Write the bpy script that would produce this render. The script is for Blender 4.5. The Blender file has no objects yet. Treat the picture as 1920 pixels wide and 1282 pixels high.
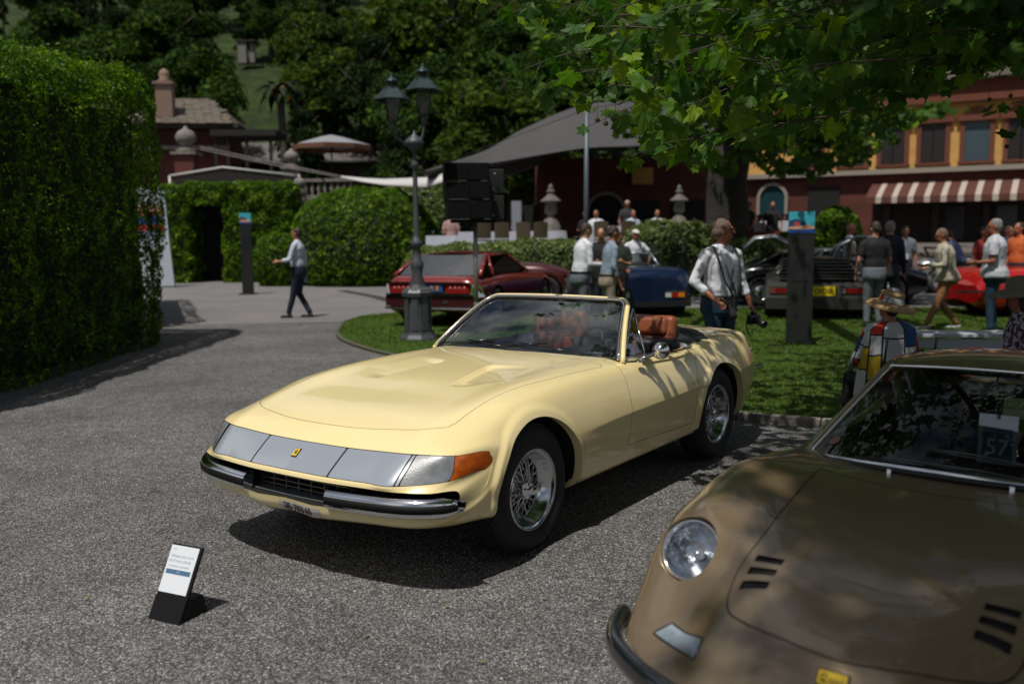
import bpy, bmesh, math, random
import numpy as np
from mathutils import Vector, Matrix, noise
from mathutils.bvhtree import BVHTree
random.seed(7); RNG = np.random.RandomState(7)
sc = bpy.context.scene; COL = sc.collection
pi = math.pi; R = math.radians
# ---------------------------------------------------------------- camera
CAMH, PITCH, ROLL, FPX = 1.6574, -.1167, -.0098, 1750.0
_fw = np.array([0, math.cos(PITCH), math.sin(PITCH)]); _rt = np.array([1., 0, 0]); _up = np.cross(_rt, _fw)
_c, _s = math.cos(ROLL), math.sin(ROLL)
CM = np.array([_c*_rt+_s*_up, -_s*_rt+_c*_up, _fw])
cd = bpy.data.cameras.new('camera'); cam = bpy.data.objects.new('camera', cd); COL.objects.link(cam)
cam.matrix_world = Matrix(((CM[0][0], CM[1][0], -CM[2][0], 0), (CM[0][1], CM[1][1], -CM[2][1], 0), (CM[0][2], CM[1][2], -CM[2][2], CAMH), (0, 0, 0, 1)))
cd.sensor_width = 36; cd.lens = FPX*36/1920; cd.clip_start = .05; cd.clip_end = 900
cd.dof.use_dof = True; cd.dof.focus_distance = 5.3; cd.dof.aperture_fstop = 1.7
sc.camera = cam
# ---------------------------------------------------------------- world, sun, exposure
SUN = Vector((-.22, -.37, 1)).normalized()
w = bpy.data.worlds.new('World'); sc.world = w; w.use_nodes = True
nt = w.node_tree; bg = nt.nodes['Background']; sky = nt.nodes.new('ShaderNodeTexSky'); sky.sky_type = 'NISHITA'; sky.sun_disc = False
sky.sun_elevation = math.asin(SUN.z); sky.sun_rotation = math.atan2(SUN.x, SUN.y); sky.dust_density = 2.0; sky.air_density = 1.0
cl = nt.nodes.new('ShaderNodeTexNoise'); cl.inputs['Scale'].default_value = 2.3; cl.inputs['Detail'].default_value = 7; cl.inputs['Roughness'].default_value = .55; tcw = nt.nodes.new('ShaderNodeTexCoord'); nt.links.new(tcw.outputs['Generated'], cl.inputs['Vector'])
clr = nt.nodes.new('ShaderNodeValToRGB'); clr.color_ramp.elements[0].position = .47; clr.color_ramp.elements[1].position = .64; nt.links.new(cl.outputs['Fac'], clr.inputs[0])
hz0 = nt.nodes.new('ShaderNodeMixRGB'); hz0.inputs[2].default_value = (14, 14.2, 14.6, 1); nt.links.new(clr.outputs[0], hz0.inputs[0]); nt.links.new(sky.outputs[0], hz0.inputs[1]); nt.links.new(hz0.outputs[0], bg.inputs[0]); bg.inputs[1].default_value = .050
sd = bpy.data.lights.new('sun', 'SUN'); sd.energy = 5.0; sd.angle = R(.6); sd.color = (1, .955, .88)
so = bpy.data.objects.new('sun', sd); COL.objects.link(so); so.rotation_euler = SUN.to_track_quat('Z', 'Y').to_euler(); so.location = (-6, -6, 20)
sc.view_settings.view_transform = 'Standard'; sc.view_settings.look = 'None'; sc.view_settings.exposure = -.47; sc.view_settings.gamma = 1; sc.view_settings.use_curve_mapping = False
sc.render.engine = 'CYCLES'; sc.cycles.use_denoising = True; sc.cycles.max_bounces = 7; sc.cycles.diffuse_bounces = 3; sc.cycles.glossy_bounces = 4
sc.cycles.transmission_bounces = 6; sc.cycles.transparent_max_bounces = 16; sc.cycles.caustics_reflective = False; sc.cycles.caustics_refractive = False
# ---------------------------------------------------------------- pixel helpers (survey only: where a photographed point stands in the world)
CP = np.array([0, 0, CAMH])
def ray(u, v): return np.array([(u-960)/FPX, -(v-641)/FPX, 1.]) @ CM
def gp(u, v, z=0.): d = ray(u, v); return CP + d*((z-CAMH)/d[2])
def atY(u, v, Y): d = ray(u, v); return CP + d*(Y/d[1])
# ---------------------------------------------------------------- materials
MATS = {}
def mat(name, col=(.5, .5, .5), rough=.5, metal=0., coat=0., spec=.5, noise_=0., nscale=8., bump=0., bscale=30., bdist=.01, trans=0., col2=None, coatr=.03, sheen=0., emit=None, subs=0., detail=3):
    if name in MATS: return MATS[name]
    m = bpy.data.materials.new(name); m.use_nodes = True; MATS[name] = m
    nt = m.node_tree; b = nt.nodes['Principled BSDF']
    c = (*col[:3], 1)
    b.inputs['Base Color'].default_value = c; b.inputs['Roughness'].default_value = rough; b.inputs['Metallic'].default_value = metal
    b.inputs['Coat Weight'].default_value = coat; b.inputs['Coat Roughness'].default_value = coatr; b.inputs['Specular IOR Level'].default_value = spec
    b.inputs['Transmission Weight'].default_value = trans
    if sheen: b.inputs['Sheen Weight'].default_value = sheen
    if emit: b.inputs['Emission Color'].default_value = (*emit[:3], 1); b.inputs['Emission Strength'].default_value = emit[3]
    if noise_ or col2:
        tc = nt.nodes.new('ShaderNodeTexCoord'); n = nt.nodes.new('ShaderNodeTexNoise'); n.inputs['Scale'].default_value = nscale; n.inputs['Detail'].default_value = detail
        nt.links.new(tc.outputs['Object'], n.inputs['Vector'])
        r = nt.nodes.new('ShaderNodeValToRGB'); r.color_ramp.elements[0].position = .35; r.color_ramp.elements[1].position = .65
        c2 = col2 if col2 else tuple(min(1, x*(1+noise_)) for x in col)
        c1 = col if col2 else tuple(x*(1-noise_) for x in col)
        r.color_ramp.elements[0].color = (*c1, 1); r.color_ramp.elements[1].color = (*c2, 1)
        nt.links.new(n.outputs['Fac'], r.inputs['Fac']); nt.links.new(r.outputs['Color'], b.inputs['Base Color'])
    if bump:
        tc = nt.nodes.new('ShaderNodeTexCoord'); n = nt.nodes.new('ShaderNodeTexNoise'); n.inputs['Scale'].default_value = bscale; n.inputs['Detail'].default_value = 5
        nt.links.new(tc.outputs['Object'], n.inputs['Vector'])
        bp = nt.nodes.new('ShaderNodeBump'); bp.inputs['Strength'].default_value = bump; bp.inputs['Distance'].default_value = bdist
        nt.links.new(n.outputs['Fac'], bp.inputs['Height']); nt.links.new(bp.outputs['Normal'], b.inputs['Normal'])
    return m
def glass(name, tint, ior=1.5, rough=0., gain=1.5):
    if name in MATS: return MATS[name]
    m = bpy.data.materials.new(name); m.use_nodes = True; MATS[name] = m; nt = m.node_tree; nt.nodes.remove(nt.nodes['Principled BSDF'])
    o = nt.nodes['Material Output']; t = nt.nodes.new('ShaderNodeBsdfTransparent'); t.inputs[0].default_value = (*tint, 1)
    g = nt.nodes.new('ShaderNodeBsdfGlossy'); g.inputs['Roughness'].default_value = rough; fr = nt.nodes.new('ShaderNodeFresnel'); fr.inputs[0].default_value = ior
    mm = nt.nodes.new('ShaderNodeMath'); mm.operation = 'MULTIPLY'; mm.inputs[1].default_value = gain; mm.use_clamp = True
    mx = nt.nodes.new('ShaderNodeMixShader'); nt.links.new(fr.outputs[0], mm.inputs[0]); nt.links.new(mm.outputs[0], mx.inputs[0])
    nt.links.new(t.outputs[0], mx.inputs[1]); nt.links.new(g.outputs[0], mx.inputs[2]); nt.links.new(mx.outputs[0], o.inputs[0]); return m
def leafmat(name, c1, c2, tr=.45, scale=.6, rough=.45, c3=None, spec=.4):
    if name in MATS: return MATS[name]
    m = bpy.data.materials.new(name); m.use_nodes = True; MATS[name] = m; nt = m.node_tree; b = nt.nodes['Principled BSDF']; o = nt.nodes['Material Output']
    at = nt.nodes.new('ShaderNodeAttribute'); at.attribute_name = 'rnd'
    r = nt.nodes.new('ShaderNodeValToRGB'); r.color_ramp.elements[0].color = (*c1, 1); r.color_ramp.elements[1].color = (*c2, 1); r.color_ramp.elements[1].position = .85
    if c3: e = r.color_ramp.elements.new(1.); e.color = (*c3, 1); r.color_ramp.elements[1].position = .8
    nt.links.new(at.outputs['Fac'], r.inputs[0]); nt.links.new(r.outputs[0], b.inputs['Base Color']); b.inputs['Roughness'].default_value = rough; b.inputs['Specular IOR Level'].default_value = spec
    t = nt.nodes.new('ShaderNodeBsdfTranslucent'); g = nt.nodes.new('ShaderNodeMixRGB'); g.blend_type = 'MULTIPLY'; g.inputs[0].default_value = 1; g.inputs[2].default_value = (1.25, 1.35, .45, 1)
    nt.links.new(r.outputs[0], g.inputs[1]); nt.links.new(g.outputs[0], t.inputs[0]); mx = nt.nodes.new('ShaderNodeMixShader'); mx.inputs[0].default_value = tr
    nt.links.new(b.outputs[0], mx.inputs[1]); nt.links.new(t.outputs[0], mx.inputs[2]); nt.links.new(mx.outputs[0], o.inputs[0]); return m
M_chrome = mat('chrome', (.88, .89, .91), .10, 1.); M_black = mat('black_rubber', (.012, .012, .013), .55); M_tyre = mat('tyre_rubber', (.017, .017, .018), .75, bump=.3, bscale=90, bdist=.004)
M_dark = mat('dark_void', (.006, .006, .006), .8); M_gap = mat('shut_gap', (.01, .009, .008), .9); M_blackgloss = mat('black_gloss', (.01, .01, .011), .2, coat=.5)
M_glass = glass('clear_glass', (.55, .64, .66), gain=3.2); M_glassd = glass('dark_glass', (.06, .07, .07), gain=.35); M_glassl = glass('lamp_glass', (.93, .95, .97)); M_glasst = glass('tinted_glass', (.66, .74, .73), gain=.7)
# ---------------------------------------------------------------- object helpers
def tag(o, label=None, cat=None, group=None, kind=None):
    for k, v in (('label', label), ('category', cat), ('group', group), ('kind', kind)):
        if v: o[k] = v
    return o
def empty(name, loc=(0, 0, 0), rz=0., label=None, cat=None, group=None):
    o = bpy.data.objects.new(name, None); o.empty_display_size = .2; COL.objects.link(o); o.location = tuple(float(a) for a in loc); o.rotation_euler = (0, 0, rz); return tag(o, label, cat, group)
def rawobj(name, V, F, m, parent=None, smooth=True, normals=None, rnd=None, midx=None):
    me = bpy.data.meshes.new(name); me.from_pydata([tuple(map(float, v)) for v in V] if not isinstance(V, np.ndarray) else V.tolist(), [], F if not isinstance(F, np.ndarray) else F.tolist())
    for x in (m if isinstance(m, (list, tuple)) else [m]): me.materials.append(x)
    if midx is not None: me.polygons.foreach_set('material_index', midx)
    me.polygons.foreach_set('use_smooth', [smooth]*len(me.polygons))
    if rnd is not None: a = me.attributes.new('rnd', 'FLOAT', 'FACE'); a.data.foreach_set('value', rnd)
    me.update()
    if normals is not None: me.normals_split_custom_set_from_vertices(normals.tolist())
    o = bpy.data.objects.new(name, me); COL.objects.link(o)
    if parent: o.parent = parent
    return o
def copyobj(o, parent=None, loc=None, rz=None, deep=True):
    c = o.copy(); COL.objects.link(c); c.parent = parent
    if loc is not None: c.location = tuple(float(a) for a in loc)
    if rz is not None: c.rotation_euler = (0, 0, rz)
    if deep:
        for ch in list(o.children): copyobj(ch, c)
    return c
def MX(loc=(0, 0, 0), rot=(0, 0, 0), s=(1, 1, 1)):
    from mathutils import Euler
    return Matrix.Translation(loc) @ Euler(rot).to_matrix().to_4x4() @ Matrix.Diagonal((*s, 1))
def frame(p, d):
    q = Vector(d).normalized().to_track_quat('Z', 'Y'); return Matrix.Translation(p) @ q.to_matrix().to_4x4()
class G:
    def __init__(s): s.V = []; s.F = []; s.S = []; s.I = []; s.mi = 0
    def add(s, V, F, M=None, sm=True):
        b = len(s.V); s.V += [tuple(M @ Vector(v)) if M else tuple(v) for v in V]; s.F += [tuple(i+b for i in f) for f in F]; s.S += [sm]*len(F); s.I += [s.mi]*len(F); return s
    def box(s, c, d, rz=0, M=None):
        x, y, z = d[0]/2, d[1]/2, d[2]/2; m = Matrix.Translation(c) @ Matrix.Rotation(rz, 4, 'Z'); m = M @ m if M else m
        return s.add([(i*x, j*y, k*z) for k in (-1, 1) for j in (-1, 1) for i in (-1, 1)], [(0, 2, 3, 1), (4, 5, 7, 6), (0, 1, 5, 4), (2, 6, 7, 3), (0, 4, 6, 2), (1, 3, 7, 5)], m, False)
    def tube(s, P, r, n=8, closed=False, cap=True, flat=1., M=None):
        P = [Vector(p) for p in P]; N = len(P); r = r if isinstance(r, (list, tuple)) else [r]*N; V = []; F = []
        up = None
        for i, p in enumerate(P):
            a = P[(i-1) % N] if (i or closed) else p; b = P[(i+1) % N] if (i < N-1 or closed) else p; t = (b-a).normalized()
            if up is None: up = t.orthogonal().normalized() if abs(t.z) > .95 else Vector((0, 0, 1))
            x = t.cross(up)
            if x.length < 1e-4: x = t.orthogonal()
            x.normalize(); y = x.cross(t).normalized(); up = y
            for k in range(n): an = 2*pi*k/n; V.append(p + x*(r[i]*math.cos(an)) + y*(r[i]*flat*math.sin(an)))
        for i in range(N if closed else N-1):
            for k in range(n): a = i*n+k; b = i*n+(k+1) % n; c = ((i+1) % N)*n; F.append((a, b, c+(k+1) % n, c+k))
        if cap and not closed: F.append(tuple(range(n))[::-1]); F.append(tuple((N-1)*n+k for k in range(n)))
        return s.add(V, F, M)
    def lathe(s, prof, n=24, M=None, ang=2*pi, sm=True):
        V = []; F = []; full = abs(ang-2*pi) < 1e-6; m = n if full else n+1
        for r, z in prof:
            for k in range(m): a = ang*k/n; V.append((r*math.cos(a), r*math.sin(a), z))
        for i in range(len(prof)-1):
            for k in range(n): a = i*m+k; b = i*m+(k+1) % m; F.append((a, b, b+m, a+m))
        return s.add(V, F, M, sm)
    def ell(s, c, r, n=16, M=None, rot=(0, 0, 0)):
        r = (r, r, r) if not hasattr(r, '__len__') else r; h = n//2
        m = MX(c, rot, r); m = M @ m if M else m
        return s.lathe([(max(1e-4, math.sin(pi*i/h)), -math.cos(pi*i/h)) for i in range(h+1)], n, m)
    def prism(s, pts, z0, z1, M=None):
        n = len(pts); V = [(x, y, z0) for x, y in pts]+[(x, y, z1) for x, y in pts]
        return s.add(V, [tuple(range(n))[::-1], tuple(range(n, 2*n))]+[(i, (i+1) % n, n+(i+1) % n, n+i) for i in range(n)], M, False)
    def grid(s, P, M=None, sm=True):
        h, w_ = len(P), len(P[0]); return s.add([p for row in P for p in row], [(i*w_+j, i*w_+j+1, (i+1)*w_+j+1, (i+1)*w_+j) for i in range(h-1) for j in range(w_-1)], M, sm)
    def cap(s, a, b, ra, rb, n=10):   # rounded limb
        a = Vector(a); b = Vector(b); s.ell(a, ra, n); s.ell(b, rb, n); return s.tube([a, b], [ra, rb], n)
    def obj(s, name, m, parent=None, bevel=0, seg=2, smooth=None, mods=None):
        me = bpy.data.meshes.new(name); me.from_pydata(s.V, [], s.F); ms = m if isinstance(m, (list, tuple)) else [m]
        for x in ms: me.materials.append(x)
        me.polygons.foreach_set('use_smooth', s.S if smooth is None else [smooth]*len(s.F)); me.polygons.foreach_set('material_index', [min(i, len(ms)-1) for i in s.I]); me.update()
        o = bpy.data.objects.new(name, me); COL.objects.link(o)
        if parent: o.parent = parent
        if bevel:
            b = o.modifiers.new('b', 'BEVEL'); b.width = bevel; b.segments = seg; b.limit_method = 'ANGLE'; b.angle_limit = R(40); b.harden_normals = False
            me.polygons.foreach_set('use_smooth', [True]*len(s.F)); wn = o.modifiers.new('w', 'WEIGHTED_NORMAL'); wn.keep_sharp = True
        return o
def remesh(o, vox, smooth=4, subs=0):
    m = o.modifiers.new('r', 'REMESH'); m.mode = 'VOXEL'; m.voxel_size = vox; m.use_smooth_shade = True
    if smooth: k = o.modifiers.new('s', 'SMOOTH'); k.iterations = smooth; k.factor = .5
    return o
def bake(o):    # freeze the modifiers into the mesh
    dg = bpy.context.evaluated_depsgraph_get(); me = bpy.data.meshes.new_from_object(o.evaluated_get(dg)); o.modifiers.clear(); old = o.data; o.data = me; bpy.data.meshes.remove(old)
    me.polygons.foreach_set('use_smooth', [True]*len(me.polygons)); return o
def text(name, s, size, M, m, parent=None, ext=.0008, align='CENTER', sx=1., bold=0.):
    c = bpy.data.curves.new(name, 'FONT'); c.body = s; c.size = size; c.align_x = align; c.align_y = 'CENTER'; c.extrude = ext; c.resolution_u = 2; c.offset = bold
    t = bpy.data.objects.new('t', c); dg = bpy.context.evaluated_depsgraph_get(); COL.objects.link(t); dg.update()
    me = bpy.data.meshes.new_from_object(t.evaluated_get(dg)); bpy.data.objects.remove(t); me.name = name
    me.materials.clear(); me.materials.append(m); me.transform(M @ Matrix.Diagonal((sx, 1, 1, 1)))
    o = bpy.data.objects.new(name, me); COL.objects.link(o); o.parent = parent; return o
# ---------------------------------------------------------------- lofted skins for car bodies
def herm(T, P, t):
    """non-uniform Hermite through P at knots T, sampled at t"""
    T = np.asarray(T, float); P = np.asarray(P, float); h = np.diff(T); d = np.diff(P, axis=0)/h.reshape(-1, *([1]*(P.ndim-1)))
    m = np.empty_like(P); m[0] = d[0]; m[-1] = d[-1]; w0 = h[:-1].reshape(-1, *([1]*(P.ndim-1))); w1 = h[1:].reshape(-1, *([1]*(P.ndim-1)))
    m[1:-1] = (d[:-1]*w1+d[1:]*w0)/(w0+w1)
    i = np.clip(np.searchsorted(T, t, 'right')-1, 0, len(T)-2); hh = h[i]; s = ((t-T[i])/hh); sh = (-1, *([1]*(P.ndim-1))); s = s.reshape(sh); hh = hh.reshape(sh)
    return (2*s**3-3*s**2+1)*P[i]+(s**3-2*s**2+s)*hh*m[i]+(-2*s**3+3*s**2)*P[i+1]+(s**3-s**2)*hh*m[i+1]
def skin(tab, step=.04, sub=7, full=True):
    st_ = step if hasattr(step, '__len__') else None; sb_ = sub if hasattr(sub, '__len__') else None
    """tab: stations x controls x 3 (y>=0 half). returns vertex table [x,y,z,nx,ny,nz,u,v] and quads, mirrored across y=0"""
    A = np.array(tab, float); S, K, _ = A.shape
    d = np.sqrt(((A[1:, :K-1]-A[:-1, :K-1])**2).sum(2)).mean(1); T = np.concatenate([[0], np.cumsum(d)])
    tt = []; uu = []
    for i in range(S-1):
        n = max(2, int(math.ceil(d[i]/(st_[min(i, len(st_)-1)] if st_ else step))))
        for k in range(n): tt.append(T[i]+d[i]*k/n); uu.append(i+k/n)
    tt.append(T[-1]); uu.append(S-1.); B = herm(T, A, np.array(tt))          # (n,K,3)
    dk = np.sqrt(((A[:, 1:]-A[:, :-1])**2).sum(2)).mean(0); TK = np.concatenate([[0], np.cumsum(dk)])
    vv = []; vt = []
    for i in range(K-1):
        n = (sb_[min(i, len(sb_)-1)] if sb_ else sub) if i < K-2 else 3
        for k in range(n): vt.append(TK[i]+dk[i]*k/n); vv.append(i+k/n)
    vt.append(TK[-1]); vv.append(K-1.)
    C = herm(TK, np.swapaxes(B, 0, 1), np.array(vt)); C = np.swapaxes(C, 0, 1)   # (n,m,3)
    n, m = C.shape[:2]; C[:, 0, 1] = 0; C[:, -1, 1] = 0
    Lf = C[:, ::-1].copy()[:, :-1]; Lf[..., 1] *= -1; P = np.concatenate([Lf, C], 1)
    V = np.concatenate([-np.array(vv)[::-1][:-1], np.array(vv)]); U = np.array(uu)
    return P, U, V
def skinmesh(P, U, V):
    n, m = P.shape[:2]; du = np.gradient(P, axis=0); dv = np.gradient(P, axis=1); N = np.cross(du, dv); N /= np.linalg.norm(N, axis=2, keepdims=True)+1e-12
    c = P.reshape(-1, 3).mean(0)
    j = m//2; i = n//2
    if N[i, j, 2] < 0: N = -N; fl = True
    else: fl = False
    D = np.concatenate([P, N, np.repeat(U[:, None, None], m, 1), np.repeat(V[None, :, None], n, 0)], 2).reshape(-1, 8)
    a = np.arange(n-1)[:, None]*m+np.arange(m-1)[None, :]; Q = np.stack([a, a+1, a+m+1, a+m], 2).reshape(-1, 4)
    if not fl: pass
    k = Q[(n//2)*(m-1)+(m-1)//2]; e1 = D[k[1], :3]-D[k[0], :3]; e2 = D[k[3], :3]-D[k[0], :3]
    if np.dot(np.cross(e1, e2), D[k[0], 3:6]) < 0: Q = Q[:, ::-1]
    return D, [tuple(q) for q in Q.tolist()]
def clip(D, F, s):
    """keep the part where s<0; edges crossing the level are cut exactly"""
    D = list(D); s = list(s); nk = {}; out = []
    def cut(a, b):
        k = (a, b) if a < b else (b, a)
        if k not in nk:
            t = s[k[0]]/(s[k[0]]-s[k[1]]); D.append(D[k[0]]*(1-t)+D[k[1]]*t); nk[k] = len(D)-1
        return nk[k]
    for f in F:
        ins = [s[i] < 0 for i in f]
        if all(ins): out.append(f); continue
        if not any(ins): continue
        p = []; L = len(f)
        for i in range(L):
            a, b = f[i], f[(i+1) % L]
            if s[a] < 0: p.append(a)
            if (s[a] < 0) != (s[b] < 0): p.append(cut(a, b))
        if len(p) >= 3: out.append(tuple(p))
    D = np.array(D); used = sorted({i for f in out for i in f}); mp = {o: i for i, o in enumerate(used)}
    return (D[used] if used else D[:0]), [tuple(mp[i] for i in f) for f in out]
def dobj(name, D, F, m, parent, off=0.):
    P = D[:, :3]+D[:, 3:6]*off; n = D[:, 3:6]/(np.linalg.norm(D[:, 3:6], axis=1, keepdims=True)+1e-12); return rawobj(name, P, F, m, parent, normals=n)
def rim_strip(D, F, test, off, m, name, parent, steps=1):
    """a return flange along the cut edges that pass the test"""
    cnt = {}
    for f in F:
        for i in range(len(f)): a, b = f[i], f[(i+1) % len(f)]; k = (min(a, b), max(a, b)); cnt[k] = cnt.get(k, 0)+1
    E_ = [k for k, c in cnt.items() if c == 1 and test(D[k[0]]) and test(D[k[1]])]; g = G(); V = []; Q = []; mp = {}
    for a, b in E_:
        for q in (a, b):
            if q not in mp: mp[q] = len(V); V.append(tuple(D[q, :3])); V.append(tuple(D[q, :3]+off(D[q])))
        Q.append((mp[a], mp[b], mp[b]+1, mp[a]+1))
    return rawobj(name, V, Q, m, parent, smooth=False)
def bvh(D, F): return BVHTree.FromPolygons([tuple(v) for v in D[:, :3].tolist()], F)
def drop(t, x, y, z=3., d=(0, 0, -1)):
    h = t.ray_cast(Vector((x, y, z)), Vector(d)); n = h[1]
    if n is not None and n.dot(Vector(d)) > 0: n = -n
    return h[0], n
def sm_(a, b, x): t = np.clip((x-a)/(b-a), 0, 1); return t*t*(3-2*t)

def refine(D, F, test, lv=2):
    """bilinear subdivision of the quads that pass test(centre); D rows are interpolated"""
    D = list(D); out = []
    for f in F:
        if len(f) == 4 and test(sum(D[i] for i in f)/4):
            n = 2**lv; a, b, c, d = [D[i] for i in f]; base = len(D)
            for i in range(n+1):
                for j in range(n+1): s_, t_ = i/n, j/n; D.append((a*(1-s_)+d*s_)*(1-t_)+(b*(1-s_)+c*s_)*t_)
            out += [(base+i*(n+1)+j, base+i*(n+1)+j+1, base+(i+1)*(n+1)+j+1, base+(i+1)*(n+1)+j) for i in range(n) for j in range(n)]
        else: out.append(f)
    return np.array(D), out
def well(x, y, z, r, dep, sg, a0=.12):
    """half-round inner wing: an arch shell with its inner wall"""
    A = np.linspace(-a0, pi+a0, 19); g = G(); o = [(x+r*math.cos(a), sg*y, z+r*math.sin(a)) for a in A]; i = [(x+r*math.cos(a), sg*(y-dep), z+r*math.sin(a)) for a in A]; g.grid([o, i]); g.add(i+[(x, sg*(y-dep), z-.02)], [tuple(range(len(i)+1))], None, False); return g
# ================================================================ wheels
def wheel(parent, loc, side, Rt=.335, wd=.20, kind='wire', Rr=.205, name='wheel', steer=0., spokes=True, tyre_m=None, lod=1):
    """wheel with its outer face on +Y (side=1) or -Y (side=-1)"""
    wo = empty(name, loc, 0); wo.parent = parent; wo.rotation_euler = (0, 0, steer+(0 if side > 0 else pi))
    M = Matrix.Rotation(-pi/2, 4, 'X')     # lathe axis z -> +y
    g = G(); h = wd/2; n = 48 if lod else 24
    g.lathe([(Rr-.012, -h*.75), (Rr+.02, -h*.98), (Rt-.06, -h*1.06), (Rt-.02, -h*.86), (Rt, -h*.6), (Rt+.001, -h*.2), (Rt+.001, h*.2), (Rt, h*.6), (Rt-.02, h*.86), (Rt-.045, h*1.02), (Rt-.06, h*1.06), (Rr+.03, h*1.0), (Rr+.008, h*.88), (Rr-.012, h*.75)], n, M)
    if lod > 1:     # tread blocks
        for k in range(60):
            a = 2*pi*k/60
            for j, yy in enumerate((-.75, -.38, 0, .38, .75)):
                aa = a+(j % 2)*.05; mm = M @ Matrix.Rotation(aa, 4, 'Z') @ Matrix.Translation((Rt+.001, 0, yy*h*.72)); g.box((0, 0, 0), (.012, .024, h*.22), 0, mm)
    g.obj('tyre', tyre_m or M_tyre, wo)
    if kind == 'wire':
        g = G(); g.lathe([(Rr-.03, -h*.7), (Rr-.012, -h*.55), (Rr-.045, -h*.3), (Rr-.050, h*.05), (Rr-.046, h*.20), (Rr-.030, h*.27), (Rr-.028, h*.42), (Rr-.018, h*.48), (Rr-.016, h*.72), (Rr-.006, h*.80), (Rr+.002, h*.84), (Rr+.006, h*.90), (Rr+.003, h*.95), (Rr+.008, h*.92), (Rr+.012, h*.86)], 72, M); g.obj('rim', mat('borrani_rim', (.62, .63, .65), .13, 1.), wo)
        g = G(); g.lathe([(.001, -h*.3), (.075, -h*.3), (.078, -h*.2), (.05, -h*.1), (.045, h*.45), (.052, h*.5), (.052, h*.56), (.036, h*.6), (.03, h*.72), (.024, h*.76), (.001, h*.78)], 24, M)
        for k in range(2): a = k*pi+.5; g.box((math.cos(a)*.055, h*.62, math.sin(a)*.055), (.05, .016, .022), 0)
        g.obj('hub', M_chrome, wo)
        s0 = None; ns = 24
        for ring, (ri, yi, ro, yo, tw) in enumerate(((.047, h*.42, Rr-.047, h*.02, .42), (.047, h*.42, Rr-.047, h*.02, -.42), (.074, -h*.2, Rr-.04, h*.2, .55), (.074, -h*.2, Rr-.04, h*.2, -.55))):
            s0 = None
            for k in range(ns//2 if ring < 2 else ns//2):
                a = 4*pi*k/ns+ring*.13
                if s0 is None:
                    g = G(); g.tube([(ri, yi, 0), (ro*math.cos(tw), yo, ro*math.sin(tw))], .0023, 5, cap=False); s0 = g.obj('spoke', M_chrome, wo); s0.rotation_euler = (0, a, 0)
                else: c = copyobj(s0, wo, deep=False); c.rotation_euler = (0, a, 0)
        g = G(); g.lathe([(.001, -h*.5), (.13, -h*.5), (.13, -h*.42), (.001, -h*.42)], 32, M); g.obj('brake_disc', mat('iron', (.025, .023, .022), .6, .3), wo)
    elif kind == 'disc':
        g = G(); g.lathe([(Rr, h*.88), (Rr-.01, h*.92), (Rr-.03, h*.8), (Rr-.035, h*.72), (Rr*.62, h*.74), (Rr*.58, h*.9), (Rr*.4, h*1.05), (Rr*.15, h*1.12), (.001, h*1.13)], 36, M); g.obj('hubcap', M_chrome, wo)
    else:
        g = G(); g.lathe([(Rr, h*.88), (Rr-.006, h*.93), (Rr-.02, h*.8), (Rr-.03, h*.35), (Rr*.8, h*.3), (.001, h*.3)], 36, M)
        for k in range(5):
            a = 2*pi*k/5; m = Matrix.Rotation(a, 4, 'Y'); g.box((Rr*.5, h*.5, 0), (Rr*.95, h*.35, .05), 0, m)
        g.lathe([(.05, h*.4), (.05, h*.8), (.03, h*.86), (.001, h*.86)], 16, M); g.obj('rim', mat('alloy', (.45, .46, .47), .3, .9), wo)
    return wo
def gapline(t, pts, m, parent, r=.0022, name='shut_line', lift=0., d=None, flat=1.):
    """dark shut line laid along the skin; pts are (x,y) dropped from above or (x,z,'s') cast from the side"""
    P = []
    for p in pts:
        if len(p) == 2: h, n = drop(t, p[0], p[1])
        else: sg = p[3] if len(p) > 3 else 1; h, n = drop(t, p[0], 2.*sg, p[1], (0, -sg, 0))
        if h: P.append(h+n*lift*(1 if n.z > -.5 else -1) if n else h)
    g = G(); g.tube(P, r, 6, flat=flat); return g.obj(name, m, parent)
def lerp_pts(P, n):
    P = np.array(P, float); T = np.concatenate([[0], np.cumsum(np.sqrt((np.diff(P, axis=0)**2).sum(1)))]); return herm(T, P, np.linspace(0, T[-1], n))
def poly_sdf(P, pts):
    """signed distance of 2D points P (n,2) to the polygon pts (negative inside)"""
    pts = np.array(pts, float); n = len(pts); d = np.full(len(P), 1e9); ins = np.zeros(len(P), bool)
    for i in range(n):
        a = pts[i]; b = pts[(i+1) % n]; e = b-a; w_ = P-a; t = np.clip((w_@e)/(e@e), 0, 1); d = np.minimum(d, np.linalg.norm(w_-t[:, None]*e, axis=1))
        c = ((a[1] > P[:, 1]) != (b[1] > P[:, 1])) & (P[:, 0] < (b[0]-a[0])*(P[:, 1]-a[1])/((b[1]-a[1]) if abs(b[1]-a[1]) > 1e-12 else 1e-12)+a[0]); ins ^= c
    return np.where(ins, -d, d)
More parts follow.
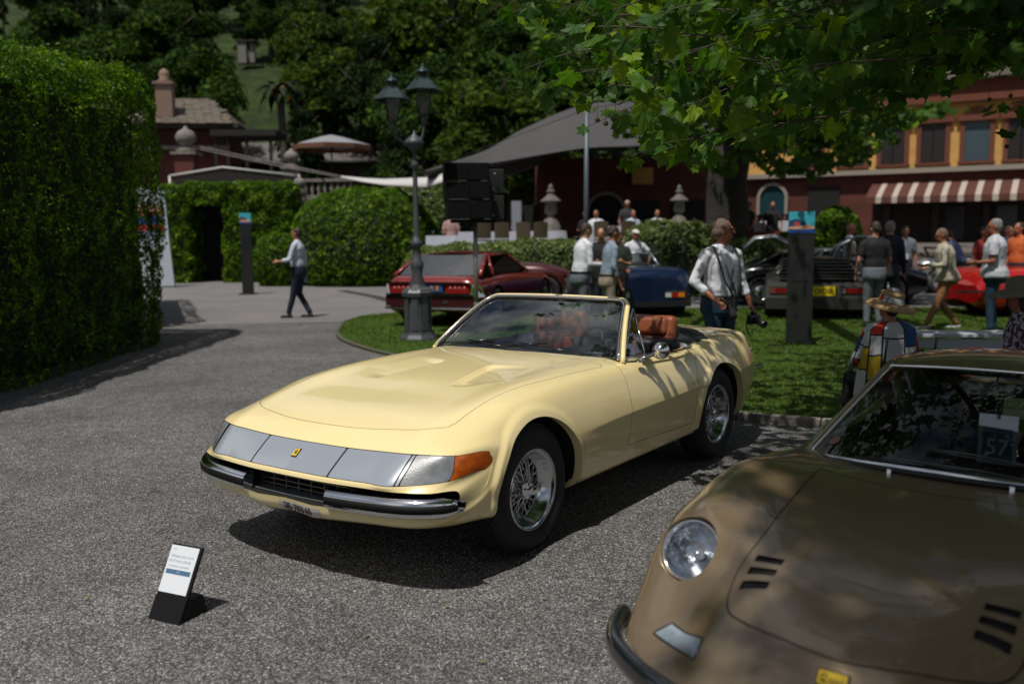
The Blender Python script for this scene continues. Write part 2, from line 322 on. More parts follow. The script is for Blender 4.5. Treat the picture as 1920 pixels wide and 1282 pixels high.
# ================================================================ the pale yellow open sports car
def yellow_car():
    car = empty('sports_car', (-.579, 5.193, 0), R(235.03), 'pale yellow open two seater with wire wheels and silver nose panel', 'car')
    paint = mat('yellow_paint', (.90, .745, .38), .30, 0, coat=1., coatr=.02, spec=.4)
    tab = [
     [(.935,0,.503),(.921,.27,.50),(.892,.48,.498),(.855,.65,.494),(.785,.785,.492),(.66,.853,.484),(.665,.853,.42),(.765,.79,.39),(.84,.69,.386),(.895,.45,.383),(.925,0,.385)],
     [(.925,0,.525),(.911,.275,.522),(.883,.48,.52),(.847,.65,.518),(.70,.818,.530),(.455,.868,.540),(.56,.868,.43),(.71,.818,.36),(.82,.70,.338),(.88,.45,.335),(.91,0,.337)],
     [(.785,0,.640),(.768,.28,.638),(.75,.48,.642),(.72,.66,.645),(.63,.816,.640),(.41,.868,.617),(.46,.880,.47),(.56,.862,.37),(.65,.77,.30),(.75,.45,.287),(.80,0,.285)],
     [(.67,0,.708),(.655,.28,.708),(.63,.48,.710),(.60,.66,.704),(.50,.79,.688),(.33,.860,.652),(.35,.886,.54),(.40,.876,.41),(.43,.845,.30),(.50,.62,.25),(.5,0,.24)],
     [(.50,0,.757),(.49,.28,.756),(.465,.48,.756),(.43,.67,.752),(.35,.785,.728),(.28,.846,.675),(.27,.888,.56),(.28,.880,.41),(.30,.85,.30),(.32,.78,.25),(.32,0,.24)]]
    M_ = [(.15,.800,.802,.805,.812,.783,.70,.555),(-.1,.835,.835,.838,.846,.812,.715,.56),(-.5,.868,.868,.866,.868,.832,.72,.56),(-.95,.893,.891,.884,.873,.835,.72,.565),(-1.4,.90,.896,.886,.870,.832,.72,.57),
          (-1.9,.90,.895,.882,.864,.828,.725,.58),(-2.35,.905,.90,.892,.878,.845,.742,.59),(-2.8,.905,.902,.895,.882,.847,.742,.595)]
    for x, a, b, c, d, e, f, g_ in M_: tab.append([(x,0,a),(x,.28,b),(x,.48,c),(x,.67,d),(x,.78,e),(x,.848,f),(x,.888,g_),(x,.880,.40),(x,.852,.29),(x,.79,.245),(x,0,.235)])
    tab.append([(-3.05,0,.898),(-3.05,.28,.893),(-3.05,.47,.885),(-3.05,.64,.870),(-3.05,.745,.838),(-3.05,.815,.74),(-3.05,.855,.60),(-3.05,.85,.44),(-3.02,.82,.34),(-2.98,.76,.29),(-2.9,0,.26)])
    tab.append([(-3.21,0,.878),(-3.21,.28,.875),(-3.20,.46,.868),(-3.19,.635,.862),(-3.20,.715,.838),(-3.22,.765,.735),(-3.23,.81,.60),(-3.20,.81,.45),(-3.12,.79,.36),(-3.07,.72,.31),(-3.0,0,.28)])
    tab.append([(-3.30,0,.80),(-3.30,.28,.80),(-3.285,.45,.80),(-3.275,.62,.795),(-3.28,.695,.765),(-3.31,.725,.69),(-3.335,.77,.60),(-3.30,.775,.46),(-3.2,.76,.38),(-3.12,.70,.33),(-3.05,0,.30)])
    tab.append([(-3.38,0,.69),(-3.37,.28,.69),(-3.36,.45,.69),(-3.345,.56,.685),(-3.345,.63,.67),(-3.35,.68,.63),(-3.355,.72,.59),(-3.33,.73,.50),(-3.24,.72,.42),(-3.15,.66,.37),(-3.1,0,.33)])
    P, U, V = skin(tab, [.012, .010, .012, .014, .016, .012, .009, .010, .024, .03, .034], [44, 28, 12, 9, 12, 16, 9, 7, 7])
    D, F = skinmesh(P, U, V)
    X, Y, Z = D[:, 0].copy(), D[:, 1].copy(), D[:, 2].copy(); A = np.abs(Y)
    # flank crease, arch lips, bonnet vents: real displacement of the skin
    zc = .553+(-.372-X)*.0215; on = sm_(-.33, -.85, X)*(A > .7)
    D[:, 1] -= np.sign(Y)*on*.009*sm_(zc+.005, zc-.005, Z)*sm_(.24, .36, Z)
    for xc in (0, -2.4):
        r = np.hypot(X-xc, Z-.325); D[:, 1] += np.sign(Y)*(A > .7)*(Z > .3)*.017*sm_(.462, .425, r)
    inner = .277-.093*np.clip((-.03-X)/.45, 0, 1); wd = .10+.17*np.clip((-.02-X)/.2, 0, 1)
    t = np.clip((A-inner)/wd, 0, 1); xr = -.479-.087*t; fx = sm_(-.01, -.14, X)*sm_(xr-.09, xr+.01, X)
    D[:, 2] -= .017*fx*sm_(inner-.012, inner+.012, A)*(1-t)*(Z > .6)
    # fresh normals after displacement
    n, m = P.shape[:2]; Pn = D[:, :3].reshape(n, m, 3); N = np.cross(np.gradient(Pn, axis=0), np.gradient(Pn, axis=1)); N /= np.linalg.norm(N, axis=2, keepdims=True)+1e-12; N = N.reshape(-1, 3); N *= np.sign((N*D[:, 3:6]).sum(1, keepdims=True)+1e-9); D[:, 3:6] = N
    T = bvh(D, F); body0 = (D, F)
    # cut wheel arches
    for xc, Ra in ((0, .400), (-2.4, .396)):
        r = np.hypot(D[:, 0]-xc, (D[:, 2]-.325)*1.02); s = np.minimum.reduce([np.full(len(D), 9.), np.maximum(r-Ra, -(np.abs(D[:, 1])-.52))]); D, F = clip(D, F, -s)
    # cut the cockpit
    ck = [(-1.16, -.66), (-1.05, -.4), (-1.01, 0), (-1.05, .4), (-1.16, .66), (-1.3, .72), (-1.7, .735), (-2.1, .73), (-2.4, .70), (-2.58, .66), (-2.68, .56), (-2.73, .3), (-2.75, 0), (-2.73, -.3), (-2.68, -.56), (-2.58, -.66), (-2.4, -.70), (-2.1, -.73), (-1.7, -.735), (-1.3, -.72)]
    s = np.maximum(poly_sdf(D[:, :2], ck), .7-D[:, 2]); D, F = clip(D, F, -s)
    # nose panel band split off by its own station lines
    def band(D, F, u0, u1, v0, v1):
        s = np.maximum.reduce([u0-D[:, 6], D[:, 6]-u1, v0-D[:, 7], D[:, 7]-v1]); return clip(D, F, s)
    silver = mat('silver_panel', (.42, .46, .52), .20, .35, coat=1., coatr=.02)
    lens = mat('clear_lens', (.20, .21, .225), .28, 0., coat=1., bump=.5, bscale=160, bdist=.002, noise_=.30, nscale=14)
    amber = mat('amber_lens', (.62, .12, .008), .22, 0, coat=1., bump=.6, bscale=120, bdist=.003, noise_=.25, nscale=20)
    Fb = F; Db = D
    vE = 4.93
    for a, b, nm, mm, lb in ((-.965, .965, 'nose_panel', silver, None), (1.0, 2.93, 'nose_panel', silver, None), (-2.93, -1.0, 'nose_panel', silver, None), (2.955, 3.03, 'trim_strip', M_chrome, None), (-3.03, -2.955, 'trim_strip', M_chrome, None),
                         (3.07, 4.03, 'corner_lens', lens, 'clear ribbed lens'), (-4.03, -3.07, 'corner_lens', lens, 'clear ribbed lens'), (4.045, vE-.03, 'indicator_lens', amber, 'amber lens'), (-vE+.03, -4.045, 'indicator_lens', amber, 'amber lens')):
        d, f = band(*body0, 1.03, 1.97, a, b); o = dobj(nm, d, f, mm, car, .0005)
        if lb: o['label'] = lb
    d, f = band(*body0, .98, 2.02, -vE-.02, vE+.02); dobj('panel_backing', d, f, M_gap, car, -.004)
    s = np.maximum.reduce([1.0-D[:, 6], D[:, 6]-2.0, np.abs(D[:, 7])-vE]); D, F = clip(D, F, -s)
    # doors as their own skin
    dpoly = [(-1.015, 1.2), (-1.03, .86), (-1.0, .6), (-.965, .385), (-1.93, .355), (-1.95, .62), (-2.075, .86), (-2.08, 1.2)]
    s = np.maximum(poly_sdf(D[:, [0, 2]], dpoly), .66-np.abs(D[:, 1])); Dd, Fd = clip(D, F, s+.0016); D, F = clip(D, F, -s+.0016)
    # bonnet
    bon = [(.67, 0), (.66, .2), (.62, .42), (.56, .60), (.50, .672), (.44, .682), (.2, .668), (.0, .672), (-.3, .705), (-.6, .722), (-.885, .735), (-.93, .70), (-.95, .4), (-.97, 0)]
    bon = [tuple(p) for p in lerp_pts(bon[:5], 16)]+[tuple(p) for p in lerp_pts(bon[5:11], 24)]+bon[11:]; bon = bon+[(x, -y) for x, y in bon[::-1][1:-1]]
    s = np.maximum(poly_sdf(D[:, :2], bon), .55-D[:, 2]); Dh, Fh = clip(D, F, s+.0014); D, F = clip(D, F, -s+.0014)
    dobj('body', D, F, paint, car)
    dobj('bonnet', Dh, Fh, paint, car)
    for sg in (1, -1):
        d, f = clip(Dd, Fd, -sg*Dd[:, 1]); dobj('door', d, f, paint, car)
    d, f = clip(*body0, -(np.maximum.reduce([poly_sdf(body0[0][:, :2], ck)])) ); s = np.minimum(np.abs(poly_sdf(d[:, [0, 2]], dpoly)), np.abs(poly_sdf(d[:, :2], bon)))-.012; d, f = clip(d, f, s)
    s = np.maximum(.1-d[:, 2], 0); dobj('shut_gap_backing', d, f, M_gap, car, -.005)
    for xc, Ra in ((0, .40), (-2.4, .396)):
        for sg in (1, -1): rim_strip(D, F, lambda q, xc=xc, Ra=Ra: q[1]*sg > .6 and abs(math.hypot(q[0]-xc, (q[2]-.325)*1.02)-Ra) < .004, lambda q: np.array([0, -.05*np.sign(q[1]), 0]), paint, 'arch_lip', car)
    for sg in (1, -1):
        for xc in (0, -2.4): well(xc, .85, .325, .41, .38, sg).obj('wheel_well', M_dark, car)
    g = G(); g.box((-1.3, 0, .26), (3.4, 1.0, .03)); g.obj('floor_pan', M_dark, car)
    # mouth: grille recess, egg crate, lower lip
    g = G(); inner = [(.60, .82), (.66, .60), (.70, .3), (.72, 0)]
    up = [tuple(p) for p in P[0, m//2-20:m//2+21]]
    k5 = [j for j in range(m) if abs(V[j]) <= 5.001]; kl = [j for j in range(m) if V[j] >= 5.9]
    top = [P[0, j] for j in k5]; g.grid([[tuple(p) for p in top], [(p[0]-.24, p[1]*.96, p[2]-.004) for p in top]])
    low = [P[0, j] for j in range(m) if V[j] >= 5.0]; lowm = [P[0, j] for j in range(m) if V[j] <= -5.0]; lw = low+lowm[:][0:0]
    for L in (low, lowm): g.grid([[tuple(p) for p in L], [(p[0]-.24, p[1]*.96, p[2]+.004) for p in L]])
    g.box((.56, 0, .44), (.02, 1.66, .2)); g.obj('grille_recess', M_dark, car)
    steel = mat('grille_steel', (.35, .33, .30), .35, .9)
    for y in np.linspace(-.36, .36, 9): g = G(); g.box((.80, y, .437), (.085, .003, .100)); g.obj('grille_bar', steel, car)
    for z in (.412, .437, .463):
        g = G(); g.box((.835, 0, z), (.012, .80, .003)); g.obj('grille_bar', steel, car)
    g = G(); g.grid([[(.893-.10*abs(y)**2-q*.16, y, .388+q*.012) for y in np.linspace(-.62, .62, 24)] for q in (0, .33, .66, 1)]); g.obj('grille_floor', mat('grey_duct', (.10, .11, .12), .6), car)
    # bumpers
    rub = mat('bumper_rubber', (.006, .006, .006), .6, spec=.2)
    for sg in (1, -1):
        pl = [(.925, .285), (.917, .36), (.897, .50), (.868, .64), (.828, .74), (.775, .812), (.72, .856), (.668, .874)]
        pl = lerp_pts(pl, 26); be = empty('bumper', (0, 0, 0)); be.parent = car
        nn = np.gradient(pl, axis=0); nn = np.stack([-nn[:, 1], nn[:, 0]], 1); nn /= np.linalg.norm(nn, axis=1, keepdims=True); nn *= np.sign(nn[:, :1]+.3)
        sec = [(-.05, .468), (-.015, .470), (.004, .468), (.018, .457), (.024, .444), (.024, .441)]; sec2 = [(.023, .403), (.023, .396), (.019, .386), (.006, .378), (-.03, .377)]
        def sw(sc_, q=1.):
            rows = []
            for i in range(len(pl)):
                e = min(1, i/2.2); e2 = min(1, (len(pl)-1-i)/3.); rows.append([(pl[i][0]+nn[i][0]*(o if o > -.02 else o*.8)*(1 if o > 0 else 1)-.035*(1-e)*0, sg*(pl[i][1]+nn[i][1]*o), .424+(z-.424)*(.55+.45*min(1, e2))) for o, z in sc_])
            return rows
        g = G(); g.grid(sw(sec)); g.grid(sw(sec2))
        for i in (0, -1):
            q = sw(sec+sec2)[i]; g.add(q, [tuple(range(len(q)))], None, False)
        g.obj('bumper_blade', M_chrome, be)
        g = G(); g.grid(sw([(.016, .441), (.027, .438), (.029, .422), (.027, .406), (.016, .403)])); g.obj('rubber_strip', rub, be)
    # badge, plate
    h, nn_ = drop(T, .848, 0); Mb = frame(h+nn_*.002, nn_) @ Matrix.Rotation(pi/2, 4, 'Z')
    # local x should run to the car's left, local y up the slope
    xa = Vector((0, 1, 0)); za = nn_; ya = za.cross(xa); Mb = Matrix((( xa.x, ya.x, za.x, h.x), (xa.y, ya.y, za.y, h.y), (xa.z, ya.z, za.z, h.z), (0, 0, 0, 1)))
    b = empty('nose_badge'); b.parent = car
    g = G(); g.box((0, 0, .002), (.034, .052, .004), 0, Mb); g.obj('badge_rim', mat('badge_black', (.02, .02, .02), .3), b)
    g = G(); g.box((0, -.001, .0045), (.029, .040, .003), 0, Mb); g.obj('badge_field', mat('badge_yellow', (.75, .50, .02), .3), b)
    for k, cc in enumerate(((.03, .3, .05), (.7, .7, .7), (.6, .03, .03))): g = G(); g.box((-.0097+.0097*k, .0215, .0045), (.0092, .004, .003), 0, Mb); g.obj('badge_stripe', mat('bs%d' % k, cc, .4), b)
    g = G(); hp = [(-.004, -.016), (.000, -.016), (.001, -.008), (.005, -.010), (.008, -.006), (.005, .002), (.007, .007), (.004, .014), (.0, .016), (-.004, .011), (-.001, .007), (-.006, .004), (-.008, .008), (-.009, .002), (-.005, -.002), (-.002, -.008)]
    g.prism(hp, .006, .0068, Mb); g.obj('horse_emblem', mat('badge_black', (.02, .02, .02)), b)
    # plate painted on the valance
    def vpt(y, z):
        hh, n2 = None, None; r_ = T.ray_cast(Vector((2, y, z)), Vector((-1, 0, 0))); return r_[0], r_[1]
    g = G(); g.grid([[tuple(vpt(y, z)[0]+Vector((.003, 0, 0))) for y in np.linspace(-.055, .235, 14)] for z in (.368, .352, .336, .320)]); o = g.obj('number_plate', mat('plate_white', (.62, .58, .55), .4), car)
    for tx_, yy in (('GE-', .004), ('703', .091), ('65', .162)):
        hh, n2 = vpt(yy, .345); za = n2 if n2.x > 0 else -n2; xa = Vector((0, 1, 0)); ya = za.cross(xa).normalized(); xa = ya.cross(za); hh = hh+za*.006
        text('plate_lettering', tx_, .051, Matrix(((xa.x, ya.x, za.x, hh.x), (xa.y, ya.y, za.y, hh.y), (xa.z, ya.z, za.z, hh.z), (0, 0, 0, 1))), mat('plate_ink', (.02, .02, .03), .5), car, bold=.001)
    # windscreen
    def WS(a, b):
        B = np.array([-1.045-.085*a*a, .715*a, .893-.022*a*a]); Tt = np.array([-1.515-.035*a*a, .540*a, 1.203-.012*a*a]); p = B*(1-b)+Tt*b; return p+np.array([.02, 0, .025])*4*b*(1-b)*.6
    g = G(); g.grid([[tuple(WS(a, b)) for a in np.linspace(-.985, .985, 25)] for b in np.linspace(.0, .97, 9)]); g.obj('windscreen', M_glass, car)
    def loop(off, b0=-.02, rr=.17):
        L = [WS(-1-off, b) for b in np.linspace(b0, 1-rr*.9, 10)]
        L += [WS(-1-off+(rr*.62)*(1-math.cos(t)), 1-rr*.9+rr*.9*math.sin(t)+off*1.2) for t in np.linspace(.2, pi/2, 7)]
        Rr_ = [np.array([p[0], -p[1], p[2]]) for p in L[::-1]]; mid = [WS(a, 1+off*1.2) for a in np.linspace(-1-off+rr*.62, 1+off-rr*.62, 12)[1:-1]]; return L+mid+Rr_
    g = G(); g.tube([tuple(p) for p in loop(.040, -.04)], .017, 10); g.obj('windscreen_frame', paint, car)
    g = G(); g.tube([tuple(p+np.array([.016, 0, .010])) for p in loop(.012)], .008, 8); g.obj('chrome_surround', M_chrome, car)
    g = G(); g.tube([tuple(p+np.array([.008, 0, .003])) for p in loop(-.008)], .008, 8); g.tube([tuple(WS(a, .0)+np.array([.005, 0, -.002])) for a in np.linspace(-1, 1, 20)], .009, 8); g.obj('gasket', M_black, car)
    for y0, a1 in ((-.05, -.62), (.50, .02)):
        g = G(); p0 = WS(y0/.72, .02)+np.array([.03, 0, .012]); p1 = WS(a1, .10)+np.array([.02, 0, .014]); g.tube([tuple(p0), tuple(p1)], .004, 6); q0 = WS(a1-.36, .03)+np.array([.014, 0, .008]); q1 = WS(a1+.30, .13)+np.array([.014, 0, .008]); g.tube([tuple(q0), tuple(q1)], .005, 6); g.obj('wiper', M_blackgloss, car)
    # quarter lights
    for sg in (1, -1):
        a = Vector((-1.14, sg*.745, .880)); b = Vector((-1.545, sg*.600, 1.150)); c = Vector((-1.375, sg*.775, .873))
        q = empty('quarter_light'); q.parent = car
        g = G(); g.tube([a, b], .008, 8); g.tube([b, c], .007, 8); g.tube([c, a], .008, 8); g.obj('chrome_frame', M_chrome, q)
        g = G(); ctr = (a+b+c)/3; s_ = .93; A2, B2, C2 = [ctr+(p-ctr)*.86 for p in (a, b, c)]; g.tube([A2, B2, C2], .004, 6, closed=True); g.obj('rubber_seal', M_black, q)
        g = G(); g.add([a, b, c], [(0, 1, 2)], None, False); g.obj('pane', M_glasst, q)
    # door mirror
    mr = empty('door_mirror'); mr.parent = car
    g = G(); g.tube([(-1.235, .812, .862), (-1.26, .83, .88), (-1.31, .87, .90), (-1.345, .89, .905)], [.016, .013, .009, .008], 10); g.ell((-1.24, .815, .858), (.045, .016, .010)); g.obj('mirror_stalk', M_chrome, mr)
    g = G(); Mm = frame((-1.35, .895, .915), (.95, .25, .18)); g.lathe([(.001, .045), (.022, .040), (.040, .027), (.052, .008), (.056, -.01), (.055, -.018), (.05, -.02)], 28, Mm); g.obj('mirror_shell', M_chrome, mr)
    g = G(); g.lathe([(.001, -.017), (.052, -.017)], 28, Mm); g.obj('mirror_glass', mat('mirror_glass', (.6, .6, .6), .02, 1.), mr)
    g = G(); g.tube([(-1.94, .805, .862), (-1.98, .80, .875), (-2.02, .80, .868)], .007, 8); g.ell((-1.98, .80, .872), (.03, .014, .012)); g.obj('door_catch', M_chrome, car)
    h, n_ = drop(T, -1.89, 2, .640, (0, -1, 0)); g = G(); g.lathe([(.001, .006), (.010, .005), (.012, 0)], 14, frame(h, n_)); g.obj('door_lock', M_chrome, car)
    g = G(); g.tube([(-1.30, .79, .866), (-1.7, .80, .862), (-2.02, .80, .862)], .007, 6); g.obj('door_top_trim', mat('red_leather', (.22, .03, .02), .5), car)
    # tail lamps
    for sg in (1, -1):
        for zz in (.685,):
            g = G(); g.lathe([(.001, .03), (.03, .025), (.042, .01), (.045, -.02)], 20, frame((-3.335, sg*.690, zz), (-1, .12*sg, .1))); g.obj('tail_lamp', mat('red_lens', (.35, .01, .01), .15, coat=1.), car)
            g = G(); g.lathe([(.045, -.02), (.052, -.01), (.052, .004), (.045, .008)], 20, frame((-3.335, sg*.690, zz), (-1, .12*sg, .1))); g.obj('tail_lamp_ring', M_chrome, car)
    # interior
    tub = mat('cabin_black', (.012, .012, .014), .7); lea = mat('tan_leather', (.27, .075, .028), .42, noise_=.12, nscale=6, bump=.15, bscale=60); blk = mat('black_vinyl', (.014, .015, .018), .42, bump=.25, bscale=14, bdist=.02)
    g = G(); g.box((-1.8, 0, .30), (1.7, 1.5, .02)); g.box((-1.8, .755, .56), (1.7, .02, .56)); g.box((-1.8, -.755, .56), (1.7, .02, .56)); g.box((-1.02, 0, .56), (.02, 1.4, .56)); g.obj('cabin_tub', tub, car)
    g = G(); g.grid([[(x, y, z-.03*(abs(y)/.7)**2) for y in np.linspace(-.70, .70, 16)] for x, z in ((-1.0, .862), (-1.15, .885), (-1.3, .888), (-1.42, .87), (-1.47, .83), (-1.47, .66))]); g.obj('dashboard', blk, car)
    g = G(); g.ell((-1.40, .36, .865), (.13, .22, .045)); g.obj('instrument_hood', blk, car)
    g = G(); g.box((-1.85, 0, .47), (1.0, .26, .26)); g.obj('tunnel', mat('tan_leather', ()), car, .04, 3)
    sw_ = empty('steering_wheel'); sw_.parent = car; Mw = frame((-1.60, .36, .845), (-.93, 0, .36))
    g = G(); g.tube([(.19*math.cos(a), .19*math.sin(a), 0) for a in np.linspace(0, 2*pi, 33)[:-1]], .013, 8, closed=True, M=Mw); g.obj('wheel_rim', mat('black_leather', (.012, .012, .012), .4), sw_)
    g = G()
    for a in (pi/2, pi*7/6, -pi/6): g.tube([(0, 0, -.02), (.18*math.cos(a), .18*math.sin(a), 0)], .009, 6, M=Mw)
    g.lathe([(.001, .0), (.04, -.004), (.045, -.03), (.03, -.2), (.001, -.2)], 16, Mw); g.obj('wheel_spokes', M_chrome, sw_)
    for sg in (1, -1):
        st = empty('seat', (-2.13, sg*.37, 0)); st.parent = car
        g = G(); g.box((.22, 0, .50), (.52, .46, .16)); g.obj('seat_cushion', lea, st, .06, 4)
        Mt = Matrix.Translation((-.03, 0, .76)) @ Matrix.Rotation(-.20, 4, 'Y')
        g = G(); g.box((-.02, 0, .0), (.10, .45, .60), 0, Mt); g.obj('seat_back', lea, st, .045, 4)
        g = G(); g.box((.03, 0, -.06), (.06, .32, .34), 0, Mt); g.obj('seat_inset', mat('tan_leather2', (.24, .065, .024), .4, bump=.1, bscale=50), st, .03, 4)
        g = G(); g.tube([(.075, -.17, -.24), (.075, -.18, .08), (.072, -.12, .13), (.072, .12, .13), (.075, .18, .08), (.075, .17, -.24)], .005, 6, M=Mt); g.obj('seat_piping', mat('piping', (.10, .03, .015), .5), st)
        g = G(); g.box((.015, 0, .215), (.10, .36, .14), 0, Mt); g.obj('headrest', lea, st, .04, 4)
    def tz(x, y):
        q = abs(y)/.70; e = max(0, min(1, (-2.18-x)/.12)); bk = max(0, min(1, (x+2.76)/.22)); return .87+.085*e*(bk**.6)*(1-q**4)+.008*math.sin(x*40+y*9)*e+.006*math.sin(y*31+x*11)
    g = G(); rows = []
    for i in range(21):
        x = -2.13-.63*i/20; hw = .735 if x > -2.5 else .735-.30*((-2.5-x)/.26)**2; rows.append([(x, hw*s_, tz(x, .70*s_)-(.012 if abs(s_) > .98 else 0)) for s_ in np.linspace(-1, 1, 41)])
    rows.insert(0, [(-2.13, p[1], p[2]-.25) for p in rows[0]]); g.grid(rows); g.obj('tonneau_cover', blk, car)
    g = G(); g.box((-2.1, .52, .84), (.16, .30, .12), .2); g.obj('folded_hood', blk, car, .04, 3)
    g = G(); g.tube([(-1.49, 0, 1.185), (-1.47, 0, 1.12)], .006, 6); g.box((-1.465, 0, 1.105), (.02, .20, .06)); g.obj('rear_view_mirror', M_blackgloss, car, .012, 2)
    for sg in (1, -1):
        wheel(car, (0, sg*.745, .335), sg, .335, .20, 'wire', .205, lod=2 if sg > 0 else 1); wheel(car, (-2.4, sg*.755, .335), sg, .335, .20, 'wire', .205)
    g = G(); g.tube([(-.5, .6, .27), (-1.9, .6, .27)], .03, 8); g.obj('exhaust_pipe', mat('iron', ()), car)
    return car
YC = yellow_car()
# ================================================================ ground, lawn, paths
def groundmat(name, kind):
    m = bpy.data.materials.new(name); m.use_nodes = True; MATS[name] = m; nt = m.node_tree; b = nt.nodes['Principled BSDF']; L = nt.links.new
    tc = nt.nodes.new('ShaderNodeTexCoord'); O = tc.outputs['Object']
    def noise_(s, d=4, r=.5): n = nt.nodes.new('ShaderNodeTexNoise'); n.inputs['Scale'].default_value = s; n.inputs['Detail'].default_value = d; n.inputs['Roughness'].default_value = r; L(O, n.inputs['Vector']); return n.outputs['Fac']
    def ramp(fac, stops):
        r = nt.nodes.new('ShaderNodeValToRGB'); e = r.color_ramp.elements; e[0].position, e[0].color = stops[0][0], (*stops[0][1], 1); e[1].position, e[1].color = stops[-1][0], (*stops[-1][1], 1)
        for p, c in stops[1:-1]: x = e.new(p); x.color = (*c, 1)
        L(fac, r.inputs[0]); return r.outputs[0]
    def mul(a, c, f=1., t='MULTIPLY'): x = nt.nodes.new('ShaderNodeMixRGB'); x.blend_type = t; x.inputs[0].default_value = f; L(a, x.inputs[1]); L(c, x.inputs[2]); return x.outputs[0]
    bp = nt.nodes.new('ShaderNodeBump'); L(bp.outputs[0], b.inputs['Normal']); b.inputs['Roughness'].default_value = .85; b.inputs['Specular IOR Level'].default_value = .3
    if kind == 'gravel':
        v = nt.nodes.new('ShaderNodeTexVoronoi'); v.inputs['Scale'].default_value = 112; L(O, v.inputs['Vector'])
        v2 = nt.nodes.new('ShaderNodeTexVoronoi'); v2.inputs['Scale'].default_value = 130; L(O, v2.inputs['Vector'])
        hs = nt.nodes.new('ShaderNodeSeparateColor'); L(v.outputs['Color'], hs.inputs[0])
        c = ramp(hs.outputs[0], [(0, (.098, .096, .096)), (.40, (.205, .201, .200)), (.75, (.325, .319, .316)), (1, (.58, .575, .57))])
        dk = ramp(v.outputs['Distance'], [(.22, (1, 1, 1)), (.62, (.30, .30, .30))]); c = mul(c, dk)
        c = mul(c, ramp(noise_(.9, 5), [(.3, (.72, .71, .70)), (.7, (1.18, 1.18, 1.19))])); c = mul(c, ramp(noise_(7, 3), [(.35, (.84, .83, .82)), (.65, (1.1, 1.1, 1.1))]))
        L(c, b.inputs['Base Color']); L(dk, bp.inputs['Height']); bp.inputs['Distance'].default_value = .007; bp.inputs['Strength'].default_value = .7
    elif kind == 'asphalt':
        c = mul(ramp(noise_(140, 2), [(.3, (.13, .125, .125)), (.7, (.235, .225, .225))]), ramp(noise_(.7, 6, .6), [(.3, (.80, .80, .80)), (.7, (1.12, 1.10, 1.08))]))
        L(c, b.inputs['Base Color']); L(noise_(90), bp.inputs['Height']); bp.inputs['Distance'].default_value = .004
    elif kind == 'lawn':
        c = mul(ramp(noise_(60, 3), [(.3, (.022, .055, .005)), (.7, (.080, .150, .010))]), ramp(noise_(1.3, 5), [(.3, (.70, .8, .7)), (.7, (1.25, 1.12, 1.1))]))
        L(c, b.inputs['Base Color']); L(noise_(120), bp.inputs['Height']); bp.inputs['Distance'].default_value = .03
    else:
        c = mul(ramp(noise_(.8, 6), [(.3, (.014, .028, .005)), (.7, (.040, .075, .010))]), ramp(noise_(.12, 3), [(.3, (.7, .7, .7)), (.7, (1.2, 1.15, 1.1))]))
        L(c, b.inputs['Base Color']); L(noise_(3), bp.inputs['Height']); bp.inputs['Distance'].default_value = .4
    return m
m_gravel, m_asph, m_lawn, m_hill = groundmat('gravel', 'gravel'), groundmat('asphalt', 'asphalt'), groundmat('lawn', 'lawn'), groundmat('hill', 'hill')
stone = mat('stone', (.20, .18, .16), .85, noise_=.3, nscale=7, bump=.5, bscale=25, bdist=.02)
g = G(); g.add([(-300, -200, 0), (300, -200, 0), (300, 400, 0), (-300, 400, 0)], [(0, 1, 2, 3)]); tag(g.obj('gravel_ground', m_gravel), kind='structure')
g = G(); g.prism([(-40, 60), (-40, 17.2), (-6.6, 17.34), (-3.25, 17.75), (-2.2, 19.9), (3, 20.2), (9, 19.6), (14, 16.9), (40, 8), (40, 60)][::-1], .003, .006); tag(g.obj('paved_path', m_asph), kind='structure')
lp = [tuple(p) for p in lerp_pts([(-3.0, 18.6), (-3.14, 17.5), (-3.05, 16.3), (-2.75, 14.7), (-2.12, 13.3), (-1.2, 11.9), (.2, 9.9), (1.2, 8.7), (1.75, 8.2)], 40)]
LAWN = lp+[(1.98, 8.09), (2.61, 7.76), (6.5, 5.75), (14, 2.4), (14, 16.6), (9, 19.3), (3, 19.9), (-2.1, 19.7)]
g = G(); g.prism(LAWN[::-1], .01, .035); tag(g.obj('lawn', m_lawn), kind='structure')
def strip_along(pts, w, h, name, m, kind='structure', z0=0.):
    g = G(); P = [Vector((p[0], p[1], 0)) for p in pts]; L = []; Rr = []
    for i, p in enumerate(P): t = (P[min(i+1, len(P)-1)]-P[max(i-1, 0)]).normalized(); n = Vector((-t.y, t.x, 0)); L.append(p+n*w/2); Rr.append(p-n*w/2)
    rows = [[(q.x, q.y, z0) for q in L], [(q.x, q.y, h) for q in L], [(q.x, q.y, h) for q in Rr], [(q.x, q.y, z0) for q in Rr]]; g.grid(rows, sm=False); return tag(g.obj(name, m), kind=kind)
kp = [np.array(p) for p in LAWN[38:44]]; ker = empty('kerb', (0, 0, 0)); ker['label'] = 'low stone kerb between the gravel and the lawn, running behind the yellow car'; ker['category'] = 'kerb'
KP = [(1.45, 8.47), (1.98, 8.09), (2.61, 7.76), (6.5, 5.75), (9, 4.6)]
for i in range(len(KP)-1):
    a, b = Vector(KP[i]), Vector(KP[i+1]); n = max(1, round((b-a).length/.8)); ang = math.atan2(b.y-a.y, b.x-a.x)
    for k in range(n): p = a.lerp(b, (k+.5)/n); g = G(); g.box((0, 0, .03), ((b-a).length/n-.008, .085, .085)); o = g.obj('kerb_stone', stone, ker, .008, 1); o.location = (p.x, p.y, 0); o.rotation_euler = (0, 0, ang)
g = G(); g.grid([[(q[0], q[1], z) for q in lp] for z in (0, .045)]+[[(q[0]+.05, q[1]+.03, .045) for q in lp]]); tag(g.obj('lawn_edging', mat('edging', (.09, .08, .06), .8)), kind='structure')
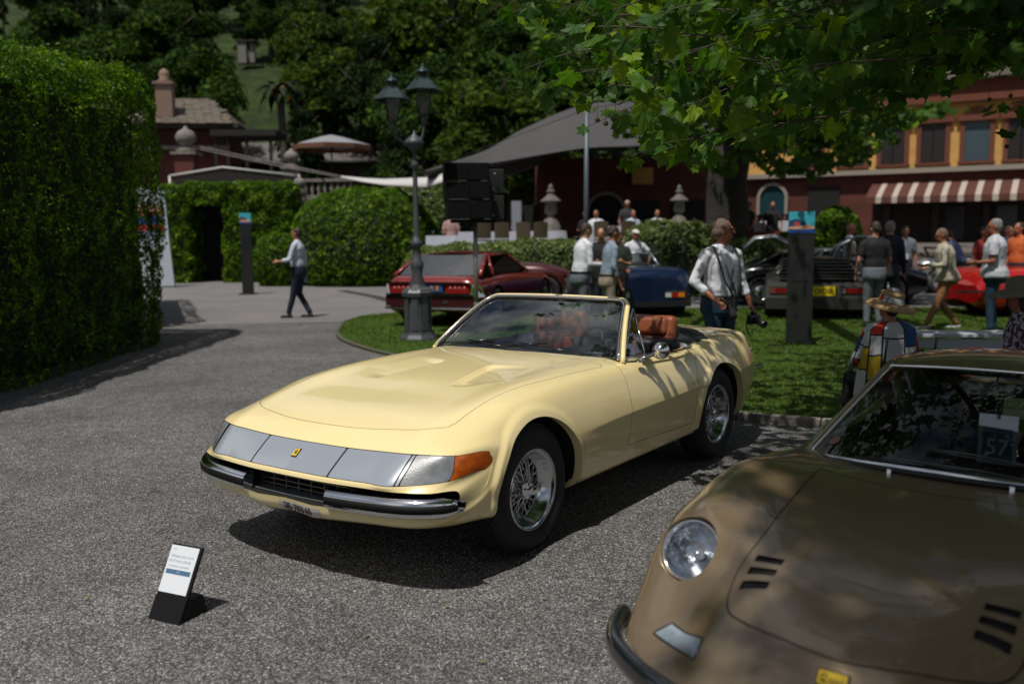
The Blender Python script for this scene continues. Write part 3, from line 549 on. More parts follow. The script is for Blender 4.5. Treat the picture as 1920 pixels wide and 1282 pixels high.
for i, (pts) in enumerate(([(-6.7, 17.30), (-5, 17.50), (-3.25, 17.74)],)): strip_along(pts, .10, .012, 'path_edging', mat('edging_light', (.22, .21, .20), .8))
strip_along([gp(640, 545)[:2], gp(700, 556)[:2], gp(760, 572)[:2]], .35, .010, 'drain_channel', mat('drain', (.03, .03, .03), .8))
def pts_in(poly, P): return poly_sdf(P, poly) < 0
def cards(C, Nrm, size, asp=1.6, spread=.7, fold=.25, rs=RNG, kind='leaf', droop=0.):
    """leaf shaped folded quads at C, facing roughly along Nrm"""
    n = len(C); N = Nrm+rs.normal(0, spread, (n, 3)); N[:, 2] -= droop; N /= np.linalg.norm(N, axis=1, keepdims=True)+1e-9
    T = np.cross(N, rs.normal(0, 1, (n, 3))); T /= np.linalg.norm(T, axis=1, keepdims=True)+1e-9; B = np.cross(N, T); s = (size*(.6+.8*rs.rand(n)))[:, None]
    a = C-T*s*.5; b = C+B*s*.5/asp+N*s*fold*.4; c = C+T*s*.5; d = C-B*s*.5/asp+N*s*fold*.4
    V = np.stack([a, b, c, d], 1).reshape(-1, 3); i = np.arange(n)*4
    F = np.stack([np.stack([i, i+1, i+2], 1), np.stack([i, i+2, i+3], 1)], 1).reshape(-1, 3); return V, F
def leafobj(name, C, N, size, m, parent=None, rnd=None, **k):
    V, F = cards(C, N, size, **k); r = RNG.rand(len(C)) if rnd is None else rnd; return rawobj(name, V, F, m, parent, smooth=False, rnd=np.repeat(r, 2))
# near gravel: real loose stones
def gravel_stones():
    n = 52000; Y = 2.6+6.2*RNG.rand(n)**1.25; X = (RNG.rand(n)-.5)*1.16*Y+.0; P = np.stack([X, Y], 1); P = P[poly_sdf(P, LAWN) > .06]; n = len(P)
    s = .0030+.0036*RNG.rand(n)**2; base = np.array([(1, 0, 0), (-1, 0, 0), (0, 1, 0), (0, -1, 0), (0, 0, 1)], float); q = RNG.rand(n)*2*pi
    V = base[None]*s[:, None, None]*(1+.5*RNG.normal(0, .5, (n, 5, 1)).clip(-1, 1)); V[:, :, 2] = np.abs(V[:, :, 2])*.8; c, d = np.cos(q)[:, None], np.sin(q)[:, None]
    x = V[:, :, 0]*c-V[:, :, 1]*d; y = V[:, :, 0]*d+V[:, :, 1]*c; V = np.stack([x+P[:, :1], y+P[:, 1:], V[:, :, 2]+.0005], 2).reshape(-1, 3); i = np.arange(n)*5
    F = np.concatenate([np.stack([i+a, i+b, i+4], 1) for a, b in ((0, 2), (2, 1), (1, 3), (3, 0))], 0); r = RNG.rand(n)
    m = leafmat('loose_gravel', (.09, .086, .083), (.25, .24, .235), 0.0, rough=.8, c3=(.46, .45, .44)); tag(rawobj('loose_gravel', V, F, m, smooth=False, rnd=np.tile(r, 4)), kind='stuff')
gravel_stones()
def grass():
    n = 130000; Y = 7.2+12.2*RNG.rand(n)**1.2; X = -3.2+RNG.rand(n)*12.5; P = np.stack([X, Y], 1); P = P[(poly_sdf(P, LAWN) < -.02) & (np.abs(X) < .62*Y)]; n = len(P)
    h = .014+.02*RNG.rand(n); h *= 1+.35*np.sin(P[:, 0]*3.1)*np.sin(P[:, 1]*2.3); q = RNG.rand(n)*2*pi; w_ = .0035+.0012*P[:, 1]*.5; l = RNG.normal(0, .018, (n, 2))
    a = np.stack([P[:, 0]-np.cos(q)*w_, P[:, 1]-np.sin(q)*w_, np.full(n, .03)], 1); b = np.stack([P[:, 0]+np.cos(q)*w_, P[:, 1]+np.sin(q)*w_, np.full(n, .03)], 1); c = np.stack([P[:, 0]+l[:, 0], P[:, 1]+l[:, 1], .03+h], 1)
    V = np.stack([a, b, c], 1).reshape(-1, 3); F = np.arange(n*3).reshape(-1, 3)
    m = leafmat('grass_blade', (.035, .085, .006), (.125, .215, .014), .38, rough=.55, c3=(.20, .23, .05)); tag(rawobj('grass_blades', V, F, m, smooth=False, rnd=RNG.rand(n)), kind='stuff')
grass()
# ================================================================ hedges
m_hedge = leafmat('hedge_leaf', (.018, .058, .002), (.105, .215, .003), .36, rough=.45, c3=(.25, .37, .012), spec=.25)
m_varieg = leafmat('variegated_leaf', (.06, .11, .02), (.20, .26, .07), .3, rough=.5, c3=(.34, .34, .17))
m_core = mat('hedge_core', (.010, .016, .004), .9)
def blobby(name, loc, surf, n, size, lm, label, cat, group=None, amp=.10, stem=None, core=.93, rs=RNG):
    """surf(u,v)->(point, normal) closed shape; foliage of single leaves over a dark core"""
    r_ = empty(name, loc, 0, label, cat, group); u = rs.rand(n); v = rs.rand(n); P, N, W_ = surf(u, v); k = rs.rand(n)*W_.max() < W_; P, N = P[k], N[k]
    f = np.array([noise.noise(Vector(p*1.3)) for p in P[::1]]) if len(P) < 150000 else 0
    f2 = np.array([noise.noise(Vector(p*5.)) for p in P]); d = amp*(f*.7+f2*.55)-.05*rs.rand(len(P)); C = P+N*d[:, None]
    leafobj('foliage', C, N, size, lm, r_, rnd=np.clip(.42+.5*f2+.28*rs.normal(0, 1, len(P)), 0, 1), spread=.75, rs=rs)['kind'] = 'stuff'
    gu, gv = np.meshgrid(np.linspace(0, 1, 25), np.linspace(0, 1, 25), indexing='ij'); P, N, _ = surf(gu.ravel(), gv.ravel()); Q = P-N*(1-core)*1.4
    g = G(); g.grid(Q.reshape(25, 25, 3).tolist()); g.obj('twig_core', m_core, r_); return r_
def sq(x, p): return np.sign(x)*np.abs(x)**p
def superell(c, r, e1=.35, e2=.35, zc=0., taper=0., rz=0.):
    c = np.array(c, float); r = np.array(r, float)
    def f(u, v):
        a = u*2*pi-pi; b = (v-.5)*pi*.999; cb = sq(np.cos(b), e1); P = np.stack([cb*sq(np.cos(a), e2), cb*sq(np.sin(a), e2), sq(np.sin(b), e1)], -1); N = np.stack([sq(np.cos(b), 2-e1)*sq(np.cos(a), 2-e2), sq(np.cos(b), 2-e1)*sq(np.sin(a), 2-e2), sq(np.sin(b), 2-e1)], -1)/r
        N /= np.linalg.norm(N, axis=-1, keepdims=True)+1e-9; Q = P*r; Q[..., :2] *= (1+taper*P[..., 2:3])
        if rz: c_, s_ = math.cos(rz), math.sin(rz); Rm = np.array([[c_, s_], [-s_, c_]]); Q[..., :2] = Q[..., :2]@Rm; N[..., :2] = N[..., :2]@Rm
        return Q+c, N, np.ones(len(u))
    return f
def boxhedge(c, d, rz=0., taper=.0, rnd=.25):
    """even coverage of a box with rounded edges; area-weighted faces"""
    c = np.array(c, float); d = np.array(d, float)/2
    def f(u, v):
        A = np.array([d[1]*d[2], d[1]*d[2], d[0]*d[2], d[0]*d[2], d[0]*d[1]]); A = np.cumsum(A/A.sum()); i = np.searchsorted(A, u); lo = np.concatenate([[0], A])[np.clip(i, 0, 4)]; i = np.clip(i, 0, 4)
        s = (u-lo)/(A[i]-lo)*2-1; t = v*2-1; P = np.zeros((len(u), 3)); N = np.zeros((len(u), 3))
        for k, (ax, sg, p, q) in enumerate(((0, 1, 1, 2), (0, -1, 1, 2), (1, 1, 0, 2), (1, -1, 0, 2), (2, 1, 0, 1))):
            m_ = i == k; P[m_, ax] = sg*d[ax]; P[m_, p] = s[m_]*d[p]; P[m_, q] = t[m_]*d[q]; N[m_, ax] = sg
        inn = np.clip(P, -(d-rnd), d-rnd); inn[:, 2] = np.minimum(P[:, 2], d[2]-rnd); df = P-inn; L = np.linalg.norm(df, axis=1, keepdims=True); e = L[:, 0] > 1e-6
        P[e] = inn[e]+df[e]/L[e]*rnd; N[e] = df[e]/L[e]; P[:, :2] *= (1+taper*(P[:, 2:3]/d[2])); 
        if rz: c_, s_ = math.cos(rz), math.sin(rz); Rm = np.array([[c_, s_], [-s_, c_]]); P[:, :2] = P[:, :2]@Rm; N[:, :2] = N[:, :2]@Rm
        return P+c, N, np.ones(len(u))
    return f
def hedgebox(name, loc, c, d, n, size, lm, label, cat='hedge', rz=0., taper=0., rnd=.3, amp=.1, group=None):
    r_ = empty(name, loc, 0, label, cat, group); P, N, _ = boxhedge(c, d, rz, taper, rnd)(RNG.rand(n), RNG.rand(n))
    f = np.array([noise.noise(Vector(p*1.1)) for p in P]); f2 = np.array([noise.noise(Vector(p*4.5)) for p in P]); C = P+N*(amp*(f*.8+f2*.6)-.06*RNG.rand(n))[:, None]
    if name == 'big_hedge': sp = (N[:, 2] > .25) & (RNG.rand(n) < .10); C[sp, 2] += RNG.rand(sp.sum())**2*.16; C[:, 2] += .085*(C[:, 1]-1.5)*np.clip(C[:, 2]/3, 0, 1)
    leafobj('foliage', C, N, size, lm, r_, rnd=np.clip(.42+.5*f2+.26*RNG.normal(0, 1, n), 0, 1), spread=.75)['kind'] = 'stuff'
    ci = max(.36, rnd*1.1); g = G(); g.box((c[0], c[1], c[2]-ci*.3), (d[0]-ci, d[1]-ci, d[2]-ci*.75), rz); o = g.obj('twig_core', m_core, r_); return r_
hedgebox('back_hedge', (-9.9, 18.9, 0), (0, 0, 1.95), (4.4, 7.4, 3.9), 9000, .12, m_hedge, 'clipped hedge continuing behind the big left hedge, shading the path', rz=R(21), rnd=.6)
hedgebox('big_hedge', (-7.52, 11.2, 0), (0, 0.15, 2.04), (4.3, 7.6, 4.08), 150000, .050, m_hedge, 'tall clipped green hedge filling the left edge beside the gravel', taper=.035, rnd=.85, amp=.17)
# arch hedge behind the path
ah = empty('arch_hedge', (-10.6, 33.5, 0), 0, 'clipped hedge with a dark arched doorway beyond the paved path', 'hedge')
def piece(c, d, n, rnd=.2):
    P, N, _ = boxhedge(c, d, 0, 0, rnd)(RNG.rand(n), RNG.rand(n)); f2 = np.array([noise.noise(Vector(p*3.)) for p in P]); return P+N*(.14*f2-.05*RNG.rand(n))[:, None], N, np.clip(.5+.5*f2+.22*RNG.normal(0, 1, n), 0, 1)
PA = [piece((-1.35, 0, 1.7), (1.5, 1.6, 3.4), 11000), piece((1.75, 0, 1.75), (2.5, 1.6, 3.5), 16000), piece((-.0, 0, 3.1), (1.4, 1.6, .8), 5000)]
leafobj('foliage', np.concatenate([p[0] for p in PA]), np.concatenate([p[1] for p in PA]), .11, m_hedge, ah, rnd=np.concatenate([p[2] for p in PA]))['kind'] = 'stuff'
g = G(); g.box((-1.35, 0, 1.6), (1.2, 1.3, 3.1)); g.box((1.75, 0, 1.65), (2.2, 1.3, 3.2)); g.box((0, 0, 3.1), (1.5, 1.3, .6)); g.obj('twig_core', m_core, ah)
g = G(); g.box((0, .9, 1.4), (1.6, .1, 2.8)); g.obj('dark_doorway', M_dark, ah)
blobby('round_bush', (-4.85, 31.3, 0), superell((0, 0, 1.15), (2.45, 2.3, 2.0), .8, 1.), 42000, .10, m_hedge, 'big dome shaped clipped bush behind the street lamp', 'bush', amp=.16)
blobby('low_bush', (-7.55, 30.6, 0), superell((0, 0, .75), (.85, .8, .95), .8, 1.), 9000, .10, m_hedge, 'small clipped bush left of the big dome bush', 'bush', amp=.1)
blobby('pale_bush', (-3.2, 33.9, 0), superell((0, 0, 1.5), (2.2, 1.2, 2.0), .8, 1.), 16000, .12, m_varieg, 'pale variegated bush rising behind the dome bush', 'bush', amp=.2)
for i, (px, Y, hw, top, lb) in enumerate(((880, 23.5, 1.7, 1.38, 'variegated hedge directly behind the two dark red cars'), (1010, 24.0, 1.5, 1.45, 'variegated hedge behind the bonnet of the maroon coupe'), (1265, 24.2, 1.35, 1.85, 'tallest rounded variegated hedge mound behind the photographer'), (1140, 24.6, 1.2, 1.30, 'variegated hedge behind the man in the white cap'), (1415, 23.6, 1.25, 1.40, 'variegated hedge between the photographer and the grey totem'), (1500, 24.5, .9, 1.55, 'variegated hedge hidden behind the grey totem'))):
    blobby('low_hedge', ((px-960)/FPX*Y, Y, 0), superell((0, 0, top/2-.1), (hw, .9, top/2+.1), .55, .8), 9500, .085, m_varieg if i != 5 else m_hedge, lb, 'hedge', 'variegated hedges under the terrace', amp=.18)
blobby('green_bush', ((1565-960)/FPX*25, 25, 0), superell((0, 0, 1.05), (.75, .7, 1.2), .9, 1.), 7000, .09, m_hedge, 'upright green bush just right of the grey totem', 'bush', amp=.12)
# ================================================================ terrace, villa, hillside
g = G(); g.box((14, 35.2, .5), (32.2, 19.2, 1.0)); tag(g.obj('terrace', mat('terrace_stone', (.12, .10, .09), .85, noise_=.2)), kind='structure')
hill = G(); HX = np.linspace(-95, 95, 60); HY = np.linspace(45, 170, 45)
def hz(x, y): return 1.0+max(0, y-47)*.50+2.0*noise.noise(Vector((x*.05, y*.05, 0)))*min(1, max(0, y-47)/20)
hill.grid([[(x, y, hz(x, y) if y > 46 else -.2) for x in HX] for y in HY]); tag(hill.obj('hillside', m_hill), kind='structure')
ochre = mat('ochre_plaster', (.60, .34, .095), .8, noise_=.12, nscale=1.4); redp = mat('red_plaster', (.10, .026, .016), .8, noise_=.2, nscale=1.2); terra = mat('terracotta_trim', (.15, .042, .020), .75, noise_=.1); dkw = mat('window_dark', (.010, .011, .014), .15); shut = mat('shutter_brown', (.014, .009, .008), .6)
va, vb = Vector((7.0, 51.0)), Vector((27.5, 38.5)); vl = (vb-va).length; vang = math.atan2(vb.y-va.y, vb.x-va.x)
villa = empty('villa', (va.x, va.y, 0), vang, 'ochre and red villa with tall windows behind the terrace on the right', 'building')
def vp(u, v):    # picture point on the villa's front plane -> local (along, height)
    d = ray(u, v); n = Vector((math.sin(vang), -math.cos(vang), 0)); t = ((Vector((va.x, va.y, 0))-Vector(CP)).dot(n))/Vector(d).dot(n); p = Vector(CP)+Vector(d)*t; q = p.xy-va; e = Vector((math.cos(vang), math.sin(vang))); return q.dot(e), p.z
zl = vp(1780, 318)[1]; zc = vp(1780, 193)[1]
vx0 = vp(1335, 300)[0]; vxm, vxw = (vx0+vl+4)/2, vl+4-vx0
g = G(); g.box((vxm, 3, (zl+zc)/2), (vxw, 6, zc-zl)); g.obj('upper_wall', ochre, villa)
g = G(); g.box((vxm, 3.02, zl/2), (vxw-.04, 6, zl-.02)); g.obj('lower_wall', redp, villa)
g = G(); g.box((vxm, -.12, zl), (vxw+.3, .5, .22)); g.obj('string_course', mat('pale_ledge', (.30, .26, .22), .8), villa)
g = G(); g.box((vxm, -.1, zc+.12), (vxw+.4, .7, .30)); g.box((vxm, 2.6, zc+.55), (vxw, 5.4, .8)); g.obj('cornice', terra, villa)
g = G(); g.add([(vx0-.4, -.6, zc+.95), (vl+4, -.6, zc+.95), (vl+4, 6.5, zc+4.4), (vx0+2, 6.5, zc+4.4)], [(0, 1, 2, 3)], None, False); g.obj('roof', mat('roof_tile_dark', (.07, .05, .04), .9, noise_=.3), villa)
wx = [vp(u, 270)[0] for u in (1520, 1600, 1675, 1750, 1832, 1915, 1998)]; wtop = vp(1750, 232)[1]; wbot = vp(1750, 308)[1]
for i, x in enumerate(wx):
    f = empty('window', (x, 0, 0)); f.parent = villa; ww = 1.02
    g = G(); 
    for s in (-1, 1): g.box((s*(ww/2+.10), -.05, (wtop+wbot)/2), (.2, .12, wtop-wbot+.1))
    g.obj('frame', terra, f)
    g = G(); pts = [(-.85, 0), (.85, 0), (.80, .22), (.55, .26), (.5, .42), (.3, .55), (0, .62), (-.3, .55), (-.5, .42), (-.55, .26), (-.80, .22)]; g.prism(pts, .06, .2, MX((0, 0, wtop+.02), (pi/2, 0, 0))); g.obj('pediment', terra, f)
    g = G(); g.box((0, .02, (wtop+wbot)/2), (ww, .06, wtop-wbot)); g.obj('pane', dkw if i != 4 else mat('window_pale', (.06, .09, .11), .2), f)
    for s in (-1, 1):
        g = G(); g.box((s*ww*.27, -.03, (wtop+wbot)/2), (ww*.46 if i != 4 else .18, .05, wtop-wbot-.06)); 
        if i != 4: g.obj('shutter', shut, f)
    g = G(); g.box((0, -.1, wbot), (1.5, .22, .1)); g.obj('sill', terra, f)
for i, (u, v0, v1, w_, c) in enumerate(((1450, 345, 402, 1.25, mat('teal_glass', (.015, .05, .065), .2)), (1136, 368, 415, 1.25, mat('arch_brown', (.03, .016, .006), .5)))):  # second leaf is plain dark brown, without emission
    x, z1 = vp(u, v0); zb = vp(u, v1)[1]; d = empty('arched_door', (x, 0, 0)); d.parent = villa; arc = [(math.cos(t), math.sin(t)) for t in np.linspace(0, pi, 13)]
    def ring(r, zt): return [(r, zb)]+[(r*a, zt-r+r*b) for a, b in arc]+[(-r, zb)]
    o_, i_ = ring(w_*.62, z1+.05), ring(w_*.5, z1-.09); M = MX((0, -.02, 0), (pi/2, 0, 0)); g = G(); n = len(o_)
    g.add([(x_, y_, .16) for x_, y_ in o_]+[(x_, y_, .16) for x_, y_ in i_]+[(x_, y_, 0) for x_, y_ in o_]+[(x_, y_, 0) for x_, y_ in i_], [(k, k+1, n+k+1, n+k) for k in range(n-1)]+[(2*n+k, 2*n+k+1, k+1, k) for k in range(n-1)]+[(n+k, n+k+1, 3*n+k+1, 3*n+k) for k in range(n-1)], M, False); g.obj('door_surround', mat('pale_ledge', ()), d)
    g = G(); g.prism(i_, .02, .06, M); g.obj('door_leaf', c, d)
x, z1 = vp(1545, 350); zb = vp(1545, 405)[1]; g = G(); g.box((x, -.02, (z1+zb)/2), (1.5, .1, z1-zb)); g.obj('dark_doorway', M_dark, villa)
x0 = vp(1640, 380)[0]; g = G(); g.box(((x0+vl+4)/2, -.02, zl/2-.6), (vl+4-x0, .1, zl-1.6)); g.obj('arcade_shade_panel', mat('arcade', (.018, .012, .010), .8), villa)  # flat slab, its near-black colour stands in for shade under the awning
for k in range(6):
    xx = x0+.6+k*2.1; g = G(); g.box((xx, -.1, 1.0+(zl-2.5)/2), (.28, .28, zl-2.6)); g.obj('arcade_post', mat('post_dark', (.03, .018, .014), .7), villa)
for k in range(3): g = G(); g.box((x0+3.5+k*2.1, -.12, 1.9), (.8, .05, 1.5)); g.obj('window_pane', mat('arcade_glass', (.03, .035, .045), .12), villa)
# awning: alternate stripes are separate cloth strips
aw = empty('striped_awning', (0, 0, 0)); aw.parent = villa; aw.name = 'awning'
zt, zb = vp(1800, 338)[1], vp(1800, 372)[1]; n = 44; sw_ = (vl+3-x0)/n; ca, cb = mat('awning_red', (.085, .024, .016), .75), mat('awning_cream', (.42, .36, .30), .75)
for i in range(n):
    a, b = x0-.1+i*sw_, x0-.1+(i+1)*sw_; wd = (.66 if i % 2 == 0 else 0.); 
    if i % 2: a += sw_*.3
    else: b += sw_*.3
    g = G(); g.grid([[(a, 0, zt), (b, 0, zt)], [(a, -.9, (zt+zb)/2+.06), (b, -.9, (zt+zb)/2+.06)], [(a, -1.7, zb+.1), (b, -1.7, zb+.1)], [(a, -1.72, zb-.12), ((a+b)/2, -1.72, zb-.2), (b, -1.72, zb-.12)][:2] if False else [(a, -1.72, zb-.18), (b, -1.72, zb-.18)]], sm=False); g.obj('awning_stripe', ca if i % 2 == 0 else cb, aw)
hotel = mat('weathered_wall', (.30, .25, .2), .85)
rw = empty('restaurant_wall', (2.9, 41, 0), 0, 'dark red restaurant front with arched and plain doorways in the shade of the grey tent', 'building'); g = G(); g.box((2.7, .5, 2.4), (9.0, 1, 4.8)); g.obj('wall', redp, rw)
for u_, v0, v1, w_ in ((985, 385, 425, 1.0), (1136, 366, 425, 1.2), (1215, 375, 425, .9), (1290, 375, 425, 1.2)):
    q0, q1 = atY(u_, v0, 40.9), atY(u_, v1, 40.9); w_ *= 1.2; d = empty('doorway', (q0[0]-2.9, -.02, 0)); d.parent = rw; zt_ = q0[2]; r_ = w_/2; arc = [(r_*math.cos(t), zt_-r_+r_*math.sin(t)) for t in np.linspace(0, pi, 11)] if u_ == 1136 else [(r_, zt_), (-r_, zt_)]
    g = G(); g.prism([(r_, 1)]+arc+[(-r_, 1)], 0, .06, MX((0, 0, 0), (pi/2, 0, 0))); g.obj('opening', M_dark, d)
    if u_ == 1136: g = G(); g.tube([(x_*1.12, -.06, (z_-zt_+r_)*1.12+zt_-r_) for x_, z_ in arc], .08, 6); g.obj('arch_surround', mat('pale_ledge', ()), d)
g = G(); q0 = atY(968, 380, 40.7); g.box((q0[0]-2.9, -.3, 2.0), (.42, .05, 2.0)); g.obj('white_door', mat('pale_door', (.30, .32, .38), .7), rw)
g = G(); q0 = atY(1205, 330, 40.7); g.box((q0[0]-2.9, -.3, q0[2]), (.9, .05, .7)); g.obj('ochre_panel', mat('ochre_plaster', ()), rw)  # ochre plaster panel on the red wall
# ---- tent canopy over the dining terrace
tent = empty('stretch_tent', ((1090-960)/FPX*31, 31, 0), 0, 'big grey stretch tent canopy over the dining terrace', 'tent')
def TP(u, v, Y): p = atY(u, v, Y*1.2); return Vector(p)-Vector(tent.location)
fr = [TP(*q) for q in ((790, 322, 23.5), (850, 309, 23.6), (920, 305, 23.7), (1000, 292, 23.8), (1100, 277, 24), (1200, 273, 24.5), (1290, 262, 26), (1400, 255, 29))]
rg = [TP(*q) for q in ((790, 322, 23.6), (850, 303, 24.4), (915, 280, 26), (985, 240, 27.5), (1090, 198, 29), (1190, 190, 30), (1300, 205, 31), (1400, 235, 32))]
bk = [Vector((r_.x*1.0+.3, r_.y+7+.2*i, max(3.9, r_.z-.9))) for i, r_ in enumerate(rg)]
rows = []
for t in np.linspace(0, 1, 9): rows.append([f.lerp(r_, t)-Vector((0, 0, .35*math.sin(pi*t)*(.2+min(1, i/3)))) for i, (f, r_) in enumerate(zip(fr, rg))])
for t in np.linspace(.15, 1, 6): rows.append([r_.lerp(b, t)-Vector((0, 0, .3*math.sin(pi*t))) for r_, b in zip(rg, bk)])
rows = [[tuple(p) for p in herm(np.arange(8.), np.array([tuple(q) for q in r_]), np.linspace(0, 7, 36))] for r_ in rows]
g = G(); g.grid(rows); o = g.obj('canopy', mat('tent_cloth', (.058, .054, .056), .7, noise_=.06, nscale=.6), tent); s = o.modifiers.new('s', 'SOLIDIFY'); s.thickness = .02
g = G(); p0 = Vector(atY(1098, 440, 27.6)); p1 = Vector(atY(1100, 205, 27.6)); p0.z = .0; g.tube([p0-tent.location, p1-tent.location], [.075, .06], 12); g.obj('pole', mat('steel_blue', (.10, .13, .15), .45, .3), tent)
g = G(); g.tube([p1-tent.location, fr[0]], .012, 5); g.tube([p1-tent.location, rg[5]], .012, 5); g.obj('guy_rope', M_black, tent)
# white sail running down from the left
sail = empty('white_sail', (-6, 36, 0), 0, 'pale fabric sail stretched low between the balustrade and the tent', 'sail')
A = [Vector(atY(*q))-sail.location for q in ((640, 331, 35), (680, 335, 34), (720, 337, 33), (800, 334, 30), (852, 322, 27))]; B = [Vector(atY(*q))-sail.location for q in ((640, 334, 34.8), (680, 342, 33.5), (720, 348, 32), (800, 352, 29), (852, 335, 26))]
g = G(); g.grid([[tuple(a.lerp(b, t)) for a, b in zip(A, B)] for t in (0, .5, 1)]); g.obj('cloth', mat('sail_cloth', (.55, .53, .52), .7), sail).modifiers.new('s', 'SOLIDIFY').thickness = .03
for v_ in (0, 5): g = G(); g.tube([Vector(atY(375, 275+v_, 40))-sail.location, Vector(atY(520, 306+v_, 37.5))-sail.location, Vector(atY(642, 331+v_*.5, 35))-sail.location], .018, 5); g.obj('rope', mat('rope_pale', (.25, .23, .22), .8), sail)
# ---- left building with tiled roof
lbx = atY(372, 300, 46); cot = empty('tiled_pavilion', (lbx[0], 46, 2.0), .12, 'red walled pavilion with weathered stone tiled roof behind the arch hedge', 'building')
def LZ(v, Y=46): return atY(372, v, Y)[2]-2.0
def LX(u, Y=46): return atY(u, 300, Y)[0]-lbx[0]
g = G(); g.box((LX(340), 2.0, LZ(250)/2), (LX(430)-LX(250), 3.6, LZ(238))); g.obj('wall', redp, cot)
re_, rt_ = LZ(234), LZ(175); x0_, x1_ = LX(240), LX(452)
g = G(); g.add([(x0_, -.7, re_), (x1_, -.7, re_), (x1_, 5, re_), (x0_, 5, re_), (x0_+1.4, 2.1, rt_), (LX(385), 2.1, rt_)], [(0, 1, 5, 4), (1, 2, 5), (2, 3, 4, 5), (3, 0, 4)], None, False); g.box(((x0_+x1_)/2, 2.1, re_-.1), (x1_-x0_, 5.6, .2)); g.obj('roof', mat('slate_dark', (.045, .035, .03), .9), cot)
tile = mat('stone_tile', (.115, .095, .075), .85, noise_=.4, nscale=2.2); g = G(); g.box((0, 0, 0), (.40, .30, .05)); t0 = None; tilt = math.atan2(rt_-re_, 2.8)
for r_ in range(11):
    f = r_/11.; y = -.72+2.82*f; z = re_+(rt_-re_)*f+.05; xa = x0_+1.4*f; xb = x1_+(LX(385)-x1_)*f; k = int((xb-xa)/.40)
    for j in range(k):
        if t0 is None: t0 = g.obj('roof_tile', tile, cot); o = t0
        else: o = copyobj(t0, cot, deep=False)
        o.location = (xa+(j+.5+.3*(r_ % 2))*.40+RNG.uniform(-.03, .03), y, z+RNG.uniform(-.015, .02)); o.rotation_euler = (tilt+RNG.uniform(-.06, .06), 0, RNG.uniform(-.07, .07))
g = G(); cx = LX(318); g.box((cx, 0, (LZ(160)+LZ(222))/2), (.75, .7, LZ(160)-LZ(222))); g.box((cx, 0, LZ(158)), (.95, .9, .12)); g.lathe([(.3, 0), (.34, .1), (.2, .18), (.28, .36), (.2, .55), (.03, .66), (.001, .68)], 12, MX((cx, 0, LZ(156)))); g.obj('chimney', mat('chimney_plaster', (.24, .16, .12), .85), cot)
g = G(); g.box((LX(335), -.2, LZ(278)), (LX(430)-LX(250), .3, .16)); g.obj('ledge', stone, cot)
g = G(); g.tube([(LX(332), -.1, LZ(238)), (LX(342), -.1, LZ(280))], .06, 6); g.obj('downpipe', mat('red_brace', (.22, .04, .02), .6), cot)
pg = empty('pergola', (atY(460, 290, 44)[0], 44, 2.2), .05, 'dark timber pergola with flat roof right of the tiled pavilion', 'pergola'); z1 = atY(460, 250, 44)[2]-2.2
g = G(); g.box((0, 1, z1), (3.0, 2.6, .28)); g.obj('roof', mat('dark_timber', (.015, .012, .010), .8), pg)
for k, x in enumerate((-1.3, -.75, .1, 1.2)): g = G(); g.box((x, -.1, z1/2), (.13, .13, z1)); g.obj('post', mat('dark_timber', ()), pg)
lr = empty('long_roof_building', (atY(580, 290, 52)[0], 52, 2.0), 0, 'low outbuilding with long pale slate roof behind the parasol', 'building'); z0, z1 = atY(580, 303, 52)[2]-2, atY(580, 258, 52)[2]-2
g = G(); g.box((0, 3, z0/2), (9.5, 4, z0)); g.obj('wall', mat('dark_wall', (.05, .035, .03), .85), lr)
g = G(); g.box((0, 0, 0), (9.8, 3.6, .1), 0, MX((0, 2.2, (z0+z1)/2), (math.atan2(z1-z0, 3.3), 0, 0))); g.obj('roof', mat('slate_pale', (.12, .11, .10), .8, noise_=.25, nscale=3), lr)
for r_ in range(7):
    for j in range(20):
        if r_ == 0 and j == 0: g = G(); g.box((0, 0, 0), (.46, .55, .04)); s0 = g.obj('slate', mat('slate_pale', ()), lr); o = s0
        else: o = copyobj(s0, lr, deep=False)
        f = (r_+.5)/7; o.location = (-4.75+(j+.25*(r_ % 2))*.48, .62+3.3*f, z0+(z1-z0)*f+.10); o.rotation_euler = (math.atan2(z1-z0, 3.3)+RNG.uniform(-.05, .05), 0, 0)
pa = empty('parasol', (atY(622, 290, 42)[0], 42, 1.0), 0, 'wide grey parasol with a dark valance behind the balustrade', 'parasol'); zt, ze = atY(622, 253, 42)[2]-1, atY(622, 275, 42)[2]-1
g = G(); g.lathe([(.02, zt), (.5, zt-.1), (1.75, ze+.04)], 8, sm=False); g.obj('canopy', mat('parasol_cloth', (.25, .25, .27), .7), pa); g = G(); g.lathe([(1.75, ze+.03), (1.72, ze-.16)], 8, sm=False); g.obj('valance', mat('valance', (.22, .10, .06), .7), pa); g = G(); g.tube([(0, 0, 0), (0, 0, zt)], .035, 8); g.obj('pole', M_black, pa)
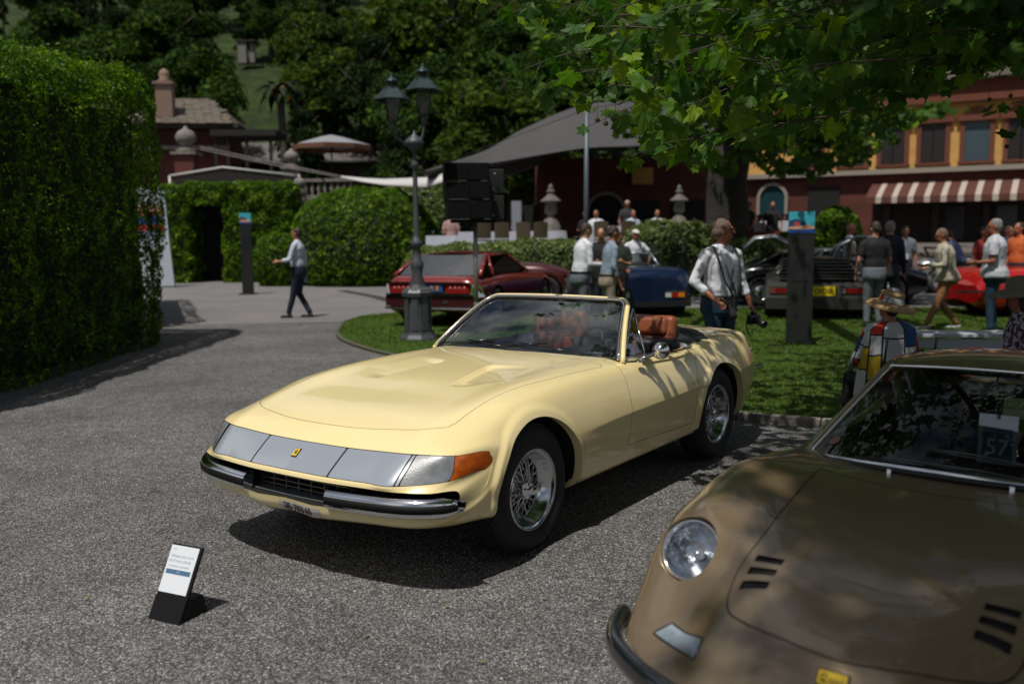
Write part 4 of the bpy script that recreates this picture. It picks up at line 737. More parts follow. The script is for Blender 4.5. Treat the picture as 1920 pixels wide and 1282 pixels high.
# stone gate piers, finials and balustrade
def finial(loc, s, label, h0=1.2, ped=stone):
    e = empty('stone_finial', loc, 0, label, 'finial', 'stone finials on piers'); g = G(); g.box((0, 0, h0/2), (.62*s, .62*s, h0)); g.obj('pier', ped, e)
    g = G(); g.box((0, 0, h0+.04*s), (.80*s, .80*s, .08*s)); g.lathe([(.30*s, h0+.08*s), (.34*s, h0+.16*s), (.20*s, h0+.22*s), (.16*s, h0+.3*s), (.30*s, h0+.42*s), (.34*s, h0+.58*s), (.24*s, h0+.76*s), (.08*s, h0+.84*s), (.06*s, h0+.90*s), (.001, h0+.94*s)], 16); g.obj('urn', stone, e); return e
for u, v0, v1, Y, lb in ((352, 330, 236, 41, 'stone urn finial on a red pier left of the pergola'), (563, 385, 330, 34.3, 'stone finial on the pier at the end of the balustrade'), (548, 345, 278, 39, 'mossy stone urn above the left end of the balustrade')):
    zb, zt = atY(u, v0, Y)[2], atY(u, v1, Y)[2]; h = zt-zb; s = h*.62; finial((atY(u, v0, Y)[0], Y, 0), s, lb, zb+h-.94*s, redp if u == 352 else stone)
ba = empty('balustrade', (atY(610, 360, 36)[0], 36, 0), -.1, 'stone balustrade with turned balusters above the dome bush', 'balustrade'); z0, z1 = atY(610, 366, 36)[2], atY(610, 338, 36)[2]
g = G(); g.box((0, 0, z1), (2.3, .26, .12)); g.obj('rail', stone, ba); g = G(); g.box((0, 0, z0/2), (2.3, .3, z0)); g.obj('plinth', stone, ba)
for k in range(9): g = G(); hh = z1-z0; g.lathe([(.06, 0), (.07, .05*hh), (.035, .15*hh), (.085, .4*hh), (.05, .7*hh), (.035, .85*hh), (.06, hh)], 10, MX((-1.0+k*.25, 0, z0))); g.obj('baluster', stone, ba)
ga = empty('white_gazebo', (atY(440, 330, 37)[0], 37, 0), 0, 'white framed gable gazebo peeking over the arch hedge', 'gazebo'); A = [Vector(atY(u, v, 37))-ga.location for u, v in ((318, 330), (418, 314), (560, 330))]
g = G(); g.tube(A, .05, 6); g.obj('gable_edge', mat('white_alu', (.5, .5, .5), .5), ga); g = G(); g.prism([(A[0].x, A[0].z-.8), (A[2].x, A[2].z-.8), (A[2].x, A[2].z-.06), (A[1].x, A[1].z-.08), (A[0].x, A[0].z-.06)], 0, .1, MX((0, .1, 0), (pi/2, 0, 0))); g.obj('gable_panel', mat('dark_timber', ()), ga)
for k, x in enumerate((A[0].x, A[2].x)): g = G(); g.tube([(x, 0, 0), (x, 0, A[0].z)], .05, 6); g.obj('post', mat('white_alu', ()), ga)
def lantern(u, Y, v0, v1, label):
    zb, zt = atY(u, v0, Y)[2], atY(u, v1, Y)[2]; h = zt-zb; e = empty('stone_lantern', (atY(u, v0, Y)[0], Y, 0), 0, label, 'garden ornament', 'stone lanterns on the terrace edge'); st = mat('pale_stone', (.13, .12, .105), .85, noise_=.25, nscale=9)
    g = G(); g.box((0, 0, zb/2), (.7, .7, zb)); g.obj('pier', stone, e)
    P = [(.42, 0), (.40, .1), (.28, .22), (.14, .28), (.12, .32)]; g = G(); g.lathe([(r*h*.52, zb+z*h) for r, z in P], 16); g.obj('foot', st, e)
    P = [(.14, .32), (.24, .36), (.26, .42), (.22, .58), (.24, .60)]; g = G(); g.lathe([(r*h*.52, zb+z*h) for r, z in P], 6, sm=False); g.obj('lamp_chamber', st, e)
    P = [(.24, .60), (.44, .61), (.42, .64), (.24, .71), (.15, .76), (.13, .79), (.17, .81), (.17, .85), (.08, .88), (.12, .92), (.06, .97), (.001, 1.)]; g = G(); g.lathe([(r*h*.52, zb+z*h) for r, z in P], 16); g.obj('cap', st, e)
lantern(1033, 27.0, 432, 344, 'pale stone lantern ornament on the terrace edge beside the speakers'); lantern(1273, 27.6, 425, 346, 'pale stone lantern ornament right of the tent pole')
# ================================================================ the brown coupe in the foreground
def brown_car():
    car = empty('brown_coupe', (1.2891, 2.8413, 0), 4.04707, 'metallic brown coupe with round headlamps and bonnet louvres in the near right corner', 'car')
    paint = mat('brown_paint', (.245, .178, .104), .28, .40, coat=1., coatr=.05, noise_=.05, nscale=900, detail=1)
    tab = [
     [(.88,0,.41),(.865,.2,.405),(.82,.38,.40),(.765,.50,.395),(.705,.60,.39),(.63,.69,.385),(.57,.745,.38),(.50,.78,.33),(.46,.778,.28),(.46,.74,.23),(.6,0,.22)],
     [(.845,0,.50),(.83,.2,.49),(.775,.38,.47),(.70,.50,.445),(.635,.60,.43),(.57,.69,.43),(.51,.748,.44),(.44,.785,.40),(.40,.785,.30),(.40,.74,.23),(.4,0,.21)],
     [(.79,0,.568),(.775,.2,.560),(.71,.38,.525),(.62,.50,.492),(.55,.60,.490),(.49,.70,.495),(.43,.76,.50),(.36,.80,.46),(.34,.80,.32),(.34,.75,.22),(.34,0,.21)],
     [(.715,0,.610),(.70,.2,.606),(.64,.36,.592),(.54,.48,.575),(.45,.60,.585),(.40,.70,.58),(.36,.765,.57),(.30,.805,.50),(.28,.805,.35),(.28,.76,.22),(.28,0,.21)],
     [(.56,0,.665),(.56,.2,.667),(.52,.35,.668),(.43,.47,.680),(.34,.60,.735),(.29,.70,.700),(.26,.772,.635),(.22,.812,.52),(.20,.81,.36),(.2,.77,.22),(.2,0,.2)],
     [(.36,0,.712),(.36,.2,.717),(.33,.36,.728),(.26,.47,.758),(.17,.61,.788),(.12,.705,.755),(.09,.78,.675),(.07,.818,.54),(.06,.815,.36),(.05,.77,.22),(.05,0,.2)],
     [(.08,0,.752),(.08,.2,.758),(.06,.37,.772),(.0,.48,.800),(-.08,.61,.822),(-.11,.70,.798),(-.13,.78,.70),(-.13,.82,.55),(-.13,.815,.36),(-.13,.77,.22),(-.13,0,.2)],
     [(-.20,0,.780),(-.22,.2,.781),(-.26,.38,.788),(-.32,.49,.800),(-.38,.60,.805),(-.40,.70,.782),(-.42,.78,.69),(-.42,.82,.55),(-.42,.815,.36),(-.42,.77,.22),(-.42,0,.2)],
     [(-.36,0,.795),(-.40,.2,.793),(-.50,.40,.786),(-.60,.51,.778),(-.68,.60,.768),(-.70,.69,.755),(-.72,.775,.68),(-.72,.82,.55),(-.72,.815,.36),(-.72,.77,.2),(-.72,0,.2)]]
    for x, zc, zs in ((-1.1,.77,.76),(-1.6,.77,.78),(-2.1,.80,.82),(-2.5,.82,.83),(-2.9,.80,.80)): tab.append([(x,0,zc),(x,.2,zc),(x,.42,zc),(x,.54,zs),(x,.62,zs),(x,.71,zs-.02),(x,.79,.68),(x,.83,.55),(x,.82,.36),(x,.78,.2),(x,0,.2)])
    tab.append([(-3.35,0,.72),(-3.35,.2,.72),(-3.35,.4,.72),(-3.34,.5,.72),(-3.33,.58,.71),(-3.32,.66,.69),(-3.3,.72,.62),(-3.3,.74,.52),(-3.28,.74,.4),(-3.2,.70,.28),(-3.1,0,.25)])
    P, U, V = skin(tab, .028, 10); D, F = skinmesh(P, U, V); T = bvh(D, F); body0 = (D, F)
    for xc in (0, -2.34):
        r = np.hypot(D[:, 0]-xc, D[:, 2]-.31); s = np.maximum(r-.36, -(np.abs(D[:, 1])-.55)); D, F = clip(D, F, -s)
    # headlamp bowls
    hn = Vector((.86, 0, .50)).normalized(); hc = Vector((.385, .611, .636))
    for sg in (1, -1):
        c = np.array([hc.x, sg*hc.y, hc.z]); d = D[:, :3]-c; ax = d@np.array(hn); rr = np.linalg.norm(d-ax[:, None]*np.array(hn), axis=1); D, F = clip(D, F, -np.maximum(rr-.110, .4-D[:, 2]))
    # cabin opening
    def WS(a, b):
        B = np.array([-.375-.256*a*a, .607*a, .808-.056*a*a]); Tt = np.array([-1.06-.058*a*a, .434*a, 1.090-.019*a*a]); p = B*(1-b)+Tt*b; return p+np.array([.10, 0, .05])*b*(1-b)*(1.2-a*a)
    ck = [tuple(WS(a, 0)[:2]+np.array([-.02, 0])) for a in np.linspace(-1, 1, 21)]+[(-.75, .64), (-1.75, .62), (-1.75, -.62), (-.75, -.64)]
    D, F = clip(D, F, -np.maximum(poly_sdf(D[:, :2], ck), .6-D[:, 2]))
    bon = lerp_pts([(.772, 0), (.755, .12), (.70, .29), (.665, .345), (.625, .372), (.56, .385), (.40, .378), (.1, .392), (-.28, .432)], 60).tolist(); bon += [(-.245, .30), (-.215, .15), (-.205, 0)]; bon = [tuple(p) for p in bon]; bon = bon+[(x, -y) for x, y in bon[::-1][1:-1]]
    s = np.maximum(poly_sdf(D[:, :2], bon), .45-D[:, 2]); Dh, Fh = clip(D, F, s+.002); D, F = clip(D, F, -s+.002)
    # six louvre slots cut through the bonnet
    slots = [(x, sg*.310, .042+0*k) for sg in (1, -1) for k, x in enumerate((.472, .525, .578))]
    def slotq(x, y, hw, e=0.): sgn = 1 if y > 0 else -1; k = .10*sgn; return [(x-.015, y-hw), (x+.014, y-hw), (x+.014, y+hw), (x-.015, y+hw)]
    Dh, Fh = refine(Dh, Fh, lambda q: any(abs(q[0]-x) < .045 and abs(q[1]-y) < hw+.03 for x, y, hw in slots), 3)
    for x, y, hw in slots: Dh, Fh = clip(Dh, Fh, -poly_sdf(Dh[:, :2], slotq(x, y, hw)))
    dobj('body', D, F, paint, car); dobj('bonnet', Dh, Fh, paint, car)
    d, f = clip(*body0, np.abs(poly_sdf(body0[0][:, :2], bon))-.01+np.where(body0[0][:, 2] < .4, 9, 0)); dobj('shut_gap_backing', d, f, M_gap, car, -.006)
    for x, y, hw in slots:
        g = G(); rows = []
        for xx in (x-.028, x, x+.026): rows.append([tuple(drop(T, xx, yy)[0]-Vector((0, 0, .010))) for yy in np.linspace(y-hw-.02, y+hw+.02, 7)])
        g.grid(rows); g.obj('louvre_slot', M_dark, car)
    for sg in (1, -1):
        c = Vector((hc.x, sg*hc.y, hc.z)); M = frame(c, hn); hl = empty('headlamp'); hl.parent = car
        if sg < 0: hl['label'] = 'round headlamp reflecting the sky'
        g = G(); g.lathe([(.113, -.05), (.1125, -.012), (.1105, .004), (.107, .004), (.105, -.05), (.104, -.10)], 48, M); g.obj('bowl', paint, hl)
        g = G(); g.lathe([(.104, -.03), (.101, -.004), (.095, .003), (.091, -.001), (.089, -.012)], 48, M); g.obj('chrome_ring', M_chrome, hl)
        g = G(); g.lathe([(.001, -.085), (.02, -.083), (.05, -.062), (.075, -.035), (.089, -.012)], 36, M); g.obj('reflector', mat('reflector', (.82, .84, .87), .12, 1., bump=.35, bscale=22, bdist=.02), hl)
        g = G(); g.lathe([(.001, -.045), (.014, -.048), (.016, -.08)], 14, M); g.obj('bulb', mat('bulb_cap', (.6, .6, .6), .2, .8), hl)
        g = G(); g.lathe([(.090, -.010), (.075, .006), (.05, .014), (.001, .018)], 36, M); g.obj('lens', glass('headlamp_glass', (.9, .93, .96), 1.45), hl)
        # side lamp lens, following the nose
        q = [np.array(p_) for p_ in ((.616, .614), (.597, .560), (.709, .404), (.761, .404))]; A = []; 
        for i_ in range(7):
            r0 = []
            for j_ in range(9):
                s_, t_ = i_/6, j_/8; p_ = (q[1]*(1-t_)+q[2]*t_)*(1-s_)+(q[0]*(1-t_)+q[3]*t_)*s_; h, n_ = drop(T, p_[0], sg*p_[1], 3.); r0.append(h+n_*(.002+.005*math.sin(pi*s_)**.5*math.sin(pi*t_)**.5))
            A.append(r0)
        g = G(); g.grid([[tuple(p_) for p_ in r_] for r_ in A]); g.obj('side_lamp', mat('milky_lens', (.26, .31, .36), .16, .1, coat=1., noise_=.12, nscale=30), car)
        rimp = A[0]+[r_[-1] for r_ in A[1:]]+A[-1][::-1][1:]+[r_[0] for r_ in A[::-1][1:-1]]; g = G(); g.tube(rimp, .0035, 6, closed=True); g.obj('side_lamp_rim', mat('lamp_rim_grey', (.10, .11, .12), .3, .8), car)
        # bumper
        bl = lerp_pts([(.93, .10, .375), (.885, .30, .372), (.80, .50, .368), (.70, .655, .364), (.60, .765, .362), (.50, .818, .365), (.40, .838, .375)], 30); g = G(); g.tube([(x, sg*y, z) for x, y, z in bl], [.018]+[.030]*28+[.018], 12, flat=1.5); g.obj('bumper', mat('bumper_black_gloss', (.012, .014, .016), .08, .0, coat=1.), car)
        wheel(car, (0, sg*.70, .315), sg, .315, .19, 'alloy', .19, lod=0); wheel(car, (-2.34, sg*.70, .315), sg, .315, .19, 'alloy', .19, lod=0)
        for xc in (0, -2.34): well(xc, .80, .31, .37, .35, sg).obj('wheel_well', M_dark, car)
    g = G(); g.box((.56, 0, .31), (.1, 1.1, .12)); g.box((-1.2, 0, .3), (3.6, 1.1, .05)); g.obj('nose_void', M_dark, car)
    h, n_ = drop(T, .812, 0); xa = Vector((0, 1, 0)); ya = n_.cross(xa); M = Matrix(((xa.x, ya.x, n_.x, h.x), (xa.y, ya.y, n_.y, h.y), (xa.z, ya.z, n_.z, h.z), (0, 0, 0, 1)))
    b = empty('nose_badge'); b.parent = car; g = G(); g.box((0, 0, .002), (.082, .046, .005), 0, M); g.obj('badge_rim', mat('badge_black', (.02, .02, .02), .3), b, .003, 2); g = G(); g.box((0, 0, .004), (.073, .037, .004), 0, M); g.obj('badge_field', mat('badge_yellow', (.75, .50, .02), .3), b)
    g = G(); W_ = [(-.026, -.006), (-.024, .008), (-.016, .010), (-.013, .0), (-.018, -.008), (-.026, -.006)]; g.tube([(x, y, .007) for x, y in W_], .0016, 5, M=M)
    for k in range(4): x = -.006+k*.0095; g.tube([(x, -.007, .007), (x+.003, .004, .007), (x+.006, -.007, .007)], .0014, 5, M=M)
    g.tube([(-.024, -.011, .007), (.03, -.009, .007)], .001, 5, M=M); g.obj('badge_script', mat('badge_black', ()), b)
    # windscreen
    g = G(); g.grid([[tuple(WS(a, b)) for a in np.linspace(-1, 1, 41)] for b in np.linspace(0, 1, 15)]); g.obj('windscreen', glass('windscreen_glass', (.50, .54, .52), 1.5, gain=.75), car)
    def edge(e): return [tuple(WS(-1, b)) for b in np.linspace(0, 1, 14)], [tuple(WS(a, 1)) for a in np.linspace(-1, 1, 30)], [tuple(WS(a, 0)+np.array([.008, 0, .004])) for a in np.linspace(-1, 1, 40)]
    L0, Tp, Bt = edge(0); g = G(); g.tube(L0+Tp[1:]+[(x, -y, z) for x, y, z in L0[::-1]][1:], .0065, 8); g.obj('chrome_surround', M_chrome, car)
    g = G(); g.tube(Bt, .012, 10); g.obj('chrome_base_strip', M_chrome, car)
    g = G(); g.tube([(x+.022, y, z-.006) for x, y, z in Bt], .012, 8); g.obj('scuttle_seal', M_black, car)
    for a in (-.35, .30): p = WS(a, 0)+np.array([.055, 0, -.006]); g = G(); g.lathe([(.009, -.01), (.009, .010), (.005, .014), (.001, .015)], 10, MX(tuple(p))); g.obj('washer_jet', M_chrome, car)
    for p_, q_, r_ in (((-.62, .03), (.10, .06), (-.25,)), ((-.22, .17), (.36, .14), (0,)), ((-.18, .05), (.42, .03), (0,))):
        A = WS(*p_)+np.array([.018, 0, .010]); B = WS(*q_)+np.array([.020, 0, .010]); g = G(); mid = (A+B)/2+np.array([.012, 0, .010]); g.tube([tuple(A), tuple(mid), tuple(B)], .0035, 6); g.tube([tuple(A+np.array([-.006, 0, -.006])), tuple(WS((p_[0]+q_[0])/2, (p_[1]+q_[1])/2)+np.array([.006, 0, .003])), tuple(B+np.array([-.006, 0, -.006]))], .003, 5); g.obj('wiper', mat('wiper_grey', (.10, .10, .10), .3, .8), car)
    # roof, pillars, side glass
    rows = []
    R_ = [(-1.06, .434, 1.090, 1.071, .058), (-1.20, .468, 1.112, 1.078, .03), (-1.40, .49, 1.122, 1.078, .0), (-1.62, .50, 1.116, 1.066, 0), (-1.78, .50, 1.095, 1.045, 0)]
    for x, hw, zc, ze, cv in R_: rows.append([(x-cv*s*s-.0, hw*s, zc+(ze-zc)*abs(s)**2.6) for s in np.linspace(-1, 1, 25)])
    K = np.array(rows); K = herm(np.arange(5.), K, np.linspace(0, 4, 21)); K2 = []
    for r_ in K: e0, e1 = r_[0], r_[-1]; K2.append([(e0[0], e0[1]-.030, e0[2]-.045), (e0[0], e0[1]-.020, e0[2]-.012)]+[tuple(p) for p in r_]+[(e1[0], e1[1]+.020, e1[2]-.012), (e1[0], e1[1]+.030, e1[2]-.045)])
    g = G(); g.grid(K2); g.obj('roof', paint, car)
    for sg in (1, -1):
        g = G(); g.tube([(WS(1, b)[0]-.018, sg*(WS(1, b)[1]+.012), WS(1, b)[2]-.004) for b in np.linspace(-.02, 1.02, 12)], [.020]*12, 10); g.obj('pillar', paint, car)
        top = [(x-.03, sg*(hw+.035), ze-.05) for x, hw, zc, ze, cv in R_]; bot = [(-.66, sg*.665, .755), (-.95, sg*.675, .765), (-1.25, sg*.675, .77), (-1.55, sg*.67, .78), (-1.85, sg*.66, .80)]; g = G(); g.grid([bot, top]); g.obj('side_window', M_glasst, car)
        g = G(); g.tube([top[0], (-.90, sg*.665, .765)], .007, 6); g.tube(top, .006, 6); g.obj('window_frame', M_chrome, car)
        g = G(); g.grid([[(-1.75, sg*.53, 1.05), (-1.80, sg*.48, 1.07)], [(-2.2, sg*.58, .93), (-2.2, sg*.50, .94)], [(-2.75, sg*.60, .81), (-2.75, sg*.45, .82)]]); g.grid([[(-1.72, sg*.53, 1.05), (-2.2, sg*.58, .93), (-2.75, sg*.60, .81)], [(-1.82, sg*.67, .78), (-2.2, sg*.66, .80), (-2.75, sg*.62, .80)]]); g.obj('rear_buttress', paint, car)
    g = G(); g.grid([[(-1.80+.10*(1-s*s)*0-.1*s*s*0, .50*s, 1.085-.03*s*s), (-1.86, .55*s, .80)] for s in np.linspace(-1, 1, 9)]); g.obj('rear_window', M_glasst, car)
    # inside
    tr = mat('cabin_black', (.012, .012, .014), .7); g = G(); g.box((-1.25, 0, .34), (1.5, 1.2, .03)); g.box((-1.25, .64, .52), (1.3, .03, .45)); g.box((-1.25, -.64, .52), (1.3, .03, .45)); g.obj('cabin_tub', tr, car)
    g = G(); g.grid([[(WS(s, 0)[0]-.02-q, WS(s, 0)[1]*.98, WS(s, 0)[2]-.012-z_) for s in np.linspace(-.98, .98, 17)] for q, z_ in ((0, 0), (.15, -.005), (.32, 0), (.34, .05), (.34, .25))]); g.obj('dashboard', mat('dash_suede', (.010, .009, .008), .9), car)
    g = G(); g.ell((-.80, .32, .82), (.10, .20, .05)); g.obj('instrument_hood', mat('dash_suede', ()), car)
    st = empty('steering_wheel'); st.parent = car; M = frame((-.93, .30, .80), (-.9, 0, .4)); g = G(); g.tube([(.19*math.cos(a), .19*math.sin(a), 0) for a in np.linspace(0, 2*pi, 33)[:-1]], .012, 8, closed=True, M=M); g.obj('wheel_rim', mat('black_leather', (.012, .012, .012), .4), st); g = G()
    for a in (0, 2.1, 4.2): g.tube([(0, 0, -.02), (.18*math.cos(a+.5), .18*math.sin(a+.5), 0)], .008, 6, M=M)
    g.obj('wheel_spokes', mat('alloy', (.45, .46, .47), .3, .9), st)
    for sg in (1, -1):
        s_ = empty('seat', (-1.45, sg*.32, 0)); s_.parent = car; g = G(); g.box((.15, 0, .42), (.5, .46, .16)); g.obj('seat_cushion', mat('dark_seat', (.014, .012, .011), .6), s_, .05, 3); g = G(); g.box((0, 0, 0), (.10, .46, .52), 0, MX((-.15, 0, .68), (0, -.35, 0))); g.obj('seat_back', mat('dark_seat', ()), s_, .04, 3)
    g = G(); g.tube([(-1.03, 0, 1.07), (-.99, 0, 1.045)], .006, 6); g.box((-.985, 0, 1.028), (.025, .21, .052), 0); g.obj('rear_view_mirror', M_blackgloss, car, .010, 2); g = G(); g.box((-.9705, 0, 1.028), (.003, .20, .043)); g.obj('mirror_glass', mat('mirror_glass', (.5, .5, .5), .05, 1.), car)
    # windscreen stickers
    for a, b, r_, c, lb in ((-.88, .16, .030, (.22, .10, .07), 'brown oval sticker'), (-.93, .33, .016, (.10, .14, .13), 'small green sticker')):
        p = WS(a, b); n_ = np.cross(WS(a, b+.01)-p, WS(a+.01, b)-p); n_ = Vector(n_).normalized(); n_ = n_ if n_.x > 0 else -n_
        g = G(); g.lathe([(r_, 0), (.001, .0004)], 24, frame(Vector(p)+n_*.002, n_) @ Matrix.Diagonal((1, .8, 1, 1)) ); o = g.obj('sticker', mat('st'+lb, c, .5), car); o['label'] = lb
    return car
BC = brown_car()
# number card standing on the dashboard (a thing of its own)
bm_ = BC.matrix_basis.copy(); bm_ = Matrix.Translation((1.2891, 2.8413, 0)) @ Matrix.Rotation(4.04707, 4, 'Z')
pc = bm_ @ Vector((-.64, .078, .90)); card = empty('number_card', pc, 4.04707, 'pale card numbered 57 standing behind the windscreen of the brown coupe', 'card')
M = Matrix.Rotation(-.10, 4, 'Y') @ Matrix(((0, 0, 1, 0), (1, 0, 0, 0), (0, 1, 0, 0), (0, 0, 0, 1)))
g = G(); g.box((0, 0, 0), (.128, .178, .003), 0, M); g.obj('card_sheet', mat('card_pale', (.36, .44, .48), .6), card); g = G(); g.box((0, -.020, .0022), (.098, .122, .0012), 0, M); g.obj('blue_field', mat('card_blue', (.035, .12, .19), .6), card)
g = G(); g.box((0, .082, .0022), (.012, .018, .0012), 0, M); g.obj('crest_mark', mat('card_ink', (.03, .05, .06), .6), card)
text('card_number', '57', .082, M @ Matrix.Translation((0, -.030, .0036)), mat('card_white', (.62, .72, .72), .6), card, sx=.95)
# ================================================================ display sign in the gravel
sg_ = empty('display_sign', (-1.52, 3.870, 0), -.44, 'small black slab sign with white printed sheet standing on the gravel at left', 'sign')
blk_ = mat('sign_black', (.006, .006, .007), .5, spec=.25); Mt = MX((0, 0, 0), (-.50, 0, 0))
g = G(); g.box((0, .010, .168), (.178, .014, .336), 0, Mt); g.obj('slab', blk_, sg_, .002, 1)
g = G(); V_ = [(-.089, 0, 0), (.089, 0, 0), (.089, .17, 0), (-.089, .17, 0), (-.089, .050, .092), (.089, .050, .092), (.089, .15, .085), (-.089, .15, .085)]; g.add(V_, [(0, 3, 2, 1), (4, 5, 6, 7), (0, 1, 5, 4), (1, 2, 6, 5), (2, 3, 7, 6), (3, 0, 4, 7)], None, False); g.obj('foot_block', blk_, sg_)
Ms = Mt @ Matrix.Translation((-.004, .0015, .225)) @ Matrix.Rotation(pi/2, 4, 'X'); g = G(); g.box((0, 0, 0), (.160, .205, .002), 0, Ms); g.obj('printed_sheet', mat('sheet_white', (.72, .75, .80), .45), sg_)
g = G(); g.box((0, -.012, .0016), (.140, .020, .0008), 0, Ms); g.obj('blue_band', mat('sheet_blue', (.07, .15, .26), .5), sg_)
ink = mat('sheet_ink', (.33, .36, .38), .6)
for s_, y, z_, x in (('117', .085, .011, -.055), ('FERRARI 365 GTS/4', .055, .0155, -.002), ('DAYTONA SPIDER', .034, .0155, -.008), ('PININFARINA, CARROZZERIA', .012, .009, -.004)): text('sheet_lettering', s_, z_, Ms @ Matrix.Translation((x, y, .0014)), ink, sg_, ext=.0002)
text('band_mark', '117', .012, Ms @ Matrix.Translation((0, -.012, .0024)), mat('card_white', ()), sg_, ext=.0002)
# ================================================================ other cars
def simple_car(name, loc, rz, label, paint, prof, L, wheels, Rt=.32, wk='disc', group=None, step=.10, trackin=.10, wellr=None, glassm=None):
    """prof rows: x (0 = tail, L = nose), centre z, shoulder z, half width, sill z"""
    car = empty(name, loc, rz, label, 'car', group); tab = []
    for x, zc, zs, hw, zl in prof: zm = (zs+zl)/2+.03; tab.append([(x, 0, zc), (x, hw*.55, zc-.006), (x, hw*.84, zs*.35+zc*.65 if zc > zs else zs), (x, hw*.96, zs-.03), (x, hw, zm), (x, hw*.985, (zm+zl)/2), (x, hw*.93, zl), (x, 0, zl)])
    P, U, V = skin(tab, step, 4); D, F = skinmesh(P, U, V)
    for xc in wheels:
        r = np.hypot(D[:, 0]-xc, D[:, 2]-Rt); D, F = clip(D, F, -np.maximum(r-(wellr or Rt+.05), -(np.abs(D[:, 1])-.5)))
    dobj('body', D, F, paint, car)
    for i in (0, -1): q = P[i]; rawobj('end_panel', [tuple(p) for p in q], [tuple(range(len(q)))], paint, car, smooth=False)
    hw = max(p[3] for p in prof)
    for xc in wheels:
        for sg in (1, -1):
            wheel(car, (xc, sg*(hw-trackin), Rt), sg, Rt, .19, wk, Rt*.6, lod=0); well(xc, hw-.03, Rt, Rt+.06, .3, sg).obj('wheel_well', M_dark, car)
    return car, (D, F)
def cabin(car, xr, xrt, xft, xf, zb, zt, wb, wt, paint, gm=None, roofm=None, rearglass=True, zr=None):
    """greenhouse: xr tail base, xrt/xft roof ends, xf windscreen base"""
    gm = gm or M_glassd; zr = zr or zb
    q = lambda x, w, z: [(x, -w, z), (x, w, z)]
    rows = [[(x, wt*s, zt-.05*abs(s)**3-dz) for s in np.linspace(-1, 1, 11)] for x, dz in ((xrt, .03), (xrt*.7+xft*.3, .0), (xrt*.3+xft*.7, 0), (xft, .03))]; g = G(); g.grid(rows)
    for sg in (1, -1):
        g.tube([(xr, sg*wb*.97, zr), (xrt, sg*wt, zt-.08)], .045, 6, flat=.6); g.tube([(xf, sg*wb*.95, zb), (xft, sg*wt, zt-.08)], .03, 6); g.tube([(xrt, sg*wt, zt-.07), (xft, sg*wt, zt-.07)], .03, 6); g.tube([(xr*.5+xrt*.5+.25, sg*wb, zb), (xrt+.12, sg*wt, zt-.08)], .04, 6)
    g.obj('roof', roofm or paint, car)
    g = G(); g.grid([[(xf-.12*s*s, wb*.95*s, zb) for s in np.linspace(-1, 1, 7)], [(xft-.05*s*s, wt*s, zt-.05) for s in np.linspace(-1, 1, 7)]]); g.obj('windscreen', gm, car)
    g = G(); g.grid([[(xr+.05*s*s, wb*.93*s, zr) for s in np.linspace(-1, 1, 7)], [(xrt, wt*s, zt-.05) for s in np.linspace(-1, 1, 7)]]); g.obj('rear_window', gm, car)
    for sg in (1, -1): g = G(); g.add([(xr+.1, sg*wb*.98, zr), (xf-.15, sg*wb*.98, zb), (xft-.05, sg*wt*.99, zt-.08), (xrt+.02, sg*wt*.99, zt-.08)], [(0, 1, 2, 3)], None, False); g.obj('side_window', gm, car)
    g = G(); g.box(((xr+xf)/2, 0, zb-.25), (abs(xf-xr)*.9, wb*1.6, .5)); g.obj('cabin_void', M_dark, car)
redP = mat('deep_red_paint', (.20, .012, .010), .25, .1, coat=1.); marP = mat('maroon_paint', (.065, .008, .010), .25, .2, coat=1.); bluP = mat('navy_paint', (.006, .018, .060), .22, .3, coat=1.); greP = mat('dark_gunmetal', (.045, .043, .040), .35, .5, coat=.6); silP = mat('silver_paint', (.36, .37, .37), .3, .6, coat=1.); blkP = mat('black_paint', (.008, .009, .011), .2, 0, coat=1.); brR = mat('bright_red_paint', (.42, .008, .008), .25, 0, coat=1.)
redL = mat('red_lens', (.35, .01, .01), .15, coat=1.); ambL = mat('amber_small', (.75, .22, .01), .2, coat=1.); whiL = mat('white_lens', (.6, .6, .6), .2, coat=1.)
# a) deep red coupe, tail towards us
p = gp(800, 617); RC, _ = simple_car('red_coupe', (p[0]+.08, p[1]-.0, 0), R(71), 'deep red coupe seen from its chrome trimmed tail on the lawn behind the lamp post', redP, [(0, .80, .76, .80, .44), (.06, .88, .80, .86, .36), (.45, .90, .84, .89, .30), (1.2, .93, .87, .91, .28), (2.2, .93, .86, .92, .25), (3.3, .88, .82, .92, .25), (4.3, .78, .72, .90, .26), (4.85, .60, .56, .80, .34)], 4.9, (.95, 3.85), .34, 'alloy')
cabin(RC, .28, .95, 2.15, 3.0, .90, 1.32, .84, .66, redP, zr=.92)
g = G(); g.box((-.03, 0, .70), (.05, 1.50, .20)); g.obj('tail_panel', mat('tail_dark', (.02, .01, .01), .4), RC)
for sg in (1, -1):
    g = G(); g.box((-.058, sg*.53, .715), (.02, .42, .16)); g.obj('tail_lamp', redL, RC)
    for k in range(4): g = G(); g.lathe([(.001, .012), (.028, .008), (.034, 0)], 12, frame((-.068, sg*(.40+.085*k), .715), (-1, 0, 0))); g.obj('lamp_dish', mat('dish', (.5, .12, .10), .25, .3, coat=1.), RC)
    g = G(); V_ = [(-.08, sg*.76, .60), (-.08, sg*.80, .80), (.10, sg*.88, .78), (.26, sg*.925, .56), (.02, sg*.88, .56)]; g.add(V_+[(x+.02, y*.98, z) for x, y, z in V_], [(0, 1, 2, 3, 4), (5, 9, 8, 7, 6)]+[(i, (i+1) % 5, 5+(i+1) % 5, 5+i) for i in range(5)], None, False); g.obj('chrome_corner', M_chrome, RC)
for z_, w_, h_ in ((.605, 1.62, .03), (.815, 1.50, .02), (.37, 1.66, .035)): g = G(); g.box((-.075, 0, z_), (.05, w_, h_)); g.obj('chrome_strip', M_chrome, RC)
